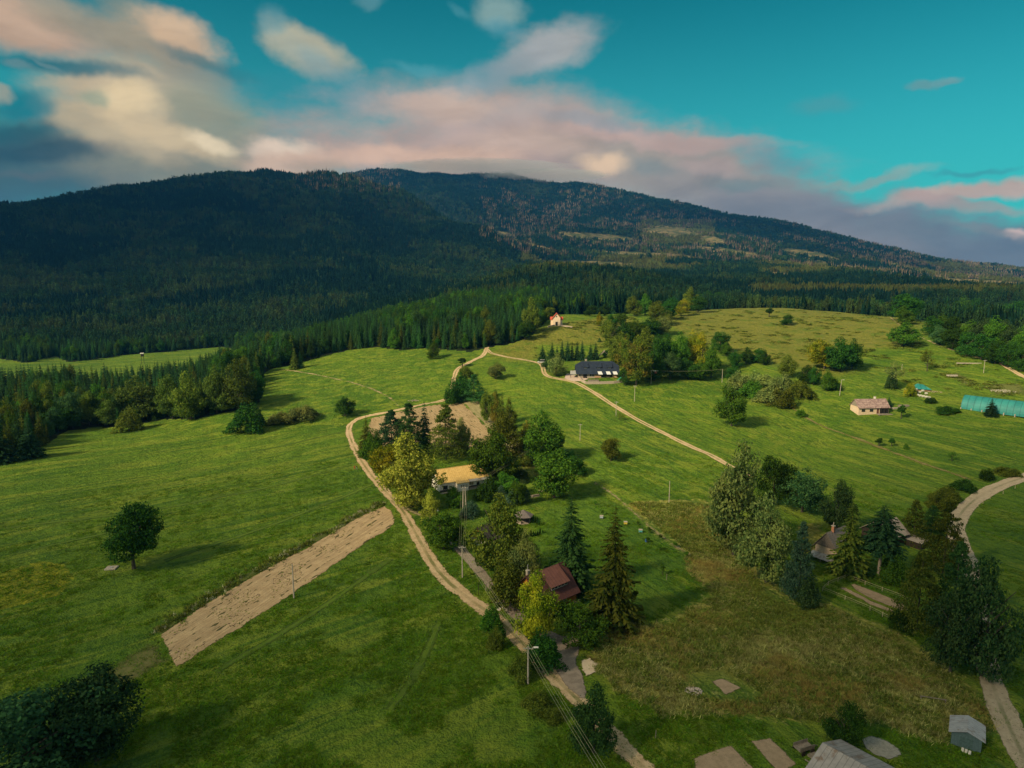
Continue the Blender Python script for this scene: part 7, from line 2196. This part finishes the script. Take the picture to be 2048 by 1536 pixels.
# ---- two walkers
def person(px, py, rz, lb, top, legs, hair, stride=0.18, hood=False):
    g = thing('person', G(px, py), rz, lb, 'person', None, 0.05)
    J = {'pel': (0, 0, 0.95), 'bel': (0, 0.01, 1.12), 'che': (0, 0, 1.33), 'nck': (0, 0, 1.50), 'hdb': (0, -0.01, 1.60), 'hdt': (0, -0.01, 1.72),
         'hl': (0.10, 0, 0.90), 'kl': (0.11, -stride * 0.6, 0.50), 'al': (0.11, -stride, 0.09), 'tl': (0.12, -stride - 0.16, 0.04),
         'hr': (-0.10, 0, 0.90), 'kr': (-0.11, stride * 0.2, 0.50), 'ar': (-0.11, stride, 0.10), 'tr': (-0.12, stride - 0.15, 0.04),
         'sl': (0.19, 0, 1.42), 'el': (0.24, 0.06, 1.16), 'wl': (0.24, -0.02, 0.92), 'sr': (-0.19, 0, 1.42), 'er': (-0.24, -0.02, 1.16), 'wr': (-0.24, -0.12, 0.93)}
    E = [('pel', 'bel'), ('bel', 'che'), ('che', 'nck'), ('nck', 'hdb'), ('hdb', 'hdt'), ('pel', 'hl'), ('hl', 'kl'), ('kl', 'al'), ('al', 'tl'), ('pel', 'hr'), ('hr', 'kr'), ('kr', 'ar'), ('ar', 'tr'), ('che', 'sl'), ('sl', 'el'), ('el', 'wl'), ('che', 'sr'), ('sr', 'er'), ('er', 'wr')]
    rad_ = {'pel': .14, 'bel': .13, 'che': .15, 'nck': .055, 'hdb': .085, 'hdt': .09, 'hl': .10, 'kl': .06, 'al': .045, 'tl': .04, 'hr': .10, 'kr': .06, 'ar': .045, 'tr': .04, 'sl': .065, 'el': .045, 'wl': .035, 'sr': .065, 'er': .045, 'wr': .035}
    for s_ in ('l', 'r'):
        wx, wy, wz = J['w' + s_]; sg = 1 if s_ == 'l' else -1
        J['p' + s_] = (wx, wy - 0.01, wz - 0.07); E.append(('w' + s_, 'p' + s_)); rad_['p' + s_] = .03
        for f in range(4):
            a = 'f%s%d' % (s_, f); b = 'g%s%d' % (s_, f)
            J[a] = (wx, wy - 0.035 + 0.022 * f, wz - 0.115); J[b] = (wx - sg * 0.02, wy - 0.035 + 0.022 * f, wz - (0.165, 0.178, 0.172, 0.155)[f])
            E += [('p' + s_, a), (a, b)]; rad_[a] = .009; rad_[b] = .008
        J['t' + s_ + 'h'] = (wx, wy - 0.055, wz - 0.09); E.append(('p' + s_, 't' + s_ + 'h')); rad_['t' + s_ + 'h'] = .010
    ks = list(J); me = bpy.data.meshes.new('body')
    me.from_pydata([J[k] for k in ks], [(ks.index(a), ks.index(b)) for a, b in E], [])
    o = link('body', me, g)
    sk = o.modifiers.new('skin', 'SKIN'); me.skin_vertices.new() if not me.skin_vertices else None
    for i, k in enumerate(ks):
        me.skin_vertices[0].data[i].radius = (rad_[k], rad_[k] * (0.8 if k in ('pel', 'bel', 'che') else 1)); me.skin_vertices[0].data[i].use_root = (k == 'pel')
    sb = o.modifiers.new('sub', 'SUBSURF'); sb.levels = 1; sb.render_levels = 1
    m, n = new_mat('walker_clothes')
    zc = n.node('ShaderNodeSeparateXYZ', {0: n.node('ShaderNodeTexCoord').outputs['Object']}).outputs[2]
    c = n.mix(n.ramp(zc, 0.935, 0.94, smooth=False), legs, top); c = n.mix(n.ramp(zc, 1.505, 1.51, smooth=False), c, (0.45, 0.27, 0.18))
    c = n.mix(n.ramp(zc, 0.11, 0.115, smooth=False), (0.03, 0.03, 0.03), c)
    out_surface(n, n.node('ShaderNodeBsdfPrincipled', {'Base Color': c, 'Roughness': 0.8}).outputs[0])
    me.materials.append(m)
    bm = bmesh.new(); bmesh.ops.create_icosphere(bm, subdivisions=2, radius=0.112)
    for v in bm.verts: v.co = Vector((v.co.x, v.co.y * 1.05 + 0.025, v.co.z * 1.08 + 1.70))
    bmesh.ops.delete(bm, geom=[v for v in bm.verts if v.co.y < -0.03 and v.co.z < 1.72], context='VERTS')
    hm = bpy.data.meshes.new('hair'); bm.to_mesh(hm); bm.free(); hm.materials.append(plain('hair', hair)); link('hair', hm, g)
    fm = MB()
    for s in (-0.032, 0.032): fm.box(s - 0.012, s + 0.012, -0.112, -0.098, 1.655, 1.668)
    fm.obj('eyes', BLACK, g)
    MB().prism([(-0.012, 1.61), (0.012, 1.61), (0, 1.655)], -0.128, -0.095).obj('nose', plain('skin', (0.45, 0.27, 0.18)), g)
    MB().box(-0.025, 0.025, -0.106, -0.095, 1.585, 1.595).obj('mouth', plain('lips', (0.3, 0.1, 0.08)), g)
person(709.5, 939, 0.6, 'person in a bright red jacket walking beside the road bend', (0.62, 0.03, 0.06), (0.50, 0.04, 0.06), (0.08, 0.05, 0.03))
person(713.5, 939, 0.5, 'person in dark clothes walking beside the one in red', (0.03, 0.03, 0.035), (0.28, 0.30, 0.30), (0.05, 0.03, 0.02))

# ------------------------------------------------------------------ unseen clouds, added to throw shade on the mountain and round the fields
m, n = new_mat('shade_cloud_white')
out_surface(n, n.node('ShaderNodeBsdfDiffuse', {0: (0.85, 0.85, 0.85)}).outputs[0])
SHADE_CLOUDM = m
def cloud(px, py, az_m, rx, ry, alt, seed, rot=0.0):
    """an unseen flat cumulus added on the line from a spot on the land to the sun"""
    p = Vector((math.sin(az_m[0]) * az_m[1], math.cos(az_m[0]) * az_m[1], az_m[2])) if az_m else G(px, py)
    t = alt / SUN_DIR.z
    c = p + SUN_DIR * t
    bm = bmesh.new(); bmesh.ops.create_icosphere(bm, subdivisions=4, radius=1.0)
    for v in bm.verts:
        d = v.co.normalized()
        k = 1 + 0.34 * float(fnoise(np.array([d.x * 2 + seed]), np.array([d.y * 2 + d.z]), 1.0, 4, seed)[0]) * 2
        v.co = Vector((d.x * rx * k, d.y * ry * k, d.z * min(rx, ry) * 0.22 * (k if d.z > 0 else 0.3)))
    me = bpy.data.meshes.new('cloud'); bm.to_mesh(me); bm.free(); me.materials.append(SHADE_CLOUDM)
    for q in me.polygons: q.use_smooth = True
    o = link('cloud', me); o.location = c; o.rotation_euler = (0, 0, rot)  # stands out of view, only to cast its shade
    tag(o, kind='structure')
MA = math.atan2(-SUN_DIR.x, -SUN_DIR.y)
def azr(px, r, z): return (azp(px), r, z)
CL = [
    (None, azr(-60, 2700, 250), 700, 800, 3500, 1), (None, azr(300, 3000, 350), 420, 520, 3600, 2), (None, azr(560, 3000, 300), 330, 380, 3500, 3),
    (None, azr(720, 2500, 200), 260, 420, 3500, 5),
    (None, azr(1000, 5200, 400), 420, 420, 3500, 4), (None, azr(1560, 5000, 300), 320, 600, 3500, 7),
    (None, azr(1750, 4200, 150), 340, 420, 3500, 9), (None, azr(1800, 1600, 30), 300, 200, 3300, 10), (None, azr(1250, 3900, 100), 260, 260, 3400, 12), (None, azr(1380, 4900, 300), 300, 420, 3500, 14), (None, azr(1100, 4400, 200), 240, 300, 3500, 15), (None, azr(250, 1700, 50), 300, 200, 3400, 16),
]
for (pxy, azm, rx, ry, alt, sd) in CL:
    cloud(0, 0, azm, rx, ry, alt, sd)
for (a_, b_, rx, ry, alt, sd) in [(-60, 1600, 120, 80, 800, 21), (480, 1800, 130, 44, 800, 27), (-380, 1200, 90, 90, 850, 26), (2330, 1560, 80, 80, 800, 22), (2440, 1080, 90, 100, 850, 24)]:  # added to darken the near corners and field edges with shade
    cloud(a_, b_, None, rx, ry, alt, sd)

# a bank of cloud lying on the far summit
m, n = new_mat('summit_cloud_volume')
vol = n.node('ShaderNodeVolumePrincipled', {'Color': (0.95, 0.93, 0.92), 'Density': 0.0030, 'Anisotropy': 0.2})
n.node('ShaderNodeOutputMaterial', {1: vol.outputs[0]})
for (px_m, r_m, rx, ry, rz, dz_, lb) in [(950, 5250, 700, 300, 48, -2, 'soft bank of cloud lying on the middle of the far summit'), (1090, 5200, 460, 240, 40, -2, 'thin bank of cloud just right of the middle of the summit')]:
    a_ = azp(px_m); x_, y_ = math.sin(a_) * r_m, math.cos(a_) * r_m
    zt = float(terr(x_ * 5500 / r_m, y_ * 5500 / r_m))
    bm = bmesh.new(); bmesh.ops.create_icosphere(bm, subdivisions=4, radius=1.0)
    for v in bm.verts:
        d = v.co.normalized(); k = 1 + 0.5 * float(fnoise(np.array([d.x * 3 + 9]), np.array([d.y * 3 + d.z * 2]), 1.0, 3, int(px_m))[0])
        v.co = Vector((d.x * rx * k, d.y * ry * k, d.z * rz * k))
    me = bpy.data.meshes.new('summit_cloud'); bm.to_mesh(me); bm.free(); me.materials.append(m)
    for q in me.polygons: q.use_smooth = True
    o = link('summit_cloud', me); o.location = (x_, y_, zt + dz_ + 30); tag(o, lb, 'cloud bank', kind='stuff')

# ------------------------------------------------------------------ thin blue air
HZ = dict(x0=-9600, x1=9600, y0=-9600, y1=9600, z0=float(Z_ALL.min()) - 1.0, z1=float(Z_ALL.max()) + 160.0)
m, n = new_mat('haze')
vol = n.node('ShaderNodeVolumePrincipled', {'Color': (0.05, 0.30, 0.80), 'Density': 0.000048, 'Anisotropy': 0.0})
n.node('ShaderNodeOutputMaterial', {1: vol.outputs[0]})
USE_HAZE = True
if USE_HAZE:
    o = MB().box(HZ['x0'], HZ['x1'], HZ['y0'], HZ['y1'], HZ['z0'], HZ['z1']).obj('haze', m)
    tag(o, 'thin blue haze over the valley and the mountain', 'haze', kind='stuff')
print('zmax', Z_ALL.max(), Z_ALL.min())
print('objects', len(bpy.data.objects))
